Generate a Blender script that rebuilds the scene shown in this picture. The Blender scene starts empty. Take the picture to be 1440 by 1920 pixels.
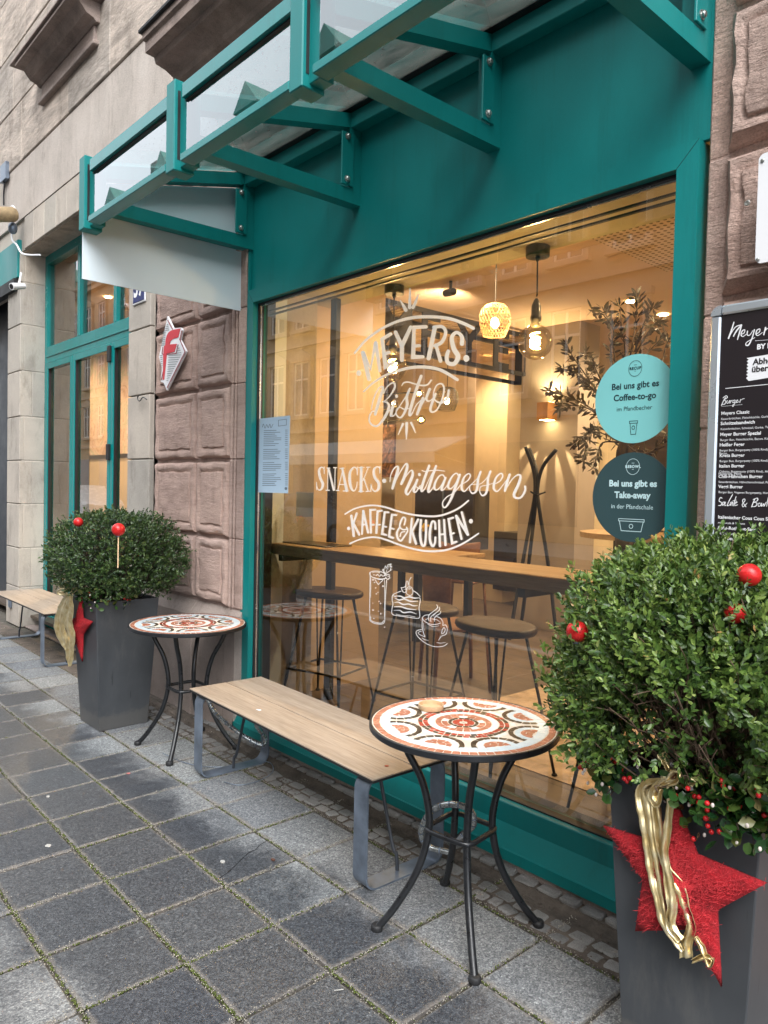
import bpy, bmesh, math, random
import numpy as np
from mathutils import Vector, Matrix
random.seed(7); rng = np.random.default_rng(7)
R = math.radians; PI = math.pi
sc = bpy.context.scene; C = sc.collection

# ---------------------------------------------------------------- camera
F_PX = 1394.24; YAW, PITCH, ROLL = R(42.3127), R(-1.78498), R(1.24607); EYE = Vector((0, 0, 1.52))
fw = Vector((-math.cos(YAW)*math.cos(PITCH), math.sin(YAW)*math.cos(PITCH), math.sin(PITCH)))
r0 = fw.cross(Vector((0, 0, 1))).normalized(); u0 = r0.cross(fw)
RT = r0*math.cos(ROLL) + u0*math.sin(ROLL); UP = u0*math.cos(ROLL) - r0*math.sin(ROLL)
cam_d = bpy.data.cameras.new('camera'); cam = bpy.data.objects.new('camera', cam_d); C.objects.link(cam)
cam_d.sensor_fit = 'VERTICAL'; cam_d.sensor_height = 36; cam_d.sensor_width = 27
cam_d.lens = F_PX/1920*36; cam_d.clip_start = .05; cam_d.clip_end = 600
m3 = Matrix((RT, UP, -fw)).transposed(); cam.matrix_world = Matrix.Translation(EYE) @ m3.to_4x4()
sc.camera = cam

# ---------------------------------------------------------------- sky, sun, exposure (overcast)
SUN_EL, SUN_AZ = R(46), R(128)
w = bpy.data.worlds.new("World"); sc.world = w; w.use_nodes = True
nt = w.node_tree; nt.nodes.clear()
sky = nt.nodes.new('ShaderNodeTexSky'); sky.sky_type = 'NISHITA'; sky.sun_disc = False
sky.sun_elevation = SUN_EL; sky.sun_rotation = SUN_AZ; sky.air_density = 1.6; sky.dust_density = 5; sky.ozone_density = 1.5
bw = nt.nodes.new('ShaderNodeRGBToBW'); mx = nt.nodes.new('ShaderNodeMix'); mx.data_type = 'RGBA'
tint = nt.nodes.new('ShaderNodeMix'); tint.data_type = 'RGBA'; tint.blend_type = 'MULTIPLY'; tint.inputs[0].default_value = 1
tint.inputs[7].default_value = (.92, .98, 1.06, 1)
mx.inputs[0].default_value = .85
bg = nt.nodes.new('ShaderNodeBackground'); out = nt.nodes.new('ShaderNodeOutputWorld')
L = nt.links.new
L(sky.outputs[0], bw.inputs[0]); L(sky.outputs[0], mx.inputs[6]); L(bw.outputs[0], tint.inputs[6]); L(tint.outputs[2], mx.inputs[7])
cloud = nt.nodes.new('ShaderNodeMix'); cloud.data_type = 'RGBA'; cloud.inputs[0].default_value = .72; cloud.inputs[7].default_value = (5.0, 5.35, 5.8, 1)   # even cloud cover over the Nishita sky
L(mx.outputs[2], cloud.inputs[6]); L(cloud.outputs[2], bg.inputs[0]); L(bg.outputs[0], out.inputs[0]); bg.inputs[1].default_value = .15
sd = bpy.data.lights.new('sun', 'SUN'); sd.energy = 1.1; sd.angle = R(45); sd.color = (1, .97, .93)
so = bpy.data.objects.new('sun', sd); C.objects.link(so)
dsun = Vector((math.sin(SUN_AZ)*math.cos(SUN_EL), math.cos(SUN_AZ)*math.cos(SUN_EL), math.sin(SUN_EL)))
so.rotation_euler = dsun.to_track_quat('Z', 'Y').to_euler()
sc.view_settings.view_transform = 'Standard'; sc.view_settings.look = 'None'
sc.view_settings.gamma = 1; sc.view_settings.use_curve_mapping = False; sc.view_settings.exposure = 1.72
sc.render.engine = 'CYCLES'
cy = sc.cycles; cy.use_denoising = True; cy.max_bounces = 8; cy.diffuse_bounces = 4; cy.glossy_bounces = 4
cy.transparent_max_bounces = 12; cy.transmission_bounces = 4; cy.caustics_reflective = False; cy.caustics_refractive = False
cy.sample_clamp_indirect = 6

# ---------------------------------------------------------------- geometry helpers
def ray(px, py): return fw + RT*((px-720)/F_PX) - UP*((py-960)/F_PX)
def at(px, py, x=None, y=None, z=None):
    """point of the place where the line of sight of photo pixel (px, py) meets the plane x=, y= or z="""
    d = ray(px, py)
    t = (x-EYE.x)/d.x if x is not None else (y-EYE.y)/d.y if y is not None else (z-EYE.z)/d.z
    return EYE + d*t
WM = {}
def tag(o, label=None, cat=None, group=None, kind=None):
    if label: o['label'] = label
    if cat: o['category'] = cat
    if group: o['group'] = group
    if kind: o['kind'] = kind
    return o
def thing(name, label, cat, loc=(0, 0, 0), rotz=0, group=None):
    o = bpy.data.objects.new(name, None); C.objects.link(o); o.empty_display_size = .1
    o.location = loc; o.rotation_euler = (0, 0, rotz)
    WM[o] = Matrix.Translation(loc) @ Matrix.Rotation(rotz, 4, 'Z')
    return tag(o, label, cat, group)
def attach(o, parent):
    if parent is not None:
        o.parent = parent; o.matrix_parent_inverse = WM.get(parent, Matrix.Identity(4)).inverted()
def kids(o): return [c for c in bpy.data.objects if c.parent == o]
def copy_tree(o, parent=None, ch=None):
    if ch is None:
        ch = {}
        for q in bpy.data.objects:
            if q.parent: ch.setdefault(q.parent, []).append(q)
    c = o.copy(); C.objects.link(c)
    if parent: c.parent = parent
    for k in ch.get(o, []): copy_tree(k, c, ch)
    return c
def place(o, loc, rz=0): o.location = loc; o.rotation_euler = (0, 0, rz); return o

class MB:
    def __init__(s): s.v = []; s.f = []; s.mi = []; s.m = 0; s.T = None
    def add(s, vs, fs):
        n = len(s.v)
        if s.T is not None: s.v += [tuple(s.T @ Vector(p)) for p in vs]
        else: s.v += [tuple(p) for p in vs]
        s.f += [tuple(i+n for i in f) for f in fs]; s.mi += [s.m]*len(fs)
        return s
    def box(s, x0, x1, y0, y1, z0, z1, b=0):
        if x0 > x1: x0, x1 = x1, x0
        if y0 > y1: y0, y1 = y1, y0
        if z0 > z1: z0, z1 = z1, z0
        if b <= 0:
            vs = [(x, y, z) for x in (x0, x1) for y in (y0, y1) for z in (z0, z1)]
            return s.add(vs, [(0, 1, 3, 2), (4, 6, 7, 5), (0, 4, 5, 1), (2, 3, 7, 6), (0, 2, 6, 4), (1, 5, 7, 3)])
        b = min(b, (x1-x0)*.45, (y1-y0)*.45, (z1-z0)*.45)
        vs = []; idx = {}
        for ix, x in enumerate((x0, x1)):
            for iy, y in enumerate((y0, y1)):
                for iz, z in enumerate((z0, z1)):
                    dx, dy, dz = (b if ix == 0 else -b), (b if iy == 0 else -b), (b if iz == 0 else -b)
                    idx[ix, iy, iz] = len(vs); vs += [(x, y+dy, z+dz), (x+dx, y, z+dz), (x+dx, y+dy, z)]
        fs = []; g = idx
        for a, (k, ord_) in enumerate((((0), ((0, 0), (0, 1), (1, 1), (1, 0))), ((1), ((0, 0), (1, 0), (1, 1), (0, 1))), ((2), ((0, 0), (0, 1), (1, 1), (1, 0))))):
            for sd_ in (0, 1):
                q = []
                for (u, v) in ord_:
                    key = (sd_, u, v) if a == 0 else (u, sd_, v) if a == 1 else (u, v, sd_)
                    q.append(g[key]+a)
                fs.append(tuple(q) if sd_ == 0 else tuple(q[::-1]))
        for u in (0, 1):
            for v in (0, 1):
                fs.append((g[0, u, v]+1, g[1, u, v]+1, g[1, u, v]+2, g[0, u, v]+2))
                fs.append((g[u, 0, v]+0, g[u, 1, v]+0, g[u, 1, v]+2, g[u, 0, v]+2))
                fs.append((g[u, v, 0]+0, g[u, v, 1]+0, g[u, v, 1]+1, g[u, v, 0]+1))
        for k in g.values(): fs.append((k, k+1, k+2))
        return s.add(vs, fs)
    def tube(s, path, r, n=8, closed=False, cap=True):
        P = [Vector(p) for p in path]; N = len(P); rs = r if isinstance(r, (list, tuple)) else [r]*N
        vs = []; prev = None
        for i in range(N):
            if closed: t = P[(i+1) % N]-P[i-1]
            else: t = P[min(i+1, N-1)]-P[max(i-1, 0)]
            t = t.normalized() if t.length > 1e-9 else Vector((0, 0, 1))
            if prev is None:
                a = t.orthogonal().normalized()
            else:
                a = prev - t*prev.dot(t); a = a.normalized() if a.length > 1e-6 else t.orthogonal().normalized()
            prev = a; b = t.cross(a)
            vs += [P[i] + a*(rs[i]*math.cos(2*PI*k/n)) + b*(rs[i]*math.sin(2*PI*k/n)) for k in range(n)]
        fs = []
        for i in range(N if closed else N-1):
            j = (i+1) % N
            for k in range(n):
                k2 = (k+1) % n; fs.append((i*n+k, i*n+k2, j*n+k2, j*n+k))
        if cap and not closed: fs += [tuple(range(n))[::-1], tuple(range((N-1)*n, N*n))]
        return s.add(vs, fs)
    def lathe(s, prof, c=(0, 0, 0), n=24):
        vs = []; c = Vector(c)
        for (r_, z) in prof: vs += [c+Vector((r_*math.cos(2*PI*k/n), r_*math.sin(2*PI*k/n), z)) for k in range(n)]
        fs = []
        for i in range(len(prof)-1):
            for k in range(n): k2 = (k+1) % n; fs.append((i*n+k, i*n+k2, (i+1)*n+k2, (i+1)*n+k))
        if prof[0][0] > 1e-4: fs.append(tuple(range(n))[::-1])
        if prof[-1][0] > 1e-4: fs.append(tuple(range((len(prof)-1)*n, len(prof)*n)))
        return s.add(vs, fs)
    def sphere(s, c, r, n=12, m=8, sz=1):
        return s.lathe([(max(r*math.sin(PI*i/m), 1e-5), -r*sz*math.cos(PI*i/m)) for i in range(m+1)], c, n)
    def prism(s, pts, off):
        """closed outline of points, extruded by the vector off"""
        n = len(pts); off = Vector(off); a = [Vector(p) for p in pts]
        return s.add(a+[p+off for p in a], [tuple(range(n)), tuple(range(n, 2*n))[::-1]]+[(i, (i+1) % n, (i+1) % n+n, i+n) for i in range(n)])
    def build(s, name, mats, parent=None, smooth=False, flip=True):
        me = bpy.data.meshes.new(name); me.from_pydata(s.v, [], s.f)
        if not isinstance(mats, (list, tuple)): mats = [mats]
        for m_ in mats: me.materials.append(m_)
        if len(mats) > 1: me.polygons.foreach_set('material_index', s.mi)
        if flip:
            b = bmesh.new(); b.from_mesh(me); bmesh.ops.recalc_face_normals(b, faces=b.faces); b.to_mesh(me); b.free()
        if smooth: me.shade_smooth()
        me.update()
        o = bpy.data.objects.new(name, me); C.objects.link(o); attach(o, parent); return o
def smooth_by_angle(o, a=40):
    me = o.data; me.shade_smooth()
    try: me.set_sharp_from_angle(angle=R(a))
    except Exception: pass
    return o
def scatter(name, tv, tf, mats, rot, pos, scl, parent=None, attr=None):
    """one mesh made of many copies of a small template: rot (n,3,3), pos (n,3), scl (n,) or (n,3)"""
    tv = np.asarray(tv, float); n = len(pos); k = len(tv)
    s_ = np.asarray(scl, float); s_ = s_[:, None]*np.ones(3) if s_.ndim == 1 else s_
    V_ = np.einsum('nij,nkj->nki', rot, tv[None]*s_[:, None, :]) + np.asarray(pos)[:, None, :]
    me = bpy.data.meshes.new(name)
    lens = np.array([len(f) for f in tf]); flat = np.concatenate([np.array(f) for f in tf])
    li = (flat[None]+(np.arange(n)*k)[:, None]).ravel(); nl = len(li); nf = n*len(tf)
    me.vertices.add(n*k); me.vertices.foreach_set('co', V_.ravel())
    me.loops.add(nl); me.loops.foreach_set('vertex_index', li)
    st = np.concatenate([[0], np.cumsum(np.tile(lens, n))[:-1]])
    me.polygons.add(nf); me.polygons.foreach_set('loop_start', st.astype(np.int32))
    me.update(calc_edges=True)
    if attr is not None:
        at_ = me.attributes.new('rnd', 'FLOAT', 'FACE'); at_.data.foreach_set('value', np.repeat(attr, len(tf)).astype(np.float32))
    for m_ in (mats if isinstance(mats, (list, tuple)) else [mats]): me.materials.append(m_)
    o = bpy.data.objects.new(name, me); C.objects.link(o); attach(o, parent); return o
def rot_from(dirs, up=None):
    """rotation matrices whose local x axis follows dirs, with random or given roll"""
    d = dirs/np.linalg.norm(dirs, axis=1)[:, None]
    if up is None: up = rng.normal(size=d.shape)
    b = np.cross(up, d); b /= np.linalg.norm(b, axis=1)[:, None]+1e-9; c = np.cross(d, b)
    return np.stack([d, b, c], axis=2)
OCTA_V = [(1, 0, 0), (-1, 0, 0), (0, 1, 0), (0, -1, 0), (0, 0, 1), (0, 0, -1)]
OCTA_F = [(0, 2, 4), (2, 1, 4), (1, 3, 4), (3, 0, 4), (2, 0, 5), (1, 2, 5), (3, 1, 5), (0, 3, 5)]
def catmull(P, sub=6):
    if len(P) < 3: return [tuple(p) for p in P]
    out_ = []; n = len(P)
    for i in range(n-1):
        p0 = P[max(i-1, 0)]; p1 = P[i]; p2 = P[i+1]; p3 = P[min(i+2, n-1)]
        for k in range(sub):
            t = k/sub
            out_.append(tuple(.5*((2*b)+(c-a)*t+(2*a-5*b+4*c-d)*t*t+(-a+3*b-3*c+d)*t**3) for a, b, c, d in zip(p0, p1, p2, p3)))
    out_.append(tuple(P[-1])); return out_

# ---------------------------------------------------------------- materials
def newmat(name):
    m = bpy.data.materials.new(name); m.use_nodes = True; t = m.node_tree
    return m, t, t.nodes['Principled BSDF'], t.nodes['Material Output']
def node(t, typ, **kw):
    n = t.nodes.new(typ)
    for k, v in kw.items(): setattr(n, k, v)
    return n
def ramp(t, src, stops):
    r_ = node(t, 'ShaderNodeValToRGB'); e = r_.color_ramp.elements
    while len(e) < len(stops): e.new(.5)
    for el, (p, c) in zip(e, stops): el.position = p; el.color = (*c, 1) if len(c) == 3 else c
    t.links.new(src, r_.inputs[0]); return r_.outputs[0]
def mixc(t, fac, a, b, typ='MIX'):
    m = node(t, 'ShaderNodeMix', data_type='RGBA', blend_type=typ)
    for sock, v in ((m.inputs[0], fac), (m.inputs[6], a), (m.inputs[7], b)):
        if hasattr(v, 'is_linked') or hasattr(v, 'links'): t.links.new(v, sock)
        elif isinstance(v, (tuple, list)): sock.default_value = (*v, 1) if len(v) == 3 else v
        else: sock.default_value = v
    return m.outputs[2]
def noise(t, scale, detail=4, rough=.6, coord='Object', stretch=None, dist=0):
    tc = node(t, 'ShaderNodeTexCoord') if coord != 'World' else node(t, 'ShaderNodeNewGeometry')
    src = tc.outputs['Position'] if coord == 'World' else tc.outputs[coord]
    if stretch:
        mp = node(t, 'ShaderNodeMapping'); mp.inputs['Scale'].default_value = stretch; t.links.new(src, mp.inputs[0]); src = mp.outputs[0]
    n = node(t, 'ShaderNodeTexNoise'); n.inputs['Scale'].default_value = scale; n.inputs['Detail'].default_value = detail
    n.inputs['Roughness'].default_value = rough; n.inputs['Distortion'].default_value = dist
    t.links.new(src, n.inputs['Vector']); return n.outputs['Fac']
def bump(t, p, h, strength=.3, dist=.004, prev=None):
    b = node(t, 'ShaderNodeBump'); b.inputs['Strength'].default_value = strength; b.inputs['Distance'].default_value = dist
    t.links.new(h, b.inputs['Height'])
    if prev: t.links.new(prev, b.inputs['Normal'])
    t.links.new(b.outputs[0], p.inputs['Normal']); return b.outputs[0]
def plain(name, col, rough=.5, metal=0, var=.12, vs=6, bmp=0, bs=60, bd=.002, coat=0, coord='Object', stretch=None, rv=.1):
    m, t, p, o = newmat(name)
    n = noise(t, vs, 5, .6, coord, stretch)
    c = ramp(t, n, [(.3, tuple(x*(1-var) for x in col)), (.7, tuple(min(1, x*(1+var)) for x in col))])
    t.links.new(c, p.inputs['Base Color'])
    if rv:
        rr = ramp(t, n, [(.3, (rough-rv,)*3), (.7, (rough+rv,)*3)]); t.links.new(rr, p.inputs['Roughness'])
    else: p.inputs['Roughness'].default_value = rough
    p.inputs['Metallic'].default_value = metal; p.inputs['Coat Weight'].default_value = coat
    if bmp: bump(t, p, noise(t, bs, 4, .6, coord, stretch), bmp, bd)
    return m
def emis(name, col, s):
    m, t, p, o = newmat(name); p.inputs['Base Color'].default_value = (*col, 1)
    p.inputs['Emission Color'].default_value = (*col, 1); p.inputs['Emission Strength'].default_value = s; return m
def glassy(name, boost=2.2, tint_=(1, 1, 1), rough=0, ior=1.5, minimum=0, dirt=None):
    m, t, p, o = newmat(name); t.nodes.remove(p)
    fr = node(t, 'ShaderNodeFresnel'); fr.inputs['IOR'].default_value = ior
    mm = node(t, 'ShaderNodeMath', operation='MULTIPLY_ADD'); t.links.new(fr.outputs[0], mm.inputs[0])
    mm.inputs[1].default_value = boost; mm.inputs[2].default_value = minimum; mm.use_clamp = True
    tr = node(t, 'ShaderNodeBsdfTransparent'); tr.inputs[0].default_value = (*tint_, 1)
    gl = node(t, 'ShaderNodeBsdfGlossy'); gl.inputs['Roughness'].default_value = rough
    mix = node(t, 'ShaderNodeMixShader'); t.links.new(mm.outputs[0], mix.inputs[0]); t.links.new(tr.outputs[0], mix.inputs[1]); t.links.new(gl.outputs[0], mix.inputs[2])
    res = mix.outputs[0]
    if dirt:
        df = node(t, 'ShaderNodeBsdfTranslucent'); df.inputs[0].default_value = (*dirt[0], 1)
        n = noise(t, dirt[1], 6, .7, 'World', dirt[3] if len(dirt) > 3 else None); f = ramp(t, n, dirt[2])
        m2 = node(t, 'ShaderNodeMixShader'); t.links.new(f, m2.inputs[0]); t.links.new(res, m2.inputs[1]); t.links.new(df.outputs[0], m2.inputs[2]); res = m2.outputs[0]
    t.links.new(res, o.inputs[0]); return m
def stone(name, a, b, c, grain=220, bed=None, bmp=.5, pits=True, bedw=.35):
    m, t, p, o = newmat(name)
    big = noise(t, 1.6, 5, .65, 'World'); c1 = ramp(t, big, [(.32, a), (.5, b), (.68, c)])
    if bed:
        bn = noise(t, 3.2, 6, .7, 'World', bed, .6); c1 = mixc(t, bedw, c1, ramp(t, bn, [(.35, tuple(x*.6 for x in a)), (.6, tuple(min(1, x*1.2) for x in c))]))
    oi = node(t, 'ShaderNodeObjectInfo'); rr = ramp(t, oi.outputs['Random'], [(0, (.84, .85, .86)), (1, (1.08, 1.05, 1.03))])
    c1 = mixc(t, 1, c1, rr, 'MULTIPLY')
    g = noise(t, grain, 3, .7, 'World'); c2 = mixc(t, .75, c1, ramp(t, g, [(.3, (.62, .61, .61)), (.5, (1, 1, 1)), (.72, (1.25, 1.22, 1.2))]), 'MULTIPLY')
    st = noise(t, 5, 6, .75, 'World', (1, 1, .35)); c2 = mixc(t, .8, c2, ramp(t, st, [(.28, (.55, .53, .51)), (.47, (1, 1, 1))]), 'MULTIPLY')
    t.links.new(c2, p.inputs['Base Color']); p.inputs['Roughness'].default_value = .88
    nb = bump(t, p, noise(t, 70, 5, .7, 'World'), bmp, .006)
    if bed: nb = bump(t, p, noise(t, 14, 5, .7, 'World', bed, .8), bmp*.8, .012, nb)
    bump(t, p, noise(t, 9, 5, .6, 'World'), bmp*.8, .02, nb)
    return m
M = {}
M['ashlar'] = stone('pale_ashlar_stone', (.39, .355, .31), (.47, .425, .37), (.52, .475, .405), 260, None, .25)
M['ashlar2'] = stone('weathered_ashlar_stone', (.34, .295, .25), (.46, .395, .34), (.54, .465, .40), 200, (.7, .7, 3.2), .9, bedw=.55)
M['pink'] = stone('pink_sandstone', (.33, .23, .195), (.44, .315, .27), (.52, .385, .33), 260, (1, 1, 5), .7, bedw=.25)
M['pinkR'] = stone('coarse_red_sandstone', (.50, .325, .26), (.60, .415, .345), (.68, .50, .42), 150, (1, 1, 6), .95, bedw=.2)
M['plinth'] = stone('plinth_stone', (.25, .21, .19), (.34, .28, .25), (.40, .33, .29), 180, None, .5)
M['render_band'] = stone('smooth_wall_band', (.40, .36, .32), (.48, .43, .385), (.52, .475, .43), 120, (1.5, 1, .5), .2, bedw=.2)
M['corn'] = stone('dark_sooty_stone', (.20, .165, .145), (.32, .25, .22), (.42, .33, .285), 180, (1, 1, 3), .6)
def teal(name, k=1.0, rough=.45):
    m, t, p, o = newmat(name)
    n = noise(t, 2.5, 6, .7, 'World', (1, 1, .5)); g = noise(t, 420, 2, .5, 'World')
    c = ramp(t, n, [(.3, (0.0*k, .180*k, .176*k)), (.7, (0.0*k, .218*k, .212*k))])
    c = mixc(t, .25, c, ramp(t, g, [(.35, (.8, .85, .85)), (.65, (1.2, 1.15, 1.15))]), 'MULTIPLY')
    dr = noise(t, 3.5, 6, .75, 'World', (3, 3, .22)); c = mixc(t, .4, c, ramp(t, dr, [(.30, (.62, .62, .60)), (.46, (1, 1, 1)), (.66, (1, 1, 1)), (.80, (1.18, 1.12, 1.08))]), 'MULTIPLY')
    t.links.new(c, p.inputs['Base Color']); t.links.new(ramp(t, n, [(.3, (rough-.06,)*3), (.7, (rough+.08,)*3)]), p.inputs['Roughness'])
    p.inputs['Specular IOR Level'].default_value = .5
    bump(t, p, g, .06, .0006); return m
M['teal'] = teal('teal_paint'); M['teal_gloss'] = teal('teal_gloss_frame', 1.05, .2)
M['rubber'] = plain('black_rubber_seal', (.012, .012, .013), .5)
M['glass'] = glassy('shop_window_glass', 2.6, (.97, .98, .97), minimum=.085)
M['glass_door'] = glassy('door_glass', 1.8, (.95, .96, .94), minimum=.03)
M['glass_roof'] = glassy('wet_roof_glass', 1.6, (.86, .91, .89), .03, dirt=((.20, .205, .18), 4, [(.36, (.10,)*3), (.66, (.36,)*3)], (.6, 1.6, 1)))
M['glass_front'] = glassy('canopy_front_glass', 2.0, (.80, .86, .88), 0, minimum=.12)
M['bulb'] = glassy('clear_bulb_glass', .7, (1, .93, .78), 0, minimum=.03)
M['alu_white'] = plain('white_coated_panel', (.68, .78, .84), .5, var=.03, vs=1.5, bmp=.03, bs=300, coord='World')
def vinylmat():
    m, t, p, o = newmat('white_vinyl'); p.inputs['Base Color'].default_value = (.94, .96, .99, 1); p.inputs['Roughness'].default_value = .35
    tl = node(t, 'ShaderNodeBsdfTranslucent'); tl.inputs[0].default_value = (.9, .95, 1, 1); ms = node(t, 'ShaderNodeMixShader'); ms.inputs[0].default_value = .3
    t.links.new(p.outputs[0], ms.inputs[1]); t.links.new(tl.outputs[0], ms.inputs[2]); t.links.new(ms.outputs[0], o.inputs[0]); return m
M['vinyl'] = vinylmat()
M['steel'] = plain('galvanised_steel', (.19, .23, .29), .42, .55, var=.35, vs=9, bmp=.1, bs=40, coord='World')
M['steel_dark'] = plain('dark_steel', (.05, .055, .065), .5, .4, var=.2)
M['chrome'] = plain('chrome', (.62, .63, .64), .22, 1, var=.1)
M['zinc'] = plain('zinc_bolt', (.5, .5, .48), .35, .9, var=.2)
M['iron'] = plain('black_powder_coated_iron', (.012, .013, .015), .34, .0, var=.3, vs=30, bmp=.12, bs=500, bd=.0006)
M['black'] = plain('matt_black', (.012, .012, .013), .6)
def plantermat():
    m, t, p, o = newmat('anthracite_zinc_planter'); n = noise(t, 3.2, 5, .6, 'World', (1, 1, .6))
    c = ramp(t, n, [(.3, (.048, .052, .058)), (.7, (.078, .083, .09))])
    dust = ramp(t, noise(t, 7, 6, .75, 'World', (1, 1, .25)), [(.52, (0, 0, 0)), (.75, (.35,)*3)]); c = mixc(t, dust, c, (.17, .16, .145))
    scr = ramp(t, noise(t, 34, 2, .8, 'World', (1, 1, .06)), [(.70, (0, 0, 0)), (.73, (.5,)*3)]); c = mixc(t, scr, c, (.012, .013, .015))
    gz = node(t, 'ShaderNodeNewGeometry'); sz_ = node(t, 'ShaderNodeSeparateXYZ'); t.links.new(gz.outputs['Position'], sz_.inputs[0])
    ns_ = noise(t, 12, 5, .7, 'World'); ma_ = node(t, 'ShaderNodeMath', operation='MULTIPLY_ADD'); t.links.new(ns_, ma_.inputs[0]); ma_.inputs[1].default_value = -.16; t.links.new(sz_.outputs['Z'], ma_.inputs[2])
    c = mixc(t, ramp(t, ma_.outputs[0], [(-0.0, (.30,)*3), (.03, (0, 0, 0))]), c, (.16, .145, .125))     # splashed street dirt
    t.links.new(c, p.inputs['Base Color']); t.links.new(ramp(t, n, [(.3, (.34,)*3), (.7, (.55,)*3)]), p.inputs['Roughness']); p.inputs['Metallic'].default_value = .15
    bump(t, p, noise(t, 240, 3, .6, 'World'), .06, .001); return m
M['planter'] = plantermat()
M['soil'] = plain('potting_soil', (.02, .014, .009), .95, bmp=1, bs=60, bd=.02)
M['red_ball'] = plain('red_bauble', (.62, .02, .02), .3, .25, var=.25, vs=20, bmp=.5, bs=90)
M['berry'] = plain('red_berry', (.55, .012, .015), .28, var=.3, vs=40)
M['berry_white'] = plain('pale_bell_flower', (.75, .66, .6), .5)
M['twig'] = plain('brown_twig', (.16, .105, .07), .8, var=.45, vs=30)
M['twig_dark'] = plain('dark_twig', (.055, .038, .025), .8, var=.4, vs=30)
M['sand'] = plain('joint_sand_and_dirt', (.085, .075, .06), .95, var=.4, vs=14, bmp=.8, bs=160, bd=.006, coord='World')
M['moss'] = plain('joint_moss', (.075, .095, .018), .95, var=.45, vs=25, bmp=.5, bs=200, coord='World')
M['grit'] = plain('pale_joint_grit', (.34, .31, .26), .9, var=.5, vs=60, coord='World')
M['mortar'] = plain('brown_mortar', (.115, .092, .074), .95, var=.45, vs=9, bmp=1, bs=60, bd=.01, coord='World')
def leafmat(name, stops, rough=.36, tr=.12):
    m, t, p, o = newmat(name)
    a = node(t, 'ShaderNodeAttribute', attribute_name='rnd'); c = ramp(t, a.outputs['Fac'], stops)
    t.links.new(c, p.inputs['Base Color']); p.inputs['Roughness'].default_value = rough; p.inputs['Specular IOR Level'].default_value = .55
    tl = node(t, 'ShaderNodeBsdfTranslucent'); t.links.new(c, tl.inputs[0])
    ms = node(t, 'ShaderNodeMixShader'); ms.inputs[0].default_value = tr
    t.links.new(p.outputs[0], ms.inputs[1]); t.links.new(tl.outputs[0], ms.inputs[2]); t.links.new(ms.outputs[0], o.inputs[0]); return m
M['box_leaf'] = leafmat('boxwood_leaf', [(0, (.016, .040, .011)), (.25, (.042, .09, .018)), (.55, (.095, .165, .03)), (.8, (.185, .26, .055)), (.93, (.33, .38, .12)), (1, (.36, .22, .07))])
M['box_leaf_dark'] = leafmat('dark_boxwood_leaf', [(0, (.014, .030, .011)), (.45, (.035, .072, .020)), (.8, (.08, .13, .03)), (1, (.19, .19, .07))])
M['round_leaf'] = leafmat('wintergreen_leaf', [(0, (.012, .045, .015)), (.5, (.03, .09, .02)), (.85, (.09, .17, .035)), (.93, (.10, .03, .02)), (1, (.30, .32, .12))], .22, .08)
M['olive_leaf'] = leafmat('olive_leaf', [(0, (.035, .022, .014)), (.5, (.06, .042, .022)), (.8, (.09, .085, .05)), (1, (.14, .14, .11))], .5, .1)
def wood(name, a, b, axis='X', scale=1, rough=.55, fine=1.0, bm=.15):
    m, t, p, o = newmat(name)
    st = {'X': (.5, 9, 9), 'Y': (9, .5, 9), 'Z': (9, 9, .5)}[axis]
    n = noise(t, 2.2*scale, 7, .68, 'Object', st, .4); c = ramp(t, n, [(.3, a), (.5, tuple((x+y)/2 for x, y in zip(a, b))), (.7, b)])
    g = noise(t, 14*scale, 4, .6, 'Object', st); c = mixc(t, .55*fine, c, ramp(t, g, [(.35, (.64, .61, .58)), (.6, (1.1, 1.1, 1.1))]), 'MULTIPLY')
    t.links.new(c, p.inputs['Base Color']); p.inputs['Roughness'].default_value = rough; p.inputs['Specular IOR Level'].default_value = .35; bump(t, p, g, bm, .001); return m
M['bench_wood'] = wood('bench_board_laminate', (.30, .235, .175), (.42, .34, .265), 'X', 1.2, .5)
M['bar_wood'] = wood('oak_bar_top', (.32, .205, .105), (.48, .33, .18), 'X', 1, .4)
M['dark_wood'] = wood('dark_stool_wood', (.022, .014, .010), (.055, .034, .022), 'X', 2, .45)
M['chair_wood'] = wood('chair_wood', (.17, .075, .035), (.28, .135, .06), 'X', 2, .4)
M['lid_wood'] = wood('bamboo_lid', (.55, .36, .2), (.66, .46, .28), 'X', 5, .5)

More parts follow.
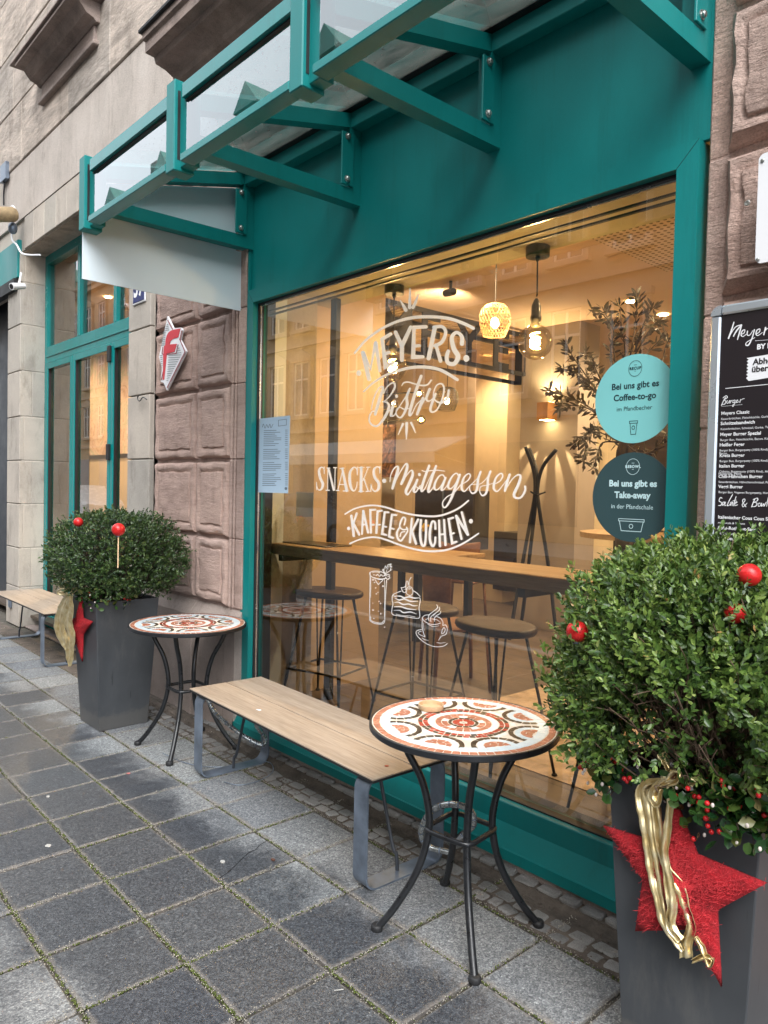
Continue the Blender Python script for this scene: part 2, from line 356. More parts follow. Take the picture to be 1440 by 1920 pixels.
# ---------------------------------------------------------------- lettering
def inkmesh(b, strokes, ox, oy, s, plane, wdef, flat=True, th=.0006):
    """strokes: lists of (x, y[, w]) in enlarged photo pixels; drawn as rounded bands lying on plane(px,py)->point"""
    plane0 = plane
    for si, st in enumerate(strokes):
        off_ = Vector((0, -.00009*(si % 40), 0)); plane = lambda a_, b_, o_=off_: Vector(plane0(a_, b_))+o_
        sm = True
        if st and st[0] == 'L': sm = False; st = st[1:]
        P = [(p[0], p[1], p[2] if len(p) > 2 else wdef) for p in st]
        if len(P) == 1:
            x, y, w_ = P[0]; pts = [(x+w_/2*math.cos(2*PI*k/14), y+w_/2*1.15*math.sin(2*PI*k/14)) for k in range(14)]
            vs = [plane(ox+a/s, oy+c/s) for a, c in pts]; b.add(vs, [tuple(range(14))]); continue
        if sm: P = catmull(P, 7)
        n = len(P); Lf = []; Rt = []
        for i in range(n):
            a = P[max(i-1, 0)]; c = P[min(i+1, n-1)]; dx, dy = c[0]-a[0], c[1]-a[1]; l = math.hypot(dx, dy) or 1
            if not sm and 0 < i < n-1:
                a1 = (P[i][0]-P[i-1][0], P[i][1]-P[i-1][1]); a2 = (P[i+1][0]-P[i][0], P[i+1][1]-P[i][1])
                l1 = math.hypot(*a1); l2 = math.hypot(*a2); dx = a1[0]/l1+a2[0]/l2; dy = a1[1]/l1+a2[1]/l2; l = math.hypot(dx, dy) or 1
                k = min(2.0, 2/l) if l > .01 else 1
            else: k = 1
            h = P[i][2]/2*k; nx, ny = -dy/l, dx/l
            Lf.append((P[i][0]+nx*h, P[i][1]+ny*h)); Rt.append((P[i][0]-nx*h, P[i][1]-ny*h))
        vs = [plane(ox+q[0]/s, oy+q[1]/s)+Vector((0, -4e-6*(qi % n), 0)) for qi, q in enumerate(Lf+Rt)]
        b.add(vs, [(i, i+1, n+i+1, n+i) for i in range(n-1)])
        for e in (0, n-1):   # round ends
            a = P[1] if e == 0 else P[n-2]; dx, dy = P[e][0]-a[0], P[e][1]-a[1]; ang = math.atan2(dy, dx); h = P[e][2]/2
            pts = [(P[e][0]+h*math.cos(ang+t_), P[e][1]+h*math.sin(ang+t_)) for t_ in [(-PI/2+PI*k/6) for k in range(7)]]
            b.add([plane(ox+q[0]/s, oy+q[1]/s) for q in pts], [tuple(range(7))])
def textmesh(b, txt, O, ux, uz, size, align='CENTER', bold=0, spacing=1, shear=0, wscale=1):
    cu = bpy.data.curves.new('t', 'FONT'); cu.body = txt; cu.size = size; cu.align_x = align; cu.offset = bold; cu.space_character = spacing; cu.shear = shear
    cu.resolution_u = 3
    o = bpy.data.objects.new('t', cu); C.objects.link(o)
    dg = bpy.context.evaluated_depsgraph_get(); me = o.evaluated_get(dg).to_mesh()
    O = Vector(O); ux = Vector(ux); uz = Vector(uz)
    vs = [O+ux*(v.co.x*wscale)+uz*v.co.y for v in me.vertices]; fs = [tuple(p.vertices) for p in me.polygons]
    b.add(vs, fs); o.evaluated_get(dg).to_mesh_clear(); bpy.data.objects.remove(o); bpy.data.curves.remove(cu)
# ================================================================ the setting: street and pavement
def slabmat(rimmed=True):
    m, t, p, o = newmat('exposed_aggregate_slab')
    oi = node(t, 'ShaderNodeObjectInfo')
    base = ramp(t, oi.outputs['Random'], [(0, (.175, .184, .197)), (.4, (.202, .209, .215)), (.8, (.232, .235, .234)), (1, (.245, .258, .264))])
    vo = node(t, 'ShaderNodeTexVoronoi'); vo.inputs['Scale'].default_value = 260; g = node(t, 'ShaderNodeNewGeometry'); t.links.new(g.outputs['Position'], vo.inputs['Vector'])
    sp = ramp(t, vo.outputs['Color'], [(.1, (.35, .36, .38)), (.45, (.8, .8, .8)), (.75, (1.25, 1.25, 1.22)), (1, (2.1, 2.1, 2.0))])
    v2 = node(t, 'ShaderNodeTexVoronoi'); v2.inputs['Scale'].default_value = 115; t.links.new(g.outputs['Position'], v2.inputs['Vector'])
    sp2 = ramp(t, v2.outputs['Color'], [(.1, (.5, .5, .52)), (.5, (.9, .9, .9)), (.85, (1.2, 1.2, 1.18)), (1, (2.0, 2.0, 1.95))])
    c = mixc(t, .85, base, sp, 'MULTIPLY'); c = mixc(t, .75, c, sp2, 'MULTIPLY')
    # rain wetness: stronger away from the wall, broken up by stains
    sx = node(t, 'ShaderNodeSeparateXYZ'); t.links.new(g.outputs['Position'], sx.inputs[0])
    n1 = noise(t, 1.9, 5, .62, 'World'); 
    ma = node(t, 'ShaderNodeMath', operation='MULTIPLY_ADD'); t.links.new(n1, ma.inputs[0]); ma.inputs[1].default_value = 1.1
    mr = node(t, 'ShaderNodeMapRange'); t.links.new(sx.outputs['Y'], mr.inputs[0]); mr.inputs[1].default_value = 1.35; mr.inputs[2].default_value = 1.95; mr.inputs[3].default_value = .12; mr.inputs[4].default_value = -.62
    t.links.new(mr.outputs[0], ma.inputs[2])
    # nearer the kerb on the right the slabs have dried a little
    mk = node(t, 'ShaderNodeMapRange'); t.links.new(sx.outputs['Y'], mk.inputs[0]); mk.inputs[1].default_value = 1.0; mk.inputs[2].default_value = .75; mk.inputs[3].default_value = 0; mk.inputs[4].default_value = -.42
    mk2 = node(t, 'ShaderNodeMapRange'); t.links.new(sx.outputs['X'], mk2.inputs[0]); mk2.inputs[1].default_value = -3.3; mk2.inputs[2].default_value = -2.6
    mm = node(t, 'ShaderNodeMath', operation='MULTIPLY'); t.links.new(mk.outputs[0], mm.inputs[0]); t.links.new(mk2.outputs[0], mm.inputs[1])
    ad = node(t, 'ShaderNodeMath', operation='ADD'); t.links.new(ma.outputs[0], ad.inputs[0]); t.links.new(mm.outputs[0], ad.inputs[1])
    rs = node(t, 'ShaderNodeMath', operation='MULTIPLY_ADD'); t.links.new(oi.outputs['Random'], rs.inputs[0]); rs.inputs[1].default_value = -.22; t.links.new(ad.outputs[0], rs.inputs[2])
    wet = ramp(t, rs.outputs[0], [(.02, (0, 0, 0)), (.26, (1, 1, 1))])
    c = mixc(t, wet, c, mixc(t, 1, c, (.36, .37, .40), 'MULTIPLY'))
    # worn sandy rim of each slab
    tc = node(t, 'ShaderNodeTexCoord'); so_ = node(t, 'ShaderNodeSeparateXYZ'); t.links.new(tc.outputs['Object'], so_.inputs[0])
    def absn(sck):
        a_ = node(t, 'ShaderNodeMath', operation='ABSOLUTE'); t.links.new(sck, a_.inputs[0]); return a_.outputs[0]
    mxx = node(t, 'ShaderNodeMath', operation='MAXIMUM'); t.links.new(absn(so_.outputs[0]), mxx.inputs[0]); t.links.new(absn(so_.outputs[1]), mxx.inputs[1])
    n2 = noise(t, 22, 4, .7, 'World'); a2 = node(t, 'ShaderNodeMath', operation='MULTIPLY_ADD'); t.links.new(n2, a2.inputs[0]); a2.inputs[1].default_value = .045; t.links.new(mxx.outputs[0], a2.inputs[2])
    rim = ramp(t, a2.outputs[0], [(.166, (0, 0, 0)), (.184, (.75,)*3)])
    if rimmed: c = mixc(t, rim, c, (.20, .175, .15))
    t.links.new(c, p.inputs['Base Color'])
    t.links.new(ramp(t, wet, [(0, (.82,)*3), (1, (.32,)*3)]), p.inputs['Roughness'])
    nb = bump(t, p, vo.outputs['Distance'], .55, .0022); bump(t, p, noise(t, 9, 4, .6, 'World'), .25, .006, nb); return m
M['slab'] = slabmat(); M['slab_plain'] = slabmat(False)
M['granite'] = stone('granite_sett', (.15, .145, .14), (.24, .235, .225), (.33, .325, .31), 240, None, .7)
M['asphalt'] = plain('asphalt', (.05, .051, .054), .8, var=.35, vs=1.2, bmp=.6, bs=120, bd=.004, coord='World')
M['kerb'] = stone('granite_kerb', (.22, .22, .215), (.28, .28, .27), (.33, .33, .32), 200, None, .3)

b = MB(); b.box(-90, 60, -60, 40, -.6, -.16); tag(b.build('ground', M['asphalt']), kind='structure')
b = MB(); b.box(-90, 60, -9.9, -.9, -.159, -.12); tag(b.build('road', M['asphalt']), kind='structure')
b = MB(); b.box(-90, 60, -.88, 3.0, -.159, -.012); pavement = tag(b.build('pavement', M['sand']), kind='structure')
b = MB(); b.box(-90, 60, -13.96, -9.9, -.159, 0); tag(b.build('far_pavement', M['kerb']), kind='structure')
b = MB()
for i in range(150): b.box(-90+i, -90.008+i+1, -1.04, -.885, -.16, .005, .012)
kerb = tag(b.build('kerb', M['kerb']), kind='structure')

CX, CY, G, OX, OY = .32427, .32909, -.006415, -4.0623, .80064
ex = Vector((math.cos(G), math.sin(G), 0)); ey = Vector((-math.sin(G), math.cos(G), 0))
def grid(i, j): return Vector((OX, OY, 0))+ex*(i*CX)+ey*(j*CY)
slab_meshes = []
for k in range(5):
    sb = MB(); hx, hy = CX/2-.0052-random.random()*.0016, CY/2-.0052-random.random()*.0016
    sb.box(-hx, hx, -hy, hy, -.05, 0, .0035+.001*k); o = sb.build('paving_slab', M['slab'], pavement); slab_meshes.append(o.data); bpy.data.objects.remove(o)
nslab = 0
def lay(i, j, me=None):
    c = grid(i+.5, j+.5); o = bpy.data.objects.new('paving_slab', me or random.choice(slab_meshes)); C.objects.link(o); o.parent = pavement
    o.location = (c.x, c.y, random.uniform(-.0022, .0022)); o.rotation_euler = (random.gauss(0, .004), random.gauss(0, .004), G+random.choice((0, 0, PI/2*0))+random.gauss(0, .0025)); return o
for j in range(-1, 4):
    for i in range(-19, 12):
        if j == -1 and i < -7: continue
        if j == -1 and i > 9: continue
        lay(i, j); nslab += 1
# slabs further out and off to the sides, joined
sb = MB()
for j in range(-5, 4):
    for i in range(-60, 16):
        if (-1 < j < 4 and -19 <= i < 12) or (j == -1 and -7 <= i <= 9): continue
        c = grid(i+.5, j+.5); sb.box(c.x-.158, c.x+.158, c.y-.16, c.y+.16, -.02, random.uniform(-.002, .002), .004)
tag(sb.build('distant_slabs', M['slab_plain'], pavement), kind='stuff')

# hairline crack in one slab
ck = [at(340+x/4, 1440+y/4, z=.0012) for x, y in ((655, 535), (590, 575), (560, 610), (505, 635), (465, 670), (400, 735), (340, 790), (275, 832))]
b = MB(); b.tube(ck, .0009, 4); b.build('crack', M['black'], pavement)

# sett rows along the wall, mortar gutter and raised row
b = MB(); b.box(-9.5, 1.5, 2.118, 2.33, -.011, -.004); tag(b.build('mortar_bed', M['mortar'], pavement))
b = MB(); b.box(-5.7, 1.5, 2.315, 2.46, -.004, .012); b.build('raised_mortar_bed', M['mortar'], pavement)
pr = MB()
x = -5.6
pr.prism([(x, 2.268, -.008), (x, 2.318, -.008), (x, 2.318, .010)], (7.1, 0, 0)); pr.build('gutter_slope', M['mortar'], pavement)
sett_m = []
for k in range(6):
    b = MB(); T0 = []
    b.box(-.5, .5, -.5, .5, -.5, .5, .12)
    b.v = [(x_+random.gauss(0, .035), y_+random.gauss(0, .035), z_+random.gauss(0, .025)) for x_, y_, z_ in b.v]
    o = b.build('sett', M['granite'], pavement, smooth=False); sett_m.append(o.data); bpy.data.objects.remove(o)
nsett = 0
def sett(x, y, w_, d_, h_, z_):
    global nsett
    o = bpy.data.objects.new('sett', random.choice(sett_m)); C.objects.link(o); o.parent = pavement
    o.location = (x, y, z_-h_/2); o.scale = (w_, d_, h_); o.rotation_euler = (random.gauss(0, .03), random.gauss(0, .03), random.gauss(0, .06)); nsett += 1
for (y0, d0, wz, z0) in ((2.152, .05, .068, .001), (2.212, .056, .082, .0005)):
    x = -4.9
    while x < -.55:
        w_ = wz*random.uniform(.8, 1.25); sett(x+w_/2, y0+random.gauss(0, .004), w_-.012, d0*random.uniform(.85, 1.05), .03, z0+random.gauss(0, .002)); x += w_
x = -4.35
while x < -.55:
    w_ = .094*random.uniform(.85, 1.2); sett(x+w_/2, 2.352, w_-.012, .062*random.uniform(.9, 1.1), .05, .024+random.gauss(0, .003)); x += w_

# moss and grit in the joints
Ms = []; Gs = []
def along(a, b_, mossd, gritd):
    d = b_-a; n = int(d.length*mossd)
    for _ in range(n):
        t_ = random.random(); p_ = a+d*t_
        Ms.append((p_.x+random.gauss(0, .003), p_.y+random.gauss(0, .003), -.004+random.random()*.004))
    for _ in range(int(d.length*gritd)):
        p_ = a+d*random.random(); Gs.append((p_.x+random.gauss(0, .010), p_.y+random.gauss(0, .010), .0))
for j in range(-2, 5):
    for i in range(-14, 12):
        near = max(.25, 1-abs(grid(i, j).x+2.2)/4); hv = random.choice((.15, .6, 1, 1.3))
        along(grid(i, j), grid(i+1, j), 420*near*hv*(1 if j in (0, 1, 2) else .7), 420*near)
        along(grid(i, j), grid(i, j+1), 200*near*random.choice((0, .2, .6, 1.5)), 420*near)
Ms = np.array(Ms); n = len(Ms)
rr = rot_from(rng.normal(size=(n, 3)))
tag(scatter('joint_moss', OCTA_V, OCTA_F, M['moss'], rr, Ms, rng.uniform(.0018, .0048, n), pavement), kind='stuff')
Gs = np.array(Gs); n = len(Gs)
tag(scatter('joint_grit', OCTA_V, OCTA_F, M['grit'], rot_from(rng.normal(size=(n, 3))), Gs+np.array([0, 0, .001]), rng.uniform(.0010, .0026, n), pavement), kind='stuff')
n = 2600; P_ = np.stack([rng.uniform(-6, -.4, n), rng.uniform(2.12, 2.36, n), np.full(n, -.003)], 1)
tag(scatter('gutter_grit', OCTA_V, OCTA_F, M['mortar'], rot_from(rng.normal(size=(n, 3))), P_, rng.uniform(.0015, .006, n), pavement), kind='stuff')

# litter: flattened chewing gum, a leaf, a match
M['gum'] = plain('old_chewing_gum', (.42, .41, .38), .7); M['gum_pink'] = plain('pink_chewing_gum', (.5, .16, .15), .6); M['leaf_litter'] = plain('rotten_leaf', (.09, .035, .02), .8, var=.5, vs=60)
def blob(px, py, m_, r_, name, label, cat, grp=None):
    c = at(px, py, z=.003); b = MB(); pts = [c+Vector((r_*math.cos(a)*random.uniform(.75, 1.2), r_*.75*math.sin(a)*random.uniform(.75, 1.2), 0)) for a in [2*PI*k/9 for k in range(9)]]
    b.prism(pts, (0, 0, -.0035)); tag(b.build(name, m_), label, cat, grp)
blob(90, 1585, M['gum'], .015, 'chewing_gum', 'flattened white chewing gum on the dark slabs at the lower left', 'chewing gum', 'flattened chewing gum')
blob(417, 1615, M['gum'], .013, 'chewing_gum', 'round white chewing gum on the cracked slab', 'chewing gum', 'flattened chewing gum')
blob(241, 1450, M['gum_pink'], .013, 'chewing_gum', 'pink chewing gum beside the foot of the far mosaic table', 'chewing gum', 'flattened chewing gum')
blob(90, 1493, M['gum'], .012, 'chewing_gum', 'faint grey white gum on a dark slab left of the pink one', 'chewing gum', 'flattened chewing gum')
blob(512, 1611, M['leaf_litter'], .011, 'dead_leaf', 'small rotten brown leaf beside the cracked slab', 'leaf')
b = MB(); b.tube([at(627, 1857, z=.003), at(644, 1855, z=.003)], .0013, 5); tag(b.build('matchstick', M['gum']), 'thin pale matchstick on the slab at the bottom of the picture', 'matchstick')

# ================================================================ the building
FY = 2.38            # front of the masonry
bld = thing('stone_building', 'pale and pink sandstone building with a teal shopfront and folding glass door', 'building', (-4, 2.6, 0))
def wallbox(name, m_, *a, **k):
    b = MB(); b.box(*a, **k); return b.build(name, m_, bld)
# backing masonry behind the visible stones
b = MB()
XP = at(14, 700, y=FY).x; b.box(-30, -8.22, 2.40, 3.1, 4.0, 18); b.box(XP, -8.22, 2.40, 3.1, 0, 4.0); b.box(-5.55, -3.93, 2.415, 2.95, 0, 3.9); b.box(-1.09, 6, 2.445, 3.0, 0, 18); b.box(-8.22, -5.55, 2.40, 3.1, 3.87, 18)
b.box(-5.55, -1.09, 2.45, 3.0, 3.55, 18)
b.build('masonry_core', M['ashlar'], bld)
ZD = at(45.8, 467, y=FY).z                       # underside of the door lintel
XL = at(37.5, 700, y=FY).x; DX0 = XL; DY = 2.62  # left jamb, door plane
def ashl(x0, x1, y0, y1, z0, z1, m_='ashlar', j=.004, bv=.005, name='stone_block'):
    b = MB(); b.box(x0+j, x1-j, y0, y1, z0+j, z1-j, bv); return b.build(name, M[m_], bld)
# left pier: course heights read on the reveal
zs = [at(62, p, x=XL).z for p in (1100, 1027, 945, 864, 782, 697, 611, 532, 452)]; zs[-1] = ZD; zs = [0]+zs if zs[0] > .12 else zs
for k in range(len(zs)-1):
    z0, z1 = zs[k], zs[k+1]; sp = 2.50 if k % 2 else 2.42
    ashl(XP, XL, FY, sp, z0, z1); ashl(XL-.05, XL+.001, sp, DY+.05, z0, z1)
# soldier course of the door lintel
zt = at(157, 317, y=FY).z
xs = [at(p, 430, y=FY).x for p in (45.8, 62.5, 82.5, 104, 124.5, 144.5, 165)]
xs += [xs[-1]+.30*k for k in range(1, 6)]
for k in range(len(xs)-1): ashl(xs[k], xs[k+1], FY, 2.66, ZD, zt, 'ashlar', .003, .004, 'lintel_stone')
wallbox('soffit_board', M['ashlar2'], XL, -5.5, FY+.03, DY, ZD-.004, ZD+.006)
# smooth band above it
wallbox('wall_band', M['render_band'], -12, -4.9, FY-.004, 2.5, zt+.004, at(157, 190, y=FY).z)
zb = at(157, 190, y=FY).z
# rough ashlar above: courses
rows = [zb+.006, zb+.62, zb+1.22, zb+1.85, zb+2.5, zb+3.2, zb+4.0, zb+5, zb+6, zb+7]
for k in range(len(rows)-1):
    x = -12+.37*(k % 3)
    while x < -4.3:
        w_ = random.uniform(.8, 1.35); ashl(x, min(x+w_, -4.0), FY-.012-random.random()*.008, 2.5, rows[k], rows[k+1], 'ashlar2', .004, .008); x += w_
# pier right of the door
XA, XB = at(240, 700, y=FY).x, at(282, 700, y=FY).x
zp = [0]+[at(262, p, y=FY).z for p in (1115, 990, 861, 741, 617, 480, 400)]
for k in range(len(zp)-1): ashl(XA, XB-.006*(k % 2), FY, 2.7, zp[k], zp[k+1])
wallbox('shadow_joint', M['plinth'], XB, XB+.11, FY+.035, 2.5, 0, 3.9)
# moulded cushion blocks
def cushion(x0, x1, z0, z1, y, m_, amp=.036, name='rusticated_block'):
    b = MB(); prof = [(0, .0), (.004, .018), (.014, .034), (.030, amp), (.046, amp), (.058, amp-.012), (.066, amp-.012), (.070, amp-.002), (.075, amp-.001)]
    N = 7; rings = []; cx_, cz_ = (x0+x1)/2, (z0+z1)/2; seed = random.random()*50
    for (ins, h) in prof:
        a0, a1, c0, c1 = x0+ins, x1-ins, z0+ins, z1-ins; ring = []
        for (p, q) in (((a0, c0), (a1, c0)), ((a1, c0), (a1, c1)), ((a1, c1), (a0, c1)), ((a0, c1), (a0, c0))):
            for i in range(N):
                t_ = i/N; x_ = p[0]+(q[0]-p[0])*t_; z_ = p[1]+(q[1]-p[1])*t_
                j = math.sin(x_*61+seed)*math.sin(z_*47+seed*1.7)*.0035+math.sin(x_*23+z_*31+seed)*.003
                ring.append((x_+j*.8, y-h+j*.9, z_+j))
        rings += ring
    n = 4*N; fs = []
    for i in range(len(prof)-1):
        for k in range(n): k2 = (k+1) % n; fs.append((i*n+k, i*n+k2, (i+1)*n+k2, (i+1)*n+k))
    fs.append(tuple(range((len(prof)-1)*n, len(prof)*n))); b.add(rings, fs)
    b.box(x0+.002, x1-.002, y+.0005, y+.05, z0+.002, z1-.002)
    return smooth_by_angle(b.build(name, M[m_], bld), 50)
YP = 2.405
X1, X2, X3 = at(293, 720, y=FY).x, at(370, 720, y=FY).x, at(431, 720, y=FY).x
zc = [at(400, p, y=FY).z for p in (1132, 1006, 862, 726, 592, 470)]; zc.append(zc[-1]+.5); zc.append(zc[-1]+.5)
for k in range(len(zc)-1):
    cushion(X1, X2-.008, zc[k]+.012, zc[k+1]-.012, YP, 'pink'); cushion(X2+.008, X3, zc[k]+.012, zc[k+1]-.012, YP, 'pink')
wallbox('block_backing', M['pink'], X1-.01, -3.9, YP, 2.46, .02, 4.0)
for k in range(len(zc)-1):      # moulded edge strip
    b = MB(); b.box(X3+.012, X3+.035, YP-.028, YP, zc[k], zc[k+1], .008); b.box(X3+.048, X3+.062, YP-.02, YP, zc[k], zc[k+1], .006); b.box(X3+.07, -3.897, YP-.012, YP, zc[k]+.002, zc[k+1]-.002, .004); b.build('edge_moulding', M['pink'], bld)
for (x0, x1) in ((X1-.02, X2-.01), (X2-.005, X3+.02), (X3+.025, -3.90)):
    b = MB(); z1 = zc[0]-.01
    b.prism([(x0, YP-.055, .0), (x0, YP-.055, z1-.09), (x0, YP-.0, z1), (x0, YP+.05, z1), (x0, YP+.05, 0)], (x1-x0, 0, 0)); b.build('plinth_block', M['plinth'], bld)
ashl(X2-.03, X2+.035, YP-.062, YP+.03, 0, zc[0]-.1, 'plinth', .002, .006, 'plinth_block')
# right-hand wall
XR = at(1345, 450, y=FY).x
zr = [at(1360, p, y=FY).z for p in (1075, 800, 553, 283, 15)]; zr = [0]+zr+[zr[-1]+.55, zr[-1]+1.2, zr[-1]+1.9, zr[-1]+2.6]
for k in range(len(zr)-1):
    x = XR+.012; 
    while x < 4.5:
        w_ = .92; cushion(x, x+w_, zr[k]+.012, zr[k+1]-.012, FY+.045, 'pinkR', .062); x += w_+.02
for k in range(len(zr)-1):
    ashl(-1.125, XR+.006+random.random()*.01, FY+.038+random.random()*.006, 2.46, zr[k]-.05*(k % 2), zr[k+1]-.05*((k+1) % 2), 'pinkR', .001, .006)
wallbox('block_backing', M['pinkR'], -1.12, 6, FY+.045, 2.47, 0, 9)
# heavy cornice over the shopfront (profile seen at its left end)
prof = [(2.40, 4.09), (2.33, 4.09), (2.31, 4.11), (2.26, 4.13), (2.25, 4.16), (2.20, 4.185), (2.13, 4.20), (2.12, 4.235), (2.06, 4.24), (2.06, 4.305), (2.04, 4.315), (2.04, 4.35), (2.46, 4.40), (2.46, 4.09)]
b = MB(); x0c = -4.60; b.prism([(x0c, y, z) for y, z in prof], (6.5, 0, 0)); b.build('cornice', M['corn'], bld)
b = MB(); b.box(x0c-.02, 2, 2.02, 2.46, 4.352, 4.375, .004); b.build('cornice_flashing', M['black'], bld)
b = MB(); b.box(x0c+.05, x0c+.42, 2.30, 2.42, 3.6, 4.085, .02); b.build('corbel', M['corn'], bld)
# first-floor wall above, with openings
x = -4.3
for k, (z0, z1) in enumerate(((3.56, 4.08), (4.44, 5.0), (5.0, 5.6), (5.6, 6.3), (6.3, 7.0), (7, 8))):
    x = -4.6+.3*(k % 2)
    while x < 1.0: ashl(x, x+.85, 2.40, 2.5, z0, z1, 'pink', .004, .008); x += .85
# moulded window sill high on the left
sl = [at(22, 108, y=2.12), at(139, -4, y=2.12)]; sx0, sx1 = sl[0].x, sl[1].x; sz = (sl[0].z+sl[1].z)/2
b = MB(); pf = [(2.37, sz-.14), (2.33, sz-.14), (2.31, sz-.12), (2.25, sz-.10), (2.22, sz-.065), (2.19, sz-.03), (2.12, sz-.022), (2.12, sz+.0), (2.40, sz+.012), (2.40, sz-.14)]
b.prism([(sx0+.10, y, z) for y, z in pf], (sx1-sx0-.2, 0, 0)); b.box(sx0, sx1, 2.10, 2.4, sz+.012, sz+.028, .003); b.build('window_sill', M['corn'], bld)
b = MB(); b.box(sx0+.16, sx1-.16, 2.335, 2.38, sz-.27, sz-.14, .008); b.box(sx0+.12, sx1-.12, 2.315, 2.38, sz-.31, sz-.27, .008); b.build('sill_apron', M['corn'], bld)

# ---------------------------------------------------------------- shop window
WX0, WX1 = -3.893, -1.147; WI0, WI1, WZ0, WZ1, WZT = -3.829, -1.222, .254, 2.608, 2.686; YF = 2.40; YG = 2.452
b = MB(); b.prism([(WX0, YF, .10), (WI0, YF, .10), (WI0, YF, WZ1), (WX0, YF, WZT)], (0, .09, 0))
win = b.build('shop_window', M['teal'], bld)
b = MB(); b.prism([(WI1, YF, .10), (WX1, YF, .10), (WX1, YF, WZT), (WI1, YF, WZ1)], (0, .09, 0)); b.build('frame_post', M['teal'], win)
b = MB(); b.prism([(WI0+.0012, YF, WZ1+.0004), (WI1-.0012, YF, WZ1+.0004), (WX1-.001, YF, WZT), (WX0+.001, YF, WZT)], (0, .09, 0)); b.build('frame_head', M['teal'], win)
b = MB(); b.box(WI0+.001, WI1-.001, YF, YF+.09, .165, WZ0, .003); b.build('frame_rail', M['teal'], win)
b = MB(); b.prism([(WX0-.02, 2.41, .19), (WX0-.02, 2.358, .092), (WX0-.02, 2.350, .090), (WX0-.02, 2.350, .048), (WX0-.02, 2.355, .048), (WX0-.02, 2.357, .084), (WX0-.02, 2.41, .16)], (WX1-WX0+.04, 0, 0)); b.build('sill', M['teal'], win)
b = MB(); b.box(WX0, WX1, 2.37, 2.5, .0, .10); b.build('sill_base', M['plinth'], win)
b = MB(); b.box(WI0, WI0+.008, YF+.035, YG+.02, WZ0, WZ1); b.box(WI0, WI1, YF+.035, YG+.02, WZ1-.010, WZ1+.0); b.box(WI0, WI1, YF+.03, YG+.02, WZ0, WZ0+.006); b.box(WI1-.006, WI1, YF+.035, YG+.02, WZ0, WZ1); b.build('seal', M['rubber'], win)
b = MB(); b.box(WI0+.008, WI0+.014, YG-.006, YG, WZ0, WZ1-.01); b.box(WI0+.008, WI1-.006, YG-.006, YG, WZ1-.018, WZ1-.010); b.build('glazing_bead', M['chrome'], win)
b = MB(); b.add([(WI0+.005, YG, WZ0), (WI1-.005, YG, WZ0), (WI1-.005, YG, WZ1-.005), (WI0+.005, YG, WZ1-.005)], [(0, 1, 2, 3)]); b.build('pane', M['glass'], win, flip=False)
b = MB()
for z in (2.545, 2.57): b.box(WI0+.02, WI1-.02, 2.50, 2.515, z, z+.007)
b.build('blind_rail', M['rubber'], win)
b = MB(); b.box(WI0-.06, WI0, 2.49, 2.56, .1, 2.7); b.box(WI1, WI1+.06, 2.49, 2.56, .1, 2.7); b.box(WI0, WI1, 2.491, 2.56, .10, .25); b.build('inner_frame', M['rubber'], win)
b = MB()
for p_, q_ in (((WI1, WZ1), (WX1, WZT)), ((WI0, WZ1), (WX0, WZT))): b.tube([(p_[0], YF-.0002, p_[1]), (q_[0], YF-.0002, q_[1])], .0009, 4)
b.build('mitre_joint', M['rubber'], win)
# fascia
b = MB(); b.box(-3.953, -1.118, 2.43, 2.45, WZT+.001, 3.60, .002); b.build('fascia_panel', M['teal'], bld)
b = MB(); b.box(-3.953, -3.893, 2.405, 2.43, 2.55, 3.60, .002); b.build('fascia_edge', M['teal'], bld)
b = MB(); b.box(-3.925, WX0, 2.402, 2.5, .03, 2.56, .002); b.build('frame_edge', M['teal'], win)

# ---------------------------------------------------------------- folding glass door
dz = lambda px, py: at(px, py, y=DY).z
dx = lambda px, py: at(px, py, y=DY).x
DX1 = -5.45; TZ0, TZ1 = dz(80, 684), dz(80, 654)     # transom beam
door = None; b = MB()
b.box(XL, XL+.07, DY, DY+.08, .02, ZD, .003); b.box(DX1, DX1+.08, DY, DY+.08, .02, ZD, .003)
b.box(XL+.07, DX1, DY, DY+.08, ZD-.09, ZD-.001, .003); b.box(XL+.07, DX1, DY+.001, DY+.08, TZ0, TZ1, .003); b.box(XL+.07, DX1, DY-.008, DY, TZ0+.06, TZ0+.075, .002)
b.box(XL+.07, DX1, DY-.02, DY+.09, 0, .14, .004)
xm1, xm2 = dx(147, 560), dx(215, 585)
for xm in (xm1, xm2): b.box(xm-.035, xm+.035, DY+.002, DY+.08, TZ1, ZD-.09, .003)
door = b.build('folding_door', M['teal_gloss'], bld)
b = MB()
for x0, x1 in ((XL+.07, xm1-.035), (xm1+.035, xm2-.035), (xm2+.035, DX1)): b.add([(x0, DY+.035, TZ1), (x1, DY+.035, TZ1), (x1, DY+.035, ZD-.09), (x0, DY+.035, ZD-.09)], [(0, 1, 2, 3)])
b.build('transom_pane', M['glass_door'], door, flip=False)
ls = [XL+.075, dx(137, 780), dx(209, 780), DX1-.0]
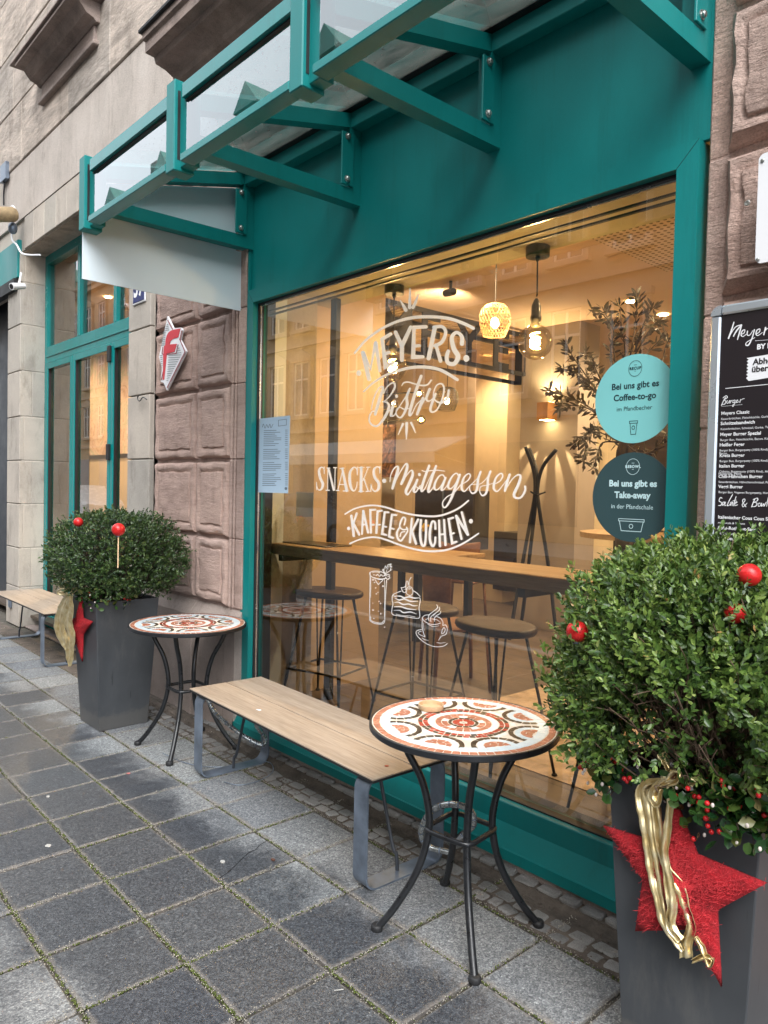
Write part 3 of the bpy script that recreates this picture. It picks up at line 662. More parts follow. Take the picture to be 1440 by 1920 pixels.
for k in range(3):
    x0, x1 = ls[k]+.004, ls[k+1]-.004; b = MB(); z0, z1 = .145, TZ0-.004; fr_ = .062
    b.box(x0, x0+fr_, DY-.012, DY+.055, z0, z1, .004); b.box(x1-fr_, x1, DY-.012, DY+.055, z0, z1, .004)
    b.box(x0+fr_, x1-fr_, DY-.012, DY+.055, z1-fr_, z1, .004); b.box(x0+fr_, x1-fr_, DY-.012, DY+.055, z0, z0+.14, .004)
    lf = b.build('door_leaf', M['teal_gloss'], bld)
    g = MB(); g.add([(x0+fr_, DY+.02, z0+.14), (x1-fr_, DY+.02, z0+.14), (x1-fr_, DY+.02, z1-fr_), (x0+fr_, DY+.02, z1-fr_)], [(0, 1, 2, 3)]); g.build('pane', M['glass_door'], lf, flip=False)
    g = MB(); a_ = x0+fr_; c_ = x1-fr_
    for q in ((a_, a_+.008), (c_-.008, c_)): g.box(q[0], q[1], DY-.004, DY+.02, z0+.14, z1-fr_)
    g.build('seal', M['rubber'], lf)
for zz in (dz(207, 665), dz(204, 848)):
    b = MB(); b.box(ls[2]-.035, ls[2]+.02, DY-.035, DY-.012, zz-.07, zz+.07, .004); b.build('hinge', M['black'], bld)
b = MB(); b.box(XL, -5.5, 2.44, 2.62, -.004, .012, .004); b.build('door_threshold', M['plinth'], bld)
# dark recess and roughcast at the far left
b = MB(); b.box(-30, XP-.01, 2.75, 2.9, -.15, 4.0); b.build('dark_panel', M['steel_dark'], bld); b = MB(); b.box(-30, XP-.005, 2.39, 2.6, 3.6, 4.0, .01); b.build('lintel_stone', M['ashlar'], bld)
# high masonry over the far left, cut by the picture edge
# ================================================================ canopy
can = thing('glass_canopy', 'teal steel canopy with glass roof and glass front panes over the shop window', 'canopy', (-2.5, 2.43, 2.93))
T7 = .068; M['drop'] = plain('water_drop', (.34, .36, .35), .05, rv=0)
XA_ = [-3.95, -2.965, -2.072, -1.19]
XA_[3] = -1.20
def bar(b, p, q, w_, h_, bv=.003):
    """square tube between points p, q of a side view (y, z), centred on x"""
    pass
for k, X in enumerate(XA_):
    x0, x1 = X, X+T7
    b = MB()
    # side-view ring: lower arm, wall upright, sloping upper arm
    def seg(y0, z0, y1, z1, h_):
        d = Vector((0, y1-y0, z1-z0)).normalized(); n = Vector((0, -d.z, d.y))*h_
        a = Vector((x0, y0, z0)); c = Vector((x0, y1, z1)); b.prism([a, c, c+n, a+n], (T7, 0, 0))
    b.prism([(x0, 1.50, 2.925), (x0, 2.43, 2.935), (x0, 2.43, 3.34), (x0, 2.36, 3.30), (x0, 2.36, 3.005), (x0, 1.50, 2.992)], (T7, 0, 0))
    fr = b.build('bracket_frame', M['teal'], can)
    b = MB(); b.prism([(x0+.001, 1.50, 3.085), (x0+.001, 2.362, 3.303), (x0+.001, 2.362, 3.372), (x0+.001, 1.50, 3.155)], (T7-.002, 0, 0)); b.build('upper_arm', M['teal'], can)
    b = MB(); b.box(x0-.006, x1+.0, 1.425, 1.52, 2.815, 3.185, .004); b.box(x0+.015, x1+.055, 1.455, 1.515, 2.83, 3.17, .003); b.build('front_post', M['teal'], can)
    b = MB(); b.box(x1-.004, x1+.002, 1.44, 1.452, 2.86, 3.14); b.build('rust_seam', M['rubber'], can)
    # fixing plate with two bolts on the side that faces the street's near end
    b = MB(); b.box(x1, x1+.010, 2.30, 2.375, 3.01, 3.265, .002); pl = b.build('fixing_plate', M['teal'], can)
    for zz in (3.245, 3.04):
        b = MB(); b.T = Matrix.Translation((x1+.010, 2.335, zz)) @ Matrix.Rotation(PI/2, 4, 'Y'); b.lathe([(.0165, 0), (.0165, .003), (.011, .004), (.011, .011), (.008, .014)], n=14); b.build('bolt', M['zinc'], pl)
# ledger along the wall and rails along the front
b = MB(); b.box(-3.95, -1.13, 2.362, 2.429, 3.30, 3.375, .003); b.build('wall_ledger', M['teal'], can)
b = MB(); b.box(-3.95, -1.13, 2.33, 2.40, 3.376, 3.40); b.build('gasket', M['rubber'], can)
b = MB(); b.tube([(-3.95, 2.30, 3.43), (-1.13, 2.30, 3.43)], .012, 8); b.build('glazing_tube', M['teal'], can)
for k in range(3):
    x0, x1 = XA_[k]+T7+.055, XA_[k+1]-.007
    b = MB(); b.box(x0, x1, 1.43, 1.475, 3.085, 3.145, .003); b.build('top_rail', M['teal_gloss'], can)
    b = MB(); b.box(x0, x1, 1.425, 1.49, 2.83, 2.862, .003); b.build('bottom_rail', M['teal_gloss'], can)
    b = MB(); b.add([(x0, 1.452, 2.862), (x1, 1.452, 2.862), (x1, 1.452, 3.085), (x0, 1.452, 3.085)], [(0, 1, 2, 3)]); b.build('front_pane', M['glass_front'], can, flip=False)
    b = MB(); b.box(x0, x1, 1.445, 1.460, 3.078, 3.085); b.build('pane_seal', M['rubber'], can)
    b = MB(); s0 = (1.47, 3.155); s1 = (2.36, 3.385); xa, xb = XA_[k]+.03, XA_[k+1]+.03
    b.add([(xa, s0[0], s0[1]), (xb, s0[0], s0[1]), (xb, s1[0], s1[1]), (xa, s1[0], s1[1])], [(0, 1, 2, 3)]); b.build('roof_pane', M['glass_roof'], can, flip=False)
    # rain drops on the upper edge of the roof glass
    n = 420; xx = rng.uniform(xa, xb, n); tt = rng.beta(1.2, 3.2, n); yy = s0[0]+(s1[0]-s0[0])*tt; zz = s0[1]+(s1[1]-s0[1])*tt+.001
    tag(scatter('rain_drops', OCTA_V, OCTA_F, M['drop'], rot_from(rng.normal(size=(n, 3))), np.stack([xx, yy, zz], 1), rng.uniform(.0015, .0048, n), can), kind='stuff')
# short run beyond the last bracket
b = MB(); b.box(-1.13, -1.0, 1.425, 1.49, 2.83, 2.862, .003)
# white end panel
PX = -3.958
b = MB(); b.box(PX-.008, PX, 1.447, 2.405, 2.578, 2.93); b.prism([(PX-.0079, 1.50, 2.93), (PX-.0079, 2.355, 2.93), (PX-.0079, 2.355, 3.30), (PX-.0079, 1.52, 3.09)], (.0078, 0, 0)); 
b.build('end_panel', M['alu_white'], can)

# ================================================================ signs and fittings on the wall
def plane_y(y): return lambda px, py: at(px, py, y=y)
# red F emblem
fs = thing('emblem_sign', 'white diamond shaped sign with a red letter F on the pink rusticated pillar', 'sign', at(314, 660, y=2.34))
S = 12.8; O_ = (280, 590)
q = lambda x, y, yy=2.335: at(O_[0]+x/S, O_[1]+y/S, y=yy)
outl = [(435, 40), (575, 325), (755, 310), (795, 370), (740, 600), (885, 880), (420, 1820), (345, 1635), (275, 1610), (300, 1270), (232, 1010), (330, 560)]
M['sign_white'] = plain('white_sign_face', (.80, .80, .82), .4, var=.02, rv=0); M['sign_red'] = plain('red_sign_print', (.60, .018, .035), .4, var=.04, rv=0)
M['sign_grey'] = plain('grey_sign_lines', (.25, .28, .29), .5, rv=0); M['sign_dred'] = plain('dark_red_outline', (.25, .01, .02), .5, rv=0)
b = MB(); b.prism([q(*p) for p in outl], (0, .012, 0)); b.build('sign_plate', M['sign_white'], fs)
b = MB(); fpoly = [(740, 335), (575, 360), (500, 385), (440, 445), (405, 530), (385, 640), (378, 730), (345, 760), (340, 1560), (285, 1570), (330, 800), (378, 735)]
f1 = [(740, 332), (600, 356), (520, 380), (455, 430), (415, 500), (390, 600), (375, 740), (350, 745), (330, 1010), (322, 1560), (350, 1560), (415, 930), (600, 890), (655, 700), (480, 715), (510, 625), (560, 580), (690, 540)]
b.prism([q(x, y, 2.332) for x, y in f1], (0, .003, 0)); b.build('letter', M['sign_red'], fs)
b = MB(); inkmesh(b, [['L', (440, 130), (555, 350)], ['L', (775, 390), (730, 590), (855, 890), (425, 1750)], ['L', (415, 950), (640, 930), (690, 720)], ['L', (325, 780), (305, 930), (335, 960)], ['L', (290, 1560), (345, 1300)]], O_[0], O_[1], S, plane_y(2.3325), 20); b.build('outline', M['sign_dred'], fs)
b = MB(); L_ = []
for i in range(12): y = 240+i*44; hw = 30+i*14; L_.append(['L', (435-hw*.55-i*6, y+8), (min(435+hw*.5, 400+max(0, 150-i*14)), y-8)] if i < 4 else ['L', (360-i*6, y+8), (400-i*3, y+2)])
for i in range(16): y = 745+i*55; xl = 640 if i < 4 else 450-(i-4)*4; xr = 700+i*22 if i < 4 else 790-(i-3)*28; L_.append(['L', (xl+20, y+14), (max(xr, xl+40), y)])
for i in range(6): L_.append(['L', (262+i*9, 985+i*48), (318, 978+i*48)])
inkmesh(b, L_, O_[0], O_[1], S, plane_y(2.3328), 17); b.build('stripes', M['sign_grey'], fs)
# house number
hn = thing('house_number_plate', 'small dark blue enamel plate with white number 37', 'number plate', at(262, 552, y=2.37))
M['enamel'] = plain('blue_enamel', (.012, .022, .13), .2, rv=0)
p0, p1 = at(252, 520, y=2.375), at(272, 562, y=2.375); zc_ = p1.z
b = MB(); b.box(p0.x-.012, p1.x+.012, 2.368, 2.378, zc_-.012, zc_+.30, .004); b.build('plate_rim', M['sign_white'], hn)
b = MB(); b.box(p0.x, p1.x, 2.365, 2.369, zc_, zc_+.288, .002); b.build('plate', M['enamel'], hn)
b = MB(); textmesh(b, '37', ((p0.x+p1.x)/2, 2.3645, zc_+.045), (1, 0, 0), (0, 0, 1), .21, bold=.006, wscale=.82); b.build('number', M['sign_white'], hn)
# S hook
b = MB(); b.tube(catmull([at(x, y, y=2.35) for x, y in ((275, 749), (268, 745), (262, 752), (258, 748), (259, 743), (264, 741))], 4), .004, 6); tag(b.build('wall_hook', M['iron']), 'black bent wire hook in the pale stone below the house number', 'hook')
# blank white panel with screws, right wall
wp = thing('blank_panel', 'blank white enamel panel with rounded corners screwed to the red sandstone', 'panel', at(1430, 400, y=2.29))
YW = 2.285; a0, a1 = at(1423, 290, y=YW), at(1413, 496, y=YW); zt_, zb_ = a0.z, a1.z; xl_ = a0.x
def rrect(x0, x1, z0, z1, y, r_, n=6):
    pts = []
    for cx_, cz_, a in ((x1-r_, z1-r_, 0), (x0+r_, z1-r_, PI/2), (x0+r_, z0+r_, PI), (x1-r_, z0+r_, 3*PI/2)):
        pts += [(cx_+r_*math.cos(a+PI/2*k/n), y, cz_+r_*math.sin(a+PI/2*k/n)) for k in range(n+1)]
    return pts
b = MB(); b.prism(rrect(xl_, xl_+.42, zb_, zt_, YW, .018), (0, .008, 0)); b.build('panel_sheet', M['sign_white'], wp)
for px, py in ((1430, 301), (1421, 487)):
    c = at(px, py, y=YW-.001); b = MB(); b.T = Matrix.Translation(c) @ Matrix.Rotation(PI/2, 4, 'X'); b.lathe([(.0055, 0), (.0055, .002), (.003, .003)], n=12); b.build('screw', M['zinc'], wp)
b = MB(); c = at(1402, 381, y=2.315); b.T = Matrix.Translation(c) @ Matrix.Rotation(PI/2, 4, 'X'); b.lathe([(.008, 0), (.009, .003), (.006, .006), (.004, .003)], n=12); tag(b.build('wall_plug', M['zinc']), 'old metal wall plug in the red sandstone beside the blank panel', 'wall plug')
# menu board
YM = 2.27
mb_ = thing('menu_board', 'black burger menu board in a silver snap frame on the red sandstone wall', 'menu board', at(1400, 800, y=YM))
mt, ml = at(1334, 575, y=YM), at(1334, 600, y=YM).x; mzt = at(1345, 578, y=YM).z+.006; mw = .52; mz0 = mzt-.95
M['frame_silver'] = plain('silver_snap_frame', (.50, .55, .60), .3, .6, var=.05); M['board'] = plain('black_menu_print', (.018, .014, .017), .28, rv=0); M['chalk'] = plain('white_menu_print', (.78, .78, .8), .6, rv=0)
b = MB(); fwid = .030
for (x0, x1, z0, z1) in ((ml, ml+fwid, mz0+fwid, mzt-fwid), (ml+mw-fwid, ml+mw, mz0+fwid, mzt-fwid), (ml+fwid, ml+mw-fwid, mzt-fwid, mzt), (ml+fwid, ml+mw-fwid, mz0, mz0+fwid)): b.box(x0, x1, YM-.006, YM+.012, z0+.001, z1-.001, .005)
b.build('snap_frame', M['frame_silver'], mb_)
b = MB()
for (cx_, cz_, a) in ((ml+fwid, mzt-fwid, PI/2), (ml+mw-fwid, mzt-fwid, 0), (ml+fwid, mz0+fwid, PI), (ml+mw-fwid, mz0+fwid, 3*PI/2)):
    b = MB(); b.prism([(cx_, YM-.007, cz_)]+[(cx_+fwid*math.cos(a+PI/2*k/6), YM-.007, cz_+fwid*math.sin(a+PI/2*k/6)) for k in range(7)], (0, .019, 0)); b.build('frame_corner', M['frame_silver'], mb_)
b = MB(); b.box(ml+.01, ml+mw-.01, YM+.002, YM+.02, mz0+.01, mzt-.01); b.build('menu_sheet', M['board'], mb_)
YT = YM+.0012; mp = plane_y(YT); b = MB()
def mtext(px, py, txt, size, bold=0, m=None, **k):
    p = at(px, py, y=YT); textmesh(m or b, txt, p, (1, 0, 0), (0, 0, 1), size, 'LEFT', bold, **k)
for px, py, s1, s2 in ((1352, 778, 'Meyers Classic', 'Kaiserbrötchen, Fleischküchle, Gurke, Tomate'), (1351, 797, 'Schnitzelsandwich', 'Kaiserbrötchen, Schnitzel, Gurke, Tomate'), (1350, 817.5, 'Meyer Burger Spezial', 'Burger Bun, Fleischküchle, Bacon, Käse'), (1349, 837, 'Heißer Feger', 'Burger Bun, Burgerpatty (100% Rind), Jalapeños'), (1349, 857, 'Kreta Burger', 'Burger Bun, Burgerpatty (100% Rind), Feta'), (1348, 876.5, 'Italian Burger', 'Ciabatta, Burgerpatty (100% Rind), Aioli'), (1347, 896, 'Chili-Hähnchen Burger', 'Sesambrötchen, Hähnchenschnitzel, Paprika'), (1347, 915, 'Veggi Burger', 'Burger Bun, Veganes Burgerpatty, Honig'), (1346, 972, 'Italienischer Cous Cous Salat', 'mit Rucola & Tomate'), (1345, 992, 'Apfel-Rotkraut-Salat', 'mit Orangenfilets'), (1345, 1011, 'Rohkostsalat', 'idealer Begleiter zu unserem Mittagstisch'), (1344, 1032, 'Bauernteller Schinken & Käse', '')):
    mtext(px, py, s1, .0138, .0003); 
    if s2: mtext(px, py+9.5, s2, .0092, 0)
mtext(1348.5, 852, 'Bacon', .0095); mtext(1347, 890, 'Mozzarella, Pesto', .0095)
mtext(1419, 655, 'BY MEYERS', .020, .0009)
inkmesh(b, [['L', (300, 1243, 9), (900, 1185, 9)], ['L', (710, 583, 5), (900, 570, 5)], ['L', (240, 1492, 3), (530, 1466, 3)],
   [(415, 325, 14), (380, 440, 20), (340, 550, 20)], [(340, 545, 10), (430, 400, 12), (510, 365, 16)], [(520, 365, 20), (450, 440, 12), (410, 520, 18)], [(412, 515, 10), (470, 430, 10), (520, 370, 14)], [(520, 372, 18), (490, 480, 20), (465, 565, 14)],
   [(530, 490, 12), (560, 470, 12), (565, 430, 12), (530, 450, 16), (515, 500, 16), (540, 525, 12), (590, 490, 8)], [(605, 450, 16), (600, 500, 16), (635, 505, 12), (680, 440, 8)], [(700, 430, 16), (670, 540, 16), (620, 640, 18), (580, 640, 14), (600, 600, 10), (705, 540, 8)],
   [(725, 490, 12), (770, 460, 12), (775, 420, 12), (735, 440, 16), (722, 490, 16), (750, 510, 12), (810, 470, 8)], [(855, 400, 20), (830, 500, 18)], [(830, 470, 8), (870, 420, 12), (886, 415, 12)],
   [(300, 1370, 11), (270, 1420, 11), (245, 1480, 11)], [(265, 1375, 8), (310, 1345, 10), (325, 1370, 10), (280, 1405, 8), (305, 1420, 10), (290, 1460, 10), (245, 1465, 8)],
   [(325, 1410, 9), (318, 1440, 9), (335, 1450, 8), (358, 1410, 8)], [(360, 1410, 9), (355, 1448, 8)], [(375, 1410, 9), (368, 1446, 9)], [(372, 1430, 6), (395, 1405, 8)], [(430, 1405, 8), (410, 1410, 8), (402, 1440, 9), (428, 1430, 7), (436, 1405, 9), (425, 1460, 9), (405, 1495, 9), (400, 1475, 7), (450, 1435, 6)], [(450, 1425, 6), (475, 1410, 7), (460, 1405, 8), (452, 1440, 9), (490, 1425, 6)], [(510, 1395, 10), (500, 1440, 9)], [(505, 1410, 6), (540, 1390, 8), (565, 1385, 6)]],
   1320, 560, 7.385, mp, 12)
inkmesh(b, [[(165, 655, 7), (150, 650, 7), (138, 680, 7), (160, 695, 7), (155, 720, 8), (132, 722, 6)], [(190, 690, 6), (172, 695, 7), (172, 722, 7), (195, 690, 6), (190, 722, 7), (205, 718, 5)], [(262, 622, 7), (225, 690, 7), (215, 725, 7), (235, 715, 5)], [(262, 690, 5), (245, 695, 6), (240, 722, 6), (262, 692, 6), (258, 724, 6)], [(295, 640, 6), (275, 700, 7), (272, 726, 6)], [(262, 680, 4), (300, 672, 4)], [(280, 705, 5), (305, 692, 6), (290, 690, 6), (284, 722, 6), (310, 715, 5)],
   [(385, 735, 6), (358, 695, 6), (355, 672, 6), (372, 662, 6), (375, 680, 6), (352, 710, 6), (358, 735, 6), (385, 712, 5), (395, 700, 5)],
   [(465, 665, 8), (450, 700, 8), (437, 735, 8)], [(450, 668, 6), (490, 655, 7), (490, 678, 7), (460, 692, 5), (485, 700, 7), (475, 728, 7), (440, 732, 6)], [(515, 700, 6), (498, 705, 6), (500, 730, 6), (520, 720, 6), (512, 700, 5)], [(530, 700, 7), (528, 730, 7), (550, 705, 6), (550, 730, 6), (572, 690, 6)], [(590, 650, 7), (575, 730, 7)]], 1320, 800, 4.885, mp, 7)
b.build('menu_text', M['chalk'], mb_)
b = MB(); zig = [(590, 822)]+[(590+(30 if k % 2 else 4)-k*1, 822+k*23) for k in range(1, 13)]+[(618, 1140), (1400, 1010), (1400, 690)]
b.prism([at(1320+x/7.385, 560+y/7.385, y=YT) for x, y in zig], (0, .001, 0)); b.build('torn_label', M['chalk'], mb_)
b = MB()
for px, py, t_ in ((1411.5, 684, 'Abholung'), (1409, 698, 'über uns')):
    p = at(px, py, y=YT-.0006); textmesh(b, t_, p, (1, 0, .0), (0, 0, 1), .0245, 'LEFT', .0007)
b.build('label_text', M['board'], mb_)

# ================================================================ writing on the window
YL = YG-.0015; gp = plane_y(YL)
def letter(name, label, cat, strokes_sets, extra=None):
    b = MB()
    for (S_, ox, oy, s, w_) in strokes_sets: inkmesh(b, S_, ox, oy, s, gp, w_)
    return tag(b.build(name, M['vinyl'], flip=False), label, cat)
def fat(S_, k_): return [['L']+[(p[0], p[1])+((p[2]*k_,) if len(p) > 2 else ()) for p in st[1:]] if st[0] == 'L' else [(p[0], p[1])+((p[2]*k_,) if len(p) > 2 else ()) for p in st] for st in S_]
meyers = [
 [(25, 680, 16), (150, 540, 20), (330, 420, 20), (520, 350, 24), (720, 328, 26), (930, 345, 26), (1080, 395, 26), (1170, 440, 26)],
 [(112, 1050, 12), (200, 970, 16), (320, 895, 18), (440, 850, 22), (580, 818, 24), (720, 815, 26), (860, 845, 26), (1015, 935, 24)],
 [(65, 872, 40)], [(1102, 730, 48)],
 ['L', (105, 675, 34), (165, 930, 34)], ['L', (110, 672, 26), (180, 830, 22), (225, 585, 26)], ['L', (230, 580, 30), (270, 850, 26)],
 ['L', (375, 495, 26), (290, 545, 28), (325, 810, 34), (400, 775, 28)], ['L', (312, 690, 26), (358, 672, 26)],
 ['L', (420, 478, 30), (482, 610, 34)], ['L', (567, 430, 28), (482, 610, 34), (482, 745, 32)],
 ['L', (715, 425, 28), (600, 432, 28), (590, 718, 34), (685, 715, 26)], ['L', (598, 612, 26), (650, 608, 26)],
 ['L', (800, 432, 34), (740, 730, 34)], [(790, 430, 26), (870, 425, 26), (905, 480, 26), (870, 570, 28), (800, 610, 26)], ['L', (810, 600, 26), (855, 755, 30)],
 [(1062, 590, 34), (1060, 520, 30), (1010, 480, 26), (965, 530, 32), (985, 640, 38), (1025, 710, 38), (990, 780, 34), (930, 775, 32), (915, 720, 32), (930, 660, 28)],
 ['L', (468, 172, 8), (500, 225, 22), (520, 265, 30)], ['L', (562, 55, 8), (560, 160, 22), (558, 240, 28)], ['L', (643, 112, 8), (615, 190, 22), (590, 240, 26)],
]
bistro = [
 [(262, 555, 14), (290, 420, 16), (350, 290, 18), (405, 250, 22), (415, 290, 34), (370, 430, 38), (312, 625, 34)],
 [(420, 460, 8), (500, 390, 14), (570, 280, 24), (575, 215, 26), (535, 205, 18), (470, 260, 14), (430, 340, 12)],
 [(415, 455, 14), (480, 470, 22), (500, 530, 30), (450, 650, 32), (370, 760, 26), (310, 785, 22), (245, 740, 20), (235, 660, 18), (270, 590, 14), (300, 585, 10)],
 [(495, 590, 10), (555, 530, 14)], [(578, 450, 30), (540, 560, 34), (525, 640, 32)], [(525, 645, 20), (570, 640, 14), (620, 550, 12), (700, 430, 14), (770, 320, 18)],
 [(602, 380, 36)],
 [(782, 280, 26), (740, 390, 32), (745, 500, 34), (700, 620, 26), (650, 670, 20), (600, 630, 16), (605, 560, 12), (650, 530, 10), (700, 555, 16), (770, 545, 12)],
 [(935, 108, 34), (880, 260, 36), (820, 450, 36), (780, 600, 34), (785, 640, 28), (820, 600, 14), (870, 500, 12), (950, 420, 14)],
 [(672, 240, 10), (700, 200, 16), (760, 190, 18), (850, 215, 18), (940, 235, 20), (1020, 225, 20), (1070, 165, 18)],
 [(960, 410, 34), (920, 520, 36), (880, 625, 30)], [(885, 610, 10), (970, 450, 12), (1050, 290, 14)], [(1050, 285, 32), (1010, 390, 30), (1015, 440, 22), (1060, 440, 14), (1120, 380, 10)],
 [(1130, 350, 28), (1080, 480, 30), (1060, 560, 30), (1085, 595, 22), (1150, 560, 18), (1220, 420, 20), (1245, 280, 22), (1215, 215, 20), (1150, 230, 16), (1110, 310, 14), (1105, 400, 14), (1150, 455, 20), (1220, 465, 26), (1290, 400, 30), (1308, 300, 26)],
 ['L', (690, 755, 26), (660, 820, 20), (625, 900, 8)], ['L', (742, 745, 34), (738, 850, 30), (735, 965, 8)], ['L', (800, 740, 26), (830, 800, 22), (858, 875, 8)],
]
letter('bistro_lettering', 'white hand lettered MEYERS Bistro logo on the shop window', 'lettering', [(fat(meyers, 1.22), 660, 530, 5.143, 34), (fat(bistro, 1.15), 660, 690, 7.2, 26)])
snacks = [
 [(182, 180, 8), (178, 125, 12), (145, 105, 14), (118, 150, 26), (135, 240, 30), (165, 310, 30), (150, 370, 22), (115, 385, 12), (95, 350, 8), (88, 290, 8)], ['L', (182, 100, 8), (182, 185, 8)], ['L', (88, 290, 8), (88, 385, 8)],
 ['L', (228, 115, 8), (224, 385, 8)], ['L', (235, 120, 22), (300, 385, 22)], ['L', (318, 112, 9), (312, 385, 9)], ['L', (205, 388, 12), (245, 388, 12)], ['L', (300, 110, 12), (335, 110, 12)], ['L', (218, 115, 12), (250, 115, 12)],
 ['L', (415, 120, 9), (350, 388, 9)], ['L', (405, 120, 22), (460, 392, 34)], ['L', (372, 315, 10), (440, 320, 10)], ['L', (332, 390, 12), (368, 390, 12)], ['L', (418, 396, 12), (478, 396, 12)], ['L', (378, 122, 12), (425, 116, 12)],
 [(590, 190, 10), (585, 130, 12), (550, 105, 14), (505, 160, 26), (498, 260, 32), (515, 360, 28), (550, 395, 14), (580, 350, 10), (590, 285, 8)], ['L', (592, 100, 9), (590, 200, 9)],
 ['L', (640, 110, 30), (635, 400, 32)], ['L', (725, 110, 8), (660, 270, 8)], ['L', (672, 245, 14), (725, 400, 12)], ['L', (612, 110, 10), (670, 108, 10)], ['L', (610, 402, 12), (665, 402, 12)], ['L', (705, 106, 10), (748, 104, 10)], ['L', (700, 402, 12), (748, 400, 12)],
 [(868, 165, 8), (865, 115, 12), (830, 100, 14), (795, 140, 24), (805, 225, 30), (855, 300, 32), (850, 370, 28), (810, 402, 16), (775, 370, 10), (762, 315, 8)], ['L', (872, 92, 9), (868, 178, 9)], ['L', (762, 312, 9), (758, 405, 9)],
 [(922, 272, 44)],
]
mit1 = [
 [(988, 285, 10), (1000, 200, 12), (1040, 120, 16), (1085, 95, 20), (1085, 150, 34), (1045, 280, 36), (1020, 365, 30)], [(1022, 360, 8), (1090, 210, 12), (1160, 90, 16), (1195, 62, 22), (1200, 110, 34), (1160, 240, 34), (1128, 310, 30)], [(1130, 305, 8), (1190, 210, 12), (1240, 150, 14), (1265, 150, 22), (1265, 210, 34), (1215, 330, 36), (1185, 400, 34), (1205, 440, 26), (1240, 400, 14), (1320, 270, 12)],
 [(1325, 258, 28), (1290, 350, 32), (1282, 400, 28), (1310, 405, 18), (1360, 330, 12)], [(1350, 192, 32)],
]
mit2 = [
 [(162, 150, 28), (110, 290, 32), (70, 420, 32), (72, 465, 26), (110, 430, 12), (150, 340, 10), (200, 240, 8)], [(245, 155, 28), (195, 300, 32), (155, 430, 32), (155, 475, 26), (195, 440, 12), (240, 360, 10)], [(72, 210, 10), (110, 222, 12), (180, 212, 12), (260, 208, 12), (350, 218, 10)],
 [(42, 262, 34)], [(5, 410, 10), (45, 430, 12), (100, 330, 10)],
 [(352, 300, 12), (330, 265, 16), (285, 280, 18), (240, 350, 26), (225, 420, 28), (250, 450, 18), (300, 410, 12), (355, 310, 12)], [(362, 300, 26), (325, 400, 30), (315, 450, 26), (345, 440, 12), (390, 380, 10), (430, 300, 10)],
 [(520, 275, 12), (500, 245, 16), (455, 270, 18), (410, 345, 26), (395, 410, 28), (425, 435, 18), (480, 380, 12), (530, 280, 12)], [(538, 262, 28), (490, 400, 32), (430, 560, 30), (370, 655, 22), (335, 655, 18), (330, 600, 14), (380, 535, 12), (470, 480, 12), (560, 370, 10)],
 [(580, 370, 10), (640, 330, 14), (668, 275, 18), (645, 250, 16), (595, 290, 22), (565, 370, 28), (565, 440, 28), (600, 465, 16), (660, 400, 10), (760, 300, 10), (790, 225, 14)],
 [(795, 225, 24), (765, 310, 28), (755, 400, 30), (735, 470, 26), (690, 490, 18), (660, 440, 14), (670, 390, 10), (720, 380, 10), (800, 370, 10), (880, 290, 10), (905, 225, 14)],
 [(915, 220, 24), (885, 310, 28), (880, 400, 30), (860, 490, 26), (815, 518, 18), (785, 470, 14), (795, 410, 10), (850, 395, 10), (940, 370, 10)],
 [(960, 380, 10), (1030, 340, 14), (1065, 280, 18), (1045, 245, 16), (990, 290, 22), (960, 370, 28), (960, 440, 28), (1000, 465, 16), (1060, 400, 10), (1120, 320, 10)],
 [(1150, 260, 28), (1115, 370, 32), (1092, 460, 28)], [(1095, 455, 10), (1180, 320, 12), (1250, 265, 18), (1285, 285, 28), (1255, 390, 34), (1205, 500, 34), (1225, 545, 28), (1290, 540, 24), (1340, 460, 26), (1340, 405, 24)],
]
letter('snacks_lettering', 'white lettering SNACKS Mittagessen on the shop window', 'lettering', [(fat(snacks, 1.1), 580, 860, 6.545, 11), (mit1, 580, 860, 6.545, 20), (mit2, 780, 850, 6.545, 20)])
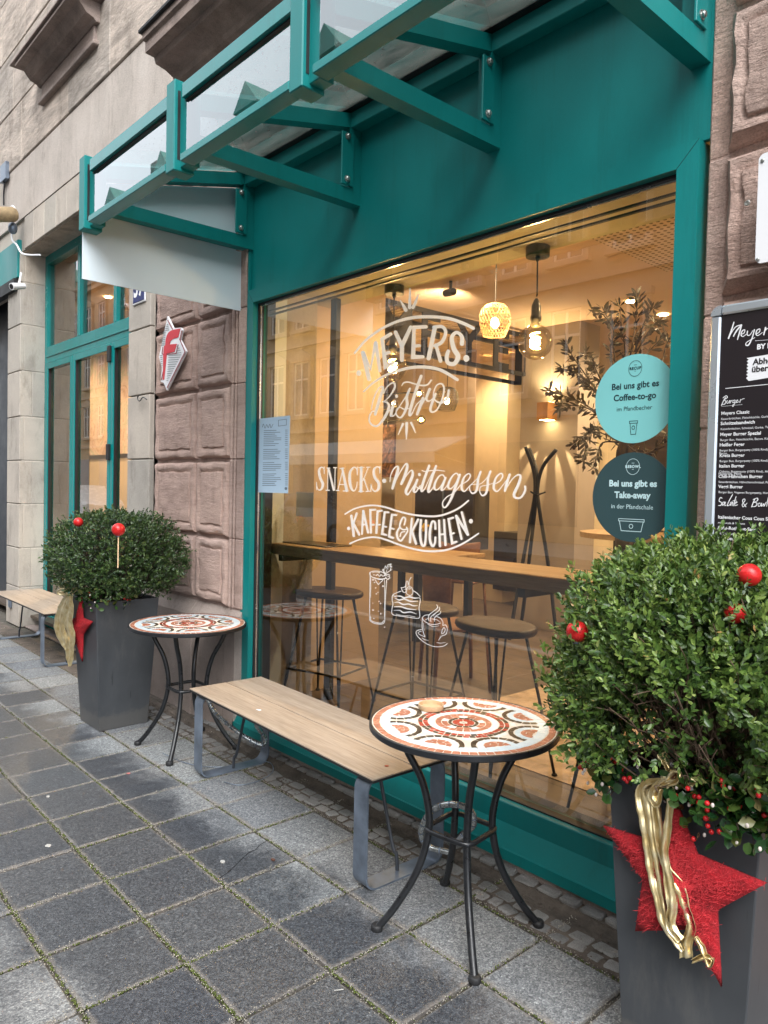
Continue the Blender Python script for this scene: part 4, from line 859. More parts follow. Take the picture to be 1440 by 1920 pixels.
kaffee = [
 [(38, 188, 14), (130, 135, 14), (240, 105, 15), (340, 98, 16), (450, 115, 17), (580, 155, 17), (720, 190, 17), (860, 208, 18), (1000, 208, 18), (1120, 175, 18), (1230, 120, 17), (1320, 48, 14)],
 [(88, 495, 14), (180, 455, 14), (280, 432, 15), (370, 430, 16), (480, 460, 17), (600, 505, 17), (730, 545, 17), (860, 570, 18), (1000, 572, 18), (1130, 550, 18), (1270, 490, 17), (1425, 390, 14)],
 [(76, 337, 30)], [(1346, 262, 38)],
 ['L', (105, 205, 22), (130, 415, 24)], ['L', (160, 180, 20), (122, 300, 18)], ['L', (130, 290, 20), (185, 400, 22)],
 ['L', (228, 155, 20), (215, 395, 18)], ['L', (228, 155, 22), (278, 380, 20)], ['L', (218, 300, 16), (262, 292, 16)],
 ['L', (352, 142, 20), (302, 145, 20), (308, 380, 20)], ['L', (305, 300, 16), (340, 298, 16)],
 ['L', (422, 152, 18), (378, 158, 20), (365, 382, 22)], ['L', (372, 300, 16), (402, 298, 16)],
 ['L', (492, 170, 18), (452, 168, 20), (425, 395, 22), (470, 405, 18)], ['L', (438, 315, 16), (468, 320, 16)],
 ['L', (570, 198, 20), (528, 195, 20), (497, 420, 22), (540, 435, 20)], ['L', (512, 335, 16), (548, 342, 16)],
 [(655, 300, 14), (668, 240, 16), (645, 222, 16), (620, 265, 18), (610, 320, 14), (645, 350, 14), (690, 340, 14)], [(612, 318, 14), (580, 380, 20), (590, 440, 20), (620, 465, 18), (650, 430, 16), (690, 365, 14), (680, 325, 12)], [(660, 370, 12), (625, 380, 12), (612, 420, 12)],
 ['L', (735, 235, 20), (715, 480, 22)], ['L', (800, 245, 22), (728, 385, 18)], ['L', (738, 370, 22), (778, 495, 24)],
 [(830, 250, 22), (822, 400, 24), (838, 500, 24), (868, 510, 22), (882, 400, 22), (882, 255, 22)],
 [(980, 340, 22), (975, 275, 20), (945, 270, 20), (925, 360, 24), (925, 460, 24), (950, 520, 24), (975, 490, 20), (980, 430, 20)],
 ['L', (1018, 255, 20), (1028, 520, 24)], ['L', (1070, 248, 20), (1085, 508, 24)], ['L', (1025, 400, 18), (1078, 395, 18)],
 ['L', (1165, 225, 20), (1118, 240, 22), (1155, 490, 24), (1200, 475, 20)], ['L', (1135, 400, 18), (1172, 385, 18)],
 ['L', (1198, 210, 22), (1252, 445, 22)], ['L', (1198, 208, 26), (1318, 400, 26)], ['L', (1255, 170, 22), (1318, 400, 24)],
]
letter('kaffee_lettering', 'white lettering KAFFEE & KUCHEN between two wavy lines on the shop window', 'lettering', [(fat(kaffee, 1.12), 640, 930, 5.54, 20)])
drink = [
 [(365, 230), (300, 190), (200, 175), (120, 195), (118, 240), (190, 290), (300, 300), (370, 290)], [(120, 210), (115, 500), (112, 900), (125, 970), (200, 1010), (300, 1018), (345, 985), (352, 900), (360, 650), (380, 320)], [(130, 260, 7), (128, 500, 7), (128, 600, 5)], [(345, 300, 6), (350, 500, 9), (345, 900, 6)], [(125, 900), (135, 960), (220, 995), (300, 1000), (335, 960)], [(150, 205, 6), (200, 190, 6), (280, 200, 6)], [(185, 280), (270, 310), (350, 300)],
 ['L', (195, 310), (248, 390), (318, 325)], ['L', (215, 250), (235, 225), (270, 262), (292, 230), (325, 262)], [(170, 235), (195, 238)],
 [(165, 313, 26)], [(187, 357, 18)], [(325, 415, 26)], [(208, 443, 18)], [(245, 515, 16)], [(220, 537, 18)], [(263, 657, 18)], [(287, 690, 22)], [(165, 685, 12)], [(168, 795, 24)], [(255, 813, 16)], [(292, 853, 24)], [(182, 928, 18)], [(350, 1066, 16)], [(265, 205, 12)],
 ['L', (340, 250), (360, 220), (320, 160), (330, 145), (340, 165), (365, 90), (375, 110), (375, 130), (405, 95), (405, 75), (455, 62), (440, 110), (465, 100), (445, 150), (460, 155), (400, 195), (365, 225)], ['L', (365, 225, 7), (400, 130, 7), (440, 75, 5)], ['L', (365, 225, 7), (345, 160, 5)], ['L', (350, 250), (400, 228), (430, 235), (425, 255), (440, 285), (420, 290), (410, 310), (390, 300), (365, 270)], ['L', (360, 240, 6), (425, 265, 5)],
]
cake = [
 [(610, 495), (540, 520), (475, 560), (470, 640), (480, 700), (465, 780), (470, 860), (560, 885), (700, 905), (840, 925), (900, 915), (905, 840), (895, 760), (915, 640), (905, 600)], [(800, 485), (860, 525), (912, 580)], ['L', (475, 560), (520, 585)],
 [(500, 572, 8), (600, 575, 20), (660, 600, 22), (740, 585, 22), (820, 605, 20), (900, 600, 8)], [(510, 605, 6), (580, 635, 20), (660, 620, 20), (760, 655, 22), (875, 655, 8)], [(505, 675, 6), (570, 670, 16), (640, 705, 22), (730, 700, 20), (800, 725, 20), (870, 725, 8)], [(495, 745, 6), (560, 740, 16), (620, 745, 18), (720, 775, 22), (850, 790, 6)], [(495, 800, 6), (590, 800, 14), (650, 835, 20), (760, 825, 18), (855, 858, 6)], [(530, 860, 8), (650, 885, 8), (740, 885, 6), (830, 905, 8)],
 [(705, 450), (695, 520), (725, 555), (770, 560), (800, 510), (785, 450), (755, 425), (720, 430), (705, 455)], [(770, 275, 12), (745, 320, 10), (735, 380, 9), (745, 440, 8)], [(730, 455, 10), (745, 462, 12), (760, 450, 8)],
 [(680, 420), (690, 370), (705, 330), (730, 375), (735, 400)], ['L', (700, 415, 5), (712, 375, 5)], [(612, 438), (640, 440), (685, 425), (690, 470)], [(615, 440), (640, 500), (670, 515), (690, 500)], ['L', (655, 470, 6), (690, 465, 5)],
]
cup = [
 [(1050, 870), (985, 880), (950, 920), (985, 975), (1080, 1020), (1180, 1020), (1235, 1000)], [(1170, 895), (1240, 930), (1275, 990), (1270, 1030)], [(1000, 950, 8), (1040, 925, 6)], [(1090, 935, 6), (1180, 950, 8), (1225, 985, 6)], [(1035, 1020, 8), (1120, 1055, 9), (1215, 1045, 6)],
 [(950, 920), (945, 1050), (965, 1150), (990, 1215)], [(968, 1000, 6), (972, 1080, 7), (985, 1120, 5)], [(1275, 1040), (1320, 1035), (1345, 1100), (1320, 1180), (1260, 1205), (1235, 1230), (1205, 1275, 6)], [(1290, 1070), (1312, 1100), (1295, 1150), (1258, 1170), (1265, 1110), (1290, 1072)],
 [(935, 1105), (870, 1120), (850, 1160), (890, 1230), (1000, 1320), (1120, 1370), (1220, 1378), (1300, 1360), (1345, 1325)], [(935, 1130, 8), (885, 1150, 8), (900, 1180, 8), (990, 1222, 8)], [(945, 1235, 7), (985, 1265, 9), (1045, 1275, 6)], [(1180, 1310, 7), (1240, 1320, 9), (1315, 1308, 6)],
 [(1178, 705, 6), (1190, 760, 14), (1120, 820, 12), (1060, 870, 14), (1045, 930, 12), (1060, 970, 6)], [(1225, 745, 6), (1215, 800, 14), (1150, 850, 12), (1090, 900, 14), (1080, 950, 10), (1088, 985, 6)], [(1245, 805, 6), (1230, 850, 12), (1165, 890, 12), (1140, 940, 12), (1148, 978, 5)], [(1130, 895, 6), (1135, 870, 8), (1160, 855, 5)],
]
letter('drink_drawing', 'white line drawing of a tall drink glass with a herb sprig on the shop window', 'window drawing', [(drink, 680, 1050, 8.47, 11)])
letter('cake_drawing', 'white line drawing of a cake slice with a cherry on the shop window', 'window drawing', [(cake, 680, 1050, 8.47, 11)])
letter('cup_drawing', 'white line drawing of a steaming coffee cup on the shop window', 'window drawing', [(cup, 680, 1050, 8.47, 11)])

# round stickers
def outline_px(pts, s, ox, oy, y): return [at(ox+x/s, oy+y_/s, y=y) for x, y_ in pts]
M['mint'] = plain('mint_sticker', (.22, .60, .60), .5, var=.01, rv=0); M['slate'] = plain('slate_green_sticker', (.028, .065, .072), .5, var=.02, rv=0); M['ink'] = plain('dark_sticker_ink', (.01, .035, .045), .5, rv=0); M['pale'] = plain('pale_sticker_ink', (.55, .75, .78), .5, rv=0)
for (name, label, mat, ink, cpx, cpy, wl, rad, lines, icon, logo) in (
   ('sticker', 'round mint sticker reading Bei uns gibt es Coffee-to-go', 'mint', 'ink', 1187, 747, None, None, ((367+0, 'Bei uns gibt es', .036, .0008), (0, 'Coffee-to-go', .036, .0008), (0, 'im Pfandbecher', .026, 0)), 'cup', 'RECUP'),
   ('sticker', 'round dark slate sticker reading Bei uns gibt es Take-away', 'slate', 'pale', 1182, 930, None, None, ((0, 'Bei uns gibt es', .036, .0012), (0, 'Take-away', .036, .0012), (0, 'in der Pfandschale', .026, 0)), 'bowl', 'REBOWL')):
    y = YL; c = at(cpx, cpy, y=y)
    top, bot = (at(1192, 664, y=y), at(1186, 831, y=y)) if icon == 'cup' else (at(1190, 848, y=y), at(1180, 1016, y=y))
    lf = at(1116, 757, y=y) if icon == 'cup' else at(1111, 934, y=y)
    rv_ = (top.z-bot.z)/2; cz_ = (top.z+bot.z)/2; cx_ = lf.x+rv_
    st = thing(name, label, 'sticker', (cx_, y, cz_))
    b = MB(); pts = [(cx_+rv_*math.cos(2*PI*k/64), y, cz_+rv_*math.sin(2*PI*k/64)) for k in range(64)]
    pts = [(min(x, WI1-.0075), y_, z) for x, y_, z in pts]; b.prism(pts, (0, .0008, 0)); b.build('sticker_disc', M[mat], st)
    b = MB(); yy = y-.0006; H = rv_
    for (zo, txt, sz_, bo) in ((.24*H, lines[0][1], .200*H, lines[0][3]), (-.02*H, lines[1][1], .200*H, lines[1][3]), (-.26*H, lines[2][1], .140*H, 0)):
        textmesh(b, txt, (cx_+.0*H, yy, cz_+zo), (1, 0, 0), (0, 0, 1), sz_, 'CENTER', bo, wscale=1.0)
    textmesh(b, logo, (cx_, yy, cz_+.655*H), (1, 0, 0), (0, 0, 1), .085*H, 'CENTER', .0006, spacing=1.15)
    pw = lambda u, v: (cx_+u, yy, cz_+v)
    cc = [[(.16*H*math.cos(2*PI*k/28), .68*H+.175*H*math.sin(2*PI*k/28)) for k in range(29)]]
    inkmesh(b, cc+[['L', (-.03*H, .76*H), (.03*H, .76*H)], ['L', (-.015*H, .62*H), (.015*H, .62*H)]], 0, 0, 1, pw, .010*H)
    if icon == 'cup':
        ic = [['L', (-.10*H, -.50*H), (.10*H, -.50*H), (.10*H, -.55*H), (-.10*H, -.55*H), (-.10*H, -.50*H)], ['L', (-.085*H, -.55*H), (-.06*H, -.80*H), (.06*H, -.80*H), (.085*H, -.55*H)], [(.035*H*math.cos(2*PI*k/16), -.65*H+.04*H*math.sin(2*PI*k/16)) for k in range(17)]]
    else:
        ic = [['L', (-.31*H, -.49*H), (.31*H, -.49*H), (.31*H, -.54*H), (-.31*H, -.54*H), (-.31*H, -.49*H)], ['L', (-.29*H, -.54*H), (-.24*H, -.76*H), (.24*H, -.76*H), (.29*H, -.54*H)], [(.045*H*math.cos(2*PI*k/16), -.65*H+.045*H*math.sin(2*PI*k/16)) for k in range(17)]]
    inkmesh(b, ic, 0, 0, 1, pw, .014*H)
    tag(b.build('sticker_print', M[ink], st, flip=False), kind='stuff')
# price list taped inside the window
M['paper_blue'] = plain('bluish_paper', (.46, .60, .74), .7, var=.04, vs=5, rv=0); M['paper'] = plain('paper', (.66, .66, .62), .8, var=.03, rv=0); M['print'] = plain('grey_print', (.14, .18, .23), .7, rv=0)
pl = thing('price_list', 'bluish white price list taped to the left of the shop window', 'price list', at(513, 850, y=YL))
cs = [at(*p, y=YL) for p in ((487.5, 785), (544, 779), (540, 925), (484.5, 923))]
b = MB(); b.prism(cs, (0, .0006, 0)); b.build('sheet', M['paper_blue'], pl)
b = MB()
for i in range(30):
    if i in (9, 16, 22): continue
    y_ = 808+i*3.55; inkmesh(b, [['L', (495-i*.1, y_-.6), (495+random.uniform(18, 33), y_-1.2)], ['L', (535, y_-1.6), (539, y_-1.7)]], 0, 0, 1, plane_y(YL-.0006), 1.0)
inkmesh(b, [[(492, 801), (494, 795), (497, 803), (500, 796), (503, 802), (506, 795), (508, 802), (512, 795)], ['L', (522, 788), (537, 786), (537, 797), (522, 799), (522, 788)]], 0, 0, 1, plane_y(YL-.0006), .9)
inkmesh(b, [[(536, 916, 5)]], 0, 0, 1, plane_y(YL-.0006), 5)
b.build('price_text', M['print'], pl, flip=False)
# ================================================================ furniture on the pavement
def make_bench(name, label, Lb, D, H, cut=0):
    t = thing(name, label, 'bench')
    for (y0, y1) in ((0, D*.5-.0028), (D*.5+.0028, D)):
        b = MB(); b.box(0, Lb, y0, y1, H-.006, H, .0012); bd = b.build('bench_board', M['bench_wood'], t)
        b = MB(); b.box(.001, Lb-.001, y0+.001, y1-.001, H-.016, H-.0062, .001); b.build('board_core', M['black'], bd)
    b = MB(); b.box(.05, Lb-.05, .06, .10, H-.03, H-.0162); b.box(.05, Lb-.05, D-.10, D-.06, H-.03, H-.0162); b.build('under_rail', M['iron'], t)
    for xc in (.040, Lb-.125):
        w_ = .080; yy0, yy1 = .012, D-.012; r_ = .055; th = .007; pts = []
        for cy_, cz_, a in ((yy1-r_, H-.017-r_, 0), (yy0+r_, H-.017-r_, PI/2), (yy0+r_, r_+.001, PI), (yy1-r_, r_+.001, 3*PI/2)):
            for k in range(9): pts.append((cy_, cz_, a+PI/2*k/8))
        o_ = [(cy_+r_*math.cos(a), cz_+r_*math.sin(a)) for cy_, cz_, a in pts]; i_ = [(cy_+(r_-th)*math.cos(a), cz_+(r_-th)*math.sin(a)) for cy_, cz_, a in pts]
        n = len(pts); vs = [(xc, y, z) for y, z in o_]+[(xc+w_, y, z) for y, z in o_]+[(xc, y, z) for y, z in i_]+[(xc+w_, y, z) for y, z in i_]; fs = []
        for k in range(n):
            k2 = (k+1) % n; fs += [(k, k2, n+k2, n+k), (2*n+k, 3*n+k, 3*n+k2, 2*n+k2), (k, 2*n+k, 2*n+k2, k2), (n+k, n+k2, 3*n+k2, 3*n+k)]
        b = MB(); b.add(vs, fs); smooth_by_angle(b.build('leg_loop', M['steel'], t), 35)
        s_ = 1 if xc < .5 else -1; x_ = xc+w_/2
        b = MB(); b.tube(catmull([(x_+s_*.16, D*.5, H-.02), (x_+s_*.05, D*.5, .11), (x_+s_*.02, D*.5, .07), (x_+s_*.012, D*.5, .006)], 5), .0075, 8); smooth_by_angle(b.build('brace', M['steel_dark'], t))
    return t
bn = make_bench('bench', 'wooden bench on grey steel loop legs between the two mosaic tables', 1.53, .43, .452)
place(bn, (-3.535, 1.865, 0), R(-2.4))
b2 = copy_tree(bn); place(b2, (-7.78, 2.02, 0), R(-.6)); b2['label'] = 'wooden bench at the far left in front of the folding door'
for o in (bn, b2): o['group'] = 'benches along the shop front'
b = MB(); c = at(485, 1331, z=.4535); b.prism([c+Vector(p) for p in ((-.012, -.008, 0), (.016, -.006, 0), (.014, .006, 0), (.004, .010, 0), (-.006, .003, 0))], (0, 0, .0012)); tag(b.build('paper_scrap', M['vinyl']), 'tiny white paper scrap lying on the middle bench', 'paper scrap')
b = MB(); c = at(725, 1436, z=.4533); b.lathe([(.0085, 0), (.0085, .0008), (.006, .001)], c, 14); tag(b.build('dot_sticker', plain('red_dot', (.32, .05, .02), .5)), 'small round red brown dot sticker on the near end of the middle bench', 'sticker')

# ---- mosaic tables
M['t_terra'] = plain('terracotta_tile', (.44, .18, .11), .22, var=.25, vs=30, coord='World'); M['t_red'] = plain('red_tile', (.38, .06, .035), .2, var=.25, vs=30, coord='World')
M['t_dark'] = plain('olive_brown_tile', (.075, .055, .035), .2, var=.4, vs=30, coord='World'); M['t_blue'] = plain('pale_blue_tile', (.62, .72, .77), .16, var=.06, vs=20, coord='World')
M['t_white'] = plain('white_tile', (.76, .78, .76), .18, var=.05, vs=20, coord='World'); M['grout'] = plain('white_grout', (.60, .53, .44), .8, var=.1, vs=40)
def mosaic():
    """tiles as (material, outline) on a disc of radius .30"""
    T = []; g = .0016
    def arc(cx_, cz_, r0_, r1_, a0, a1, mat, jit=.0006):
        rm = (r0_+r1_)/2; ga = g/max(rm, .01); n = max(1, int((a1-a0)*rm/.016)) if rm > .05 else 1
        q = [(r0_+g, a0+ga)]; q = [(r0_+g, a0+ga), (r0_+g, a1-ga), (r1_-g, a1-ga*rm/r1_), (r1_-g, (a0+a1)/2), (r1_-g, a0+ga*rm/r1_)] if n > 1 or (a1-a0) > .15 else [(r0_+g, a0+ga), (r0_+g, a1-ga), (r1_-g, a1-ga), (r1_-g, a0+ga)]
        T.append((mat, [(cx_+r_*math.cos(a)+random.gauss(0, jit), cz_+r_*math.sin(a)+random.gauss(0, jit)) for r_, a in q]))
    def ring(r0_, r1_, n, mats, ph=0):
        for k in range(n): arc(0, 0, r0_, r1_, 2*PI*k/n+ph, 2*PI*(k+1)/n+ph, mats[k % len(mats)] if isinstance(mats, (list, tuple)) else mats)
    ring(.276, .300, 72, 't_terra'); ring(.240, .2755, 56, 't_blue')
    cents = [(.236*math.cos(2*PI*(k+.5)/8), .236*math.sin(2*PI*(k+.5)/8), 2*PI*(k+.5)/8) for k in range(8)]
    for (cx_, cz_, ph) in cents:
        def seg(r0_, r1_, n, mat, span):
            for k in range(n): a0 = ph+PI-span/2+span*k/n; arc(cx_, cz_, r0_, r1_, a0, a0+span/n, mat)
        seg(.064, .083, 9, 't_dark', PI*1.0); seg(.044, .0635, 6, 't_blue', PI*1.05)
        for k in range(3): a0 = ph+PI-PI*.5+PI*k/3; arc(cx_, cz_, .004, .026, a0, a0+PI/3, 't_terra', .001)
        for k in range(5): a0 = ph+PI-PI*.55+PI*1.1*k/5; arc(cx_, cz_, .025, .0435, a0, a0+PI*1.1/5, 't_terra' if k % 2 else 't_white' if k == 3 else 't_terra', .0014)
    ring(.1345, .151, 44, ['t_dark', 't_dark', 't_red', 't_dark', 't_red', 't_red']); ring(.117, .134, 38, ['t_red', 't_red', 't_dark', 't_red'])
    ring(.094, .1165, 26, 't_white'); ring(.073, .0935, 22, 't_terra'); ring(.052, .0725, 15, ['t_terra', 't_terra', 't_white']); ring(.038, .0515, 14, 't_dark'); ring(.013, .0375, 8, ['t_red', 't_red']); ring(.0, .012, 1, 't_dark')
    r_ = .153
    while r_ < .236:
        n = int(2*PI*r_/.026)
        for k in range(n):
            a = 2*PI*(k+.5)/n; rc = r_+.009; x_, z_ = rc*math.cos(a), rc*math.sin(a)
            if all(math.hypot(x_-c[0], z_-c[1]) > .092 for c in cents): arc(0, 0, r_, r_+.0185, a-PI/n, a+PI/n, 't_white', .0013)
        r_ += .019
    return T
def make_table(label, Rr, H, individual, feet_rot):
    t = thing('mosaic_table', label, 'table'); s_ = (Rr-.012)/.300
    b = MB(); b.lathe([(0, H-.022), (Rr-.004, H-.022), (Rr, H-.018), (Rr, H-.002), (Rr-.002, H), (Rr-.009, H), (Rr-.0095, H-.003)], n=72); top = smooth_by_angle(b.build('table_top', M['iron'], t), 40)
    b = MB(); b.lathe([(0, H-.0035), (Rr-.0095, H-.0035), (Rr-.0095, H-.0010), (0, H-.0010)], n=72); b.build('grout_bed', M['grout'], top)
    T = mosaic(); T = [(m_, [(x*s_, y*s_) for x, y in q]) for m_, q in T]
    def area(q): return abs(sum(q[i][0]*q[(i+1) % len(q)][1]-q[(i+1) % len(q)][0]*q[i][1] for i in range(len(q)))/2)
    T.sort(key=lambda e: -area(e[1])); rest = {}
    for k, (m_, q) in enumerate(T):
        if individual and k < 300:
            b = MB(); z = H+random.uniform(-.0002, .0003); b.prism([(x, y, z) for x, y in q], (0, 0, -.0018)); b.build('tile', M[m_], top)
        else: rest.setdefault(m_, MB()).prism([(x, y, H) for x, y in q], (0, 0, -.0018))
    for m_, b in rest.items(): tag(b.build('small_tiles', M[m_], top), kind='stuff')
    for k in range(4):
        a = feet_rot+PI/2*k; pr_ = [(.215, H-.022), (.185, H-.10), (.135, H-.20), (.108, H-.32), (.115, H-.42), (.150, H-.53), (.215, H-.64), (.262, .022), (.275, .008)]
        sc_ = Rr/.315; P = catmull([(r_*sc_*math.cos(a), r_*sc_*math.sin(a), z) for r_, z in pr_], 5)
        b = MB(); b.tube(P, .0128, 12); lg = smooth_by_angle(b.build('leg', M['iron'], t)); e = P[-1]
        b = MB(); b.lathe([(.0185, 0), (.0205, .004), (.0205, .016), (.0175, .021), (.015, .022)], (e[0], e[1], 0), 14); smooth_by_angle(b.build('foot_cap', M['black'], lg))
        p_ = Vector((.118*sc_*math.cos(a), .118*sc_*math.sin(a), H-.37)); b = MB(); b.sphere(p_, .006, 8, 6); b.build('bolt', M['steel_dark'], lg)
    b = MB(); rr_ = .112*Rr/.315; pts = []
    for k in range(4):
        a = feet_rot+PI/2*k
        for d_ in (-.22, -.11, 0, .11, .22): 
            rad = rr_*(1.02-abs(d_)*.25); pts.append((rad*math.cos(a+d_), rad*math.sin(a+d_), H-.37))
    b.tube(pts, .0095, 10, closed=True); smooth_by_angle(b.build('stretcher_ring', M['iron'], t)); return t
tc = at(867, 1353, z=.722); bc = (at(861, 1743, z=0)); c1 = Vector(((tc.x+bc.x)/2, (tc.y+bc.y)/2, 0))
ft = [at(*p, z=0) for p in ((895, 1858), (690, 1748), (835, 1655), (1022, 1737))]
a0 = math.atan2(ft[0].y-c1.y, ft[0].x-c1.x)
tn = place(make_table('round mosaic bistro table in the foreground with a wooden lid on it', .325, .722, True, a0), (c1.x, c1.y, 0))
ca, cb, cc_ = at(239, 1170, z=.722), at(468, 1166, z=.722), at(353, 1168, z=.722)
c2 = (ca+cb)/2; Rf = (ca-cb).length/2; f2 = at(297, 1457, z=0); a2 = math.atan2(f2.y-cc_.y, f2.x-cc_.x)
tf = place(make_table('round mosaic bistro table beside the far planter', min(Rf, .345)*.97, .722, False, a2), (cc_.x, cc_.y, 0))
for o in (tn, tf): o['group'] = 'mosaic bistro tables'
c = at(808, 1329, z=.7235); b = MB(); b.lathe([(0, .0), (.044, .0), (.046, .003), (.046, .019), (.0445, .020), (.0425, .019), (.0415, .0065), (0, .0060)], c, 40); b.lathe([(.003, .0062), (.0028, .0068), (0, .0068)], c, 10)
tag(smooth_by_angle(b.build('round_coaster', M['lid_wood']), 40), 'shallow round wooden lid lying on the near mosaic table', 'coaster')

# ---- armoured cable locks
M['hose'] = plain('clear_hose_over_steel', (.40, .42, .42), .22, .75, var=.45, vs=40, bmp=.3, bs=60)
def lock(pts, label):
    t = thing('cable_lock', label, 'cable lock', pts[0]); P = catmull(pts, 7)
    b = MB(); b.tube(P, .0115, 10); smooth_by_angle(b.build('hose', M['hose'], t))
    L_ = 0; b = MB()
    for i in range(1, len(P)):
        L_ += (Vector(P[i])-Vector(P[i-1])).length
        if L_ > .032:
            L_ = 0; d = (Vector(P[i])-Vector(P[i-1])).normalized(); m_ = Vector(P[i]); b.tube([m_-d*.003, m_+d*.003], .0123, 10, cap=False)
    tag(b.build('hose_rings', M['steel'], t), kind='stuff')
    b = MB(); d = (Vector(P[-1])-Vector(P[-2])).normalized(); b.tube([Vector(P[-1])-d*.005, Vector(P[-1])+d*.045], .0135, 12); b.build('lock_cylinder', M['chrome'], t)
y0 = 2.05
lock([at(388, 1308, y=2.02), at(405, 1338, y=2.05), at(440, 1368, y=2.10), at(470, 1388, y=2.16), at(492, 1397, y=2.21), at(497, 1385, y=2.23), at(488, 1370, y=2.20)], 'armoured cable lock between the far mosaic table and the middle bench')
lock([at(842, 1598, y=2.02), at(800, 1585, y=1.98), at(790, 1555, y=1.95), at(810, 1520, y=1.93), at(845, 1508, y=1.93), at(880, 1518, y=1.95), at(888, 1545, y=1.98), at(868, 1565, y=2.0)], 'armoured cable lock looped round the legs of the near mosaic table')
b = MB(); b.tube(catmull([at(x, y, z=.004) for x, y in ((305, 1412), (335, 1426), (380, 1437), (440, 1437), (500, 1428), (512, 1445), (490, 1462), (450, 1472), (420, 1466))], 5), .0022, 5)
tag(b.build('thin_wire', M['steel']), 'thin pale wire lying on the slabs under the middle bench', 'wire')

# ---- planters with clipped box
def make_planter(label, H=.80, wt=.20, wb=.155):
    t = thing('planter', label, 'planter')
    b = MB(); lo = [(-wb, -wb, 0), (wb, -wb, 0), (wb, wb, 0), (-wb, wb, 0)]; hi = [(-wt, -wt, H), (wt, -wt, H), (wt, wt, H), (-wt, wt, H)]
    ri = [(x*.955, y*.955, H) for x, y, z in hi]; ro = [(x*.945, y*.945, H-.05) for x, y, z in hi]
    vs = lo+hi+ri+ro; fs = [(0, 3, 2, 1)]
    for a, c in ((0, 4), (4, 8), (8, 12)):
        for k in range(4): k2 = (k+1) % 4; fs.append((a+k, a+k2, c+k2, c+k))
    fs.append((12, 13, 14, 15)); b.add(vs, fs); body = b.build('planter_body', M['planter'], t)
    m_ = body.modifiers.new('bevel', 'BEVEL'); m_.width = .004; m_.segments = 2
    b = MB(); b.box(-wt*.94, wt*.94, -wt*.94, wt*.94, H-.055, H-.03); b.build('soil', M['soil'], t)
    return t
def leaf_v(l, w_, fold=.25):
    return [(0, 0, 0), (l*.35, w_/2, l*fold*.3), (l*.75, w_*.42, l*fold*.32), (l, 0, l*.04), (l*.75, -w_*.42, l*fold*.32), (l*.35, -w_/2, l*fold*.3), (l*.5, 0, -l*.02)], [(0, 1, 6), (1, 2, 6), (2, 3, 6), (3, 4, 6), (4, 5, 6), (5, 0, 6)]
def bush(name, label, base, cz, rx, rz, nsprig, lpl, ls, mat, bare=None, parent_tag=None, down=.6, seed=1):
    """clipped ball of box: sprigs with small leaves in the outer shell, twigs inside"""
    rg = np.random.default_rng(seed)
    t = thing(name, label, 'bush', base); c0 = np.array([base[0], base[1], cz])
    d = rg.normal(size=(int(nsprig*1.6), 3)); d /= np.linalg.norm(d, axis=1)[:, None]; d = d[d[:, 2] > -down][:nsprig]; ns = len(d)
    lump = 1+.06*np.sin(d[:, 0]*5.3+seed)+.05*np.sin(d[:, 1]*7.1+2*seed)+.05*np.sin(d[:, 2]*6.3+d[:, 0]*4)+.03*np.sin(d[:, 0]*17+seed*3)*np.sin(d[:, 2]*15+seed)+.04*rg.normal(size=ns)
    rad = lump*(1-.42*rg.random(ns)**2.2); far_ = rg.random(ns) < .10; rad[far_] += .08*rg.random(far_.sum())
    if bare is not None:
        bd_ = np.array(bare); bd_ = bd_/np.linalg.norm(bd_); dot = d@bd_; kill = (dot > .90) & (rg.random(ns) < .80); d = d[~kill]; rad = rad[~kill]; ns = len(d)
    tip = c0+d*rad[:, None]*np.array([rx, rx, rz])
    grow = d+np.array([0, 0, .45])+.35*rg.normal(size=(ns, 3)); grow /= np.linalg.norm(grow, axis=1)[:, None]
    pos = []; dirs = []; ups = []; rnd = []; sl = []
    hue = rg.random(ns)
    for k in range(lpl):
        f = k/lpl; side = (-1)**k
        p_ = tip-grow*ls*3.2*(1-f)
        ax = np.cross(grow, rg.normal(size=(ns, 3))); ax /= np.linalg.norm(ax, axis=1)[:, None]
        dr = grow*(.45+.55*f)+ax*(1-.35*f); pos.append(p_); dirs.append(dr); ups.append(grow+.3*rg.normal(size=(ns, 3)))
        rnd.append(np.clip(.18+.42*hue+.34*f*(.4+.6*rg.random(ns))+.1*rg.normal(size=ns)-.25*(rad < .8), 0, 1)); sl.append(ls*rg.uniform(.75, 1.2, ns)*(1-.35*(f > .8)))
    pos = np.concatenate(pos); dirs = np.concatenate(dirs); ups = np.concatenate(ups); rnd = np.concatenate(rnd); sl = np.concatenate(sl)
    lv, lf = leaf_v(1, .46)
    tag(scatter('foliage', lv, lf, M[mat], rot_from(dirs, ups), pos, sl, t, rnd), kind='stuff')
    # inner twigs, denser where the ball is bare
    b = MB(); z0 = base[2]
    for k in range(260 if nsprig > 1500 else 120):
        dd = rg.normal(size=3); dd[2] = abs(dd[2])*.9+.1
        if bare is not None and k % 2: dd = bd_+.38*rg.normal(size=3)
        dd /= np.linalg.norm(dd); e = c0+dd*np.array([rx, rx, rz])*rg.uniform(.6, .97)
        s_ = np.array([base[0]+rg.normal()*.05, base[1]+rg.normal()*.05, z0]); m1 = s_*.55+e*.45+rg.normal(size=3)*.03+np.array([0, 0, -.03]); m2 = s_*.2+e*.8+rg.normal(size=3)*.02
        b.tube(catmull([tuple(s_), tuple(m1), tuple(m2), tuple(e)], 3), [.0035]*4+[.0022]*3+[.0014]*3, 4, cap=False)
    tag(b.build('twigs', M['twig' if bare is not None else 'twig_dark'], t), kind='stuff')
    return t, c0
pn = place(make_planter('tall tapered anthracite planter in the right foreground'), (-.855, 2.00, 0))
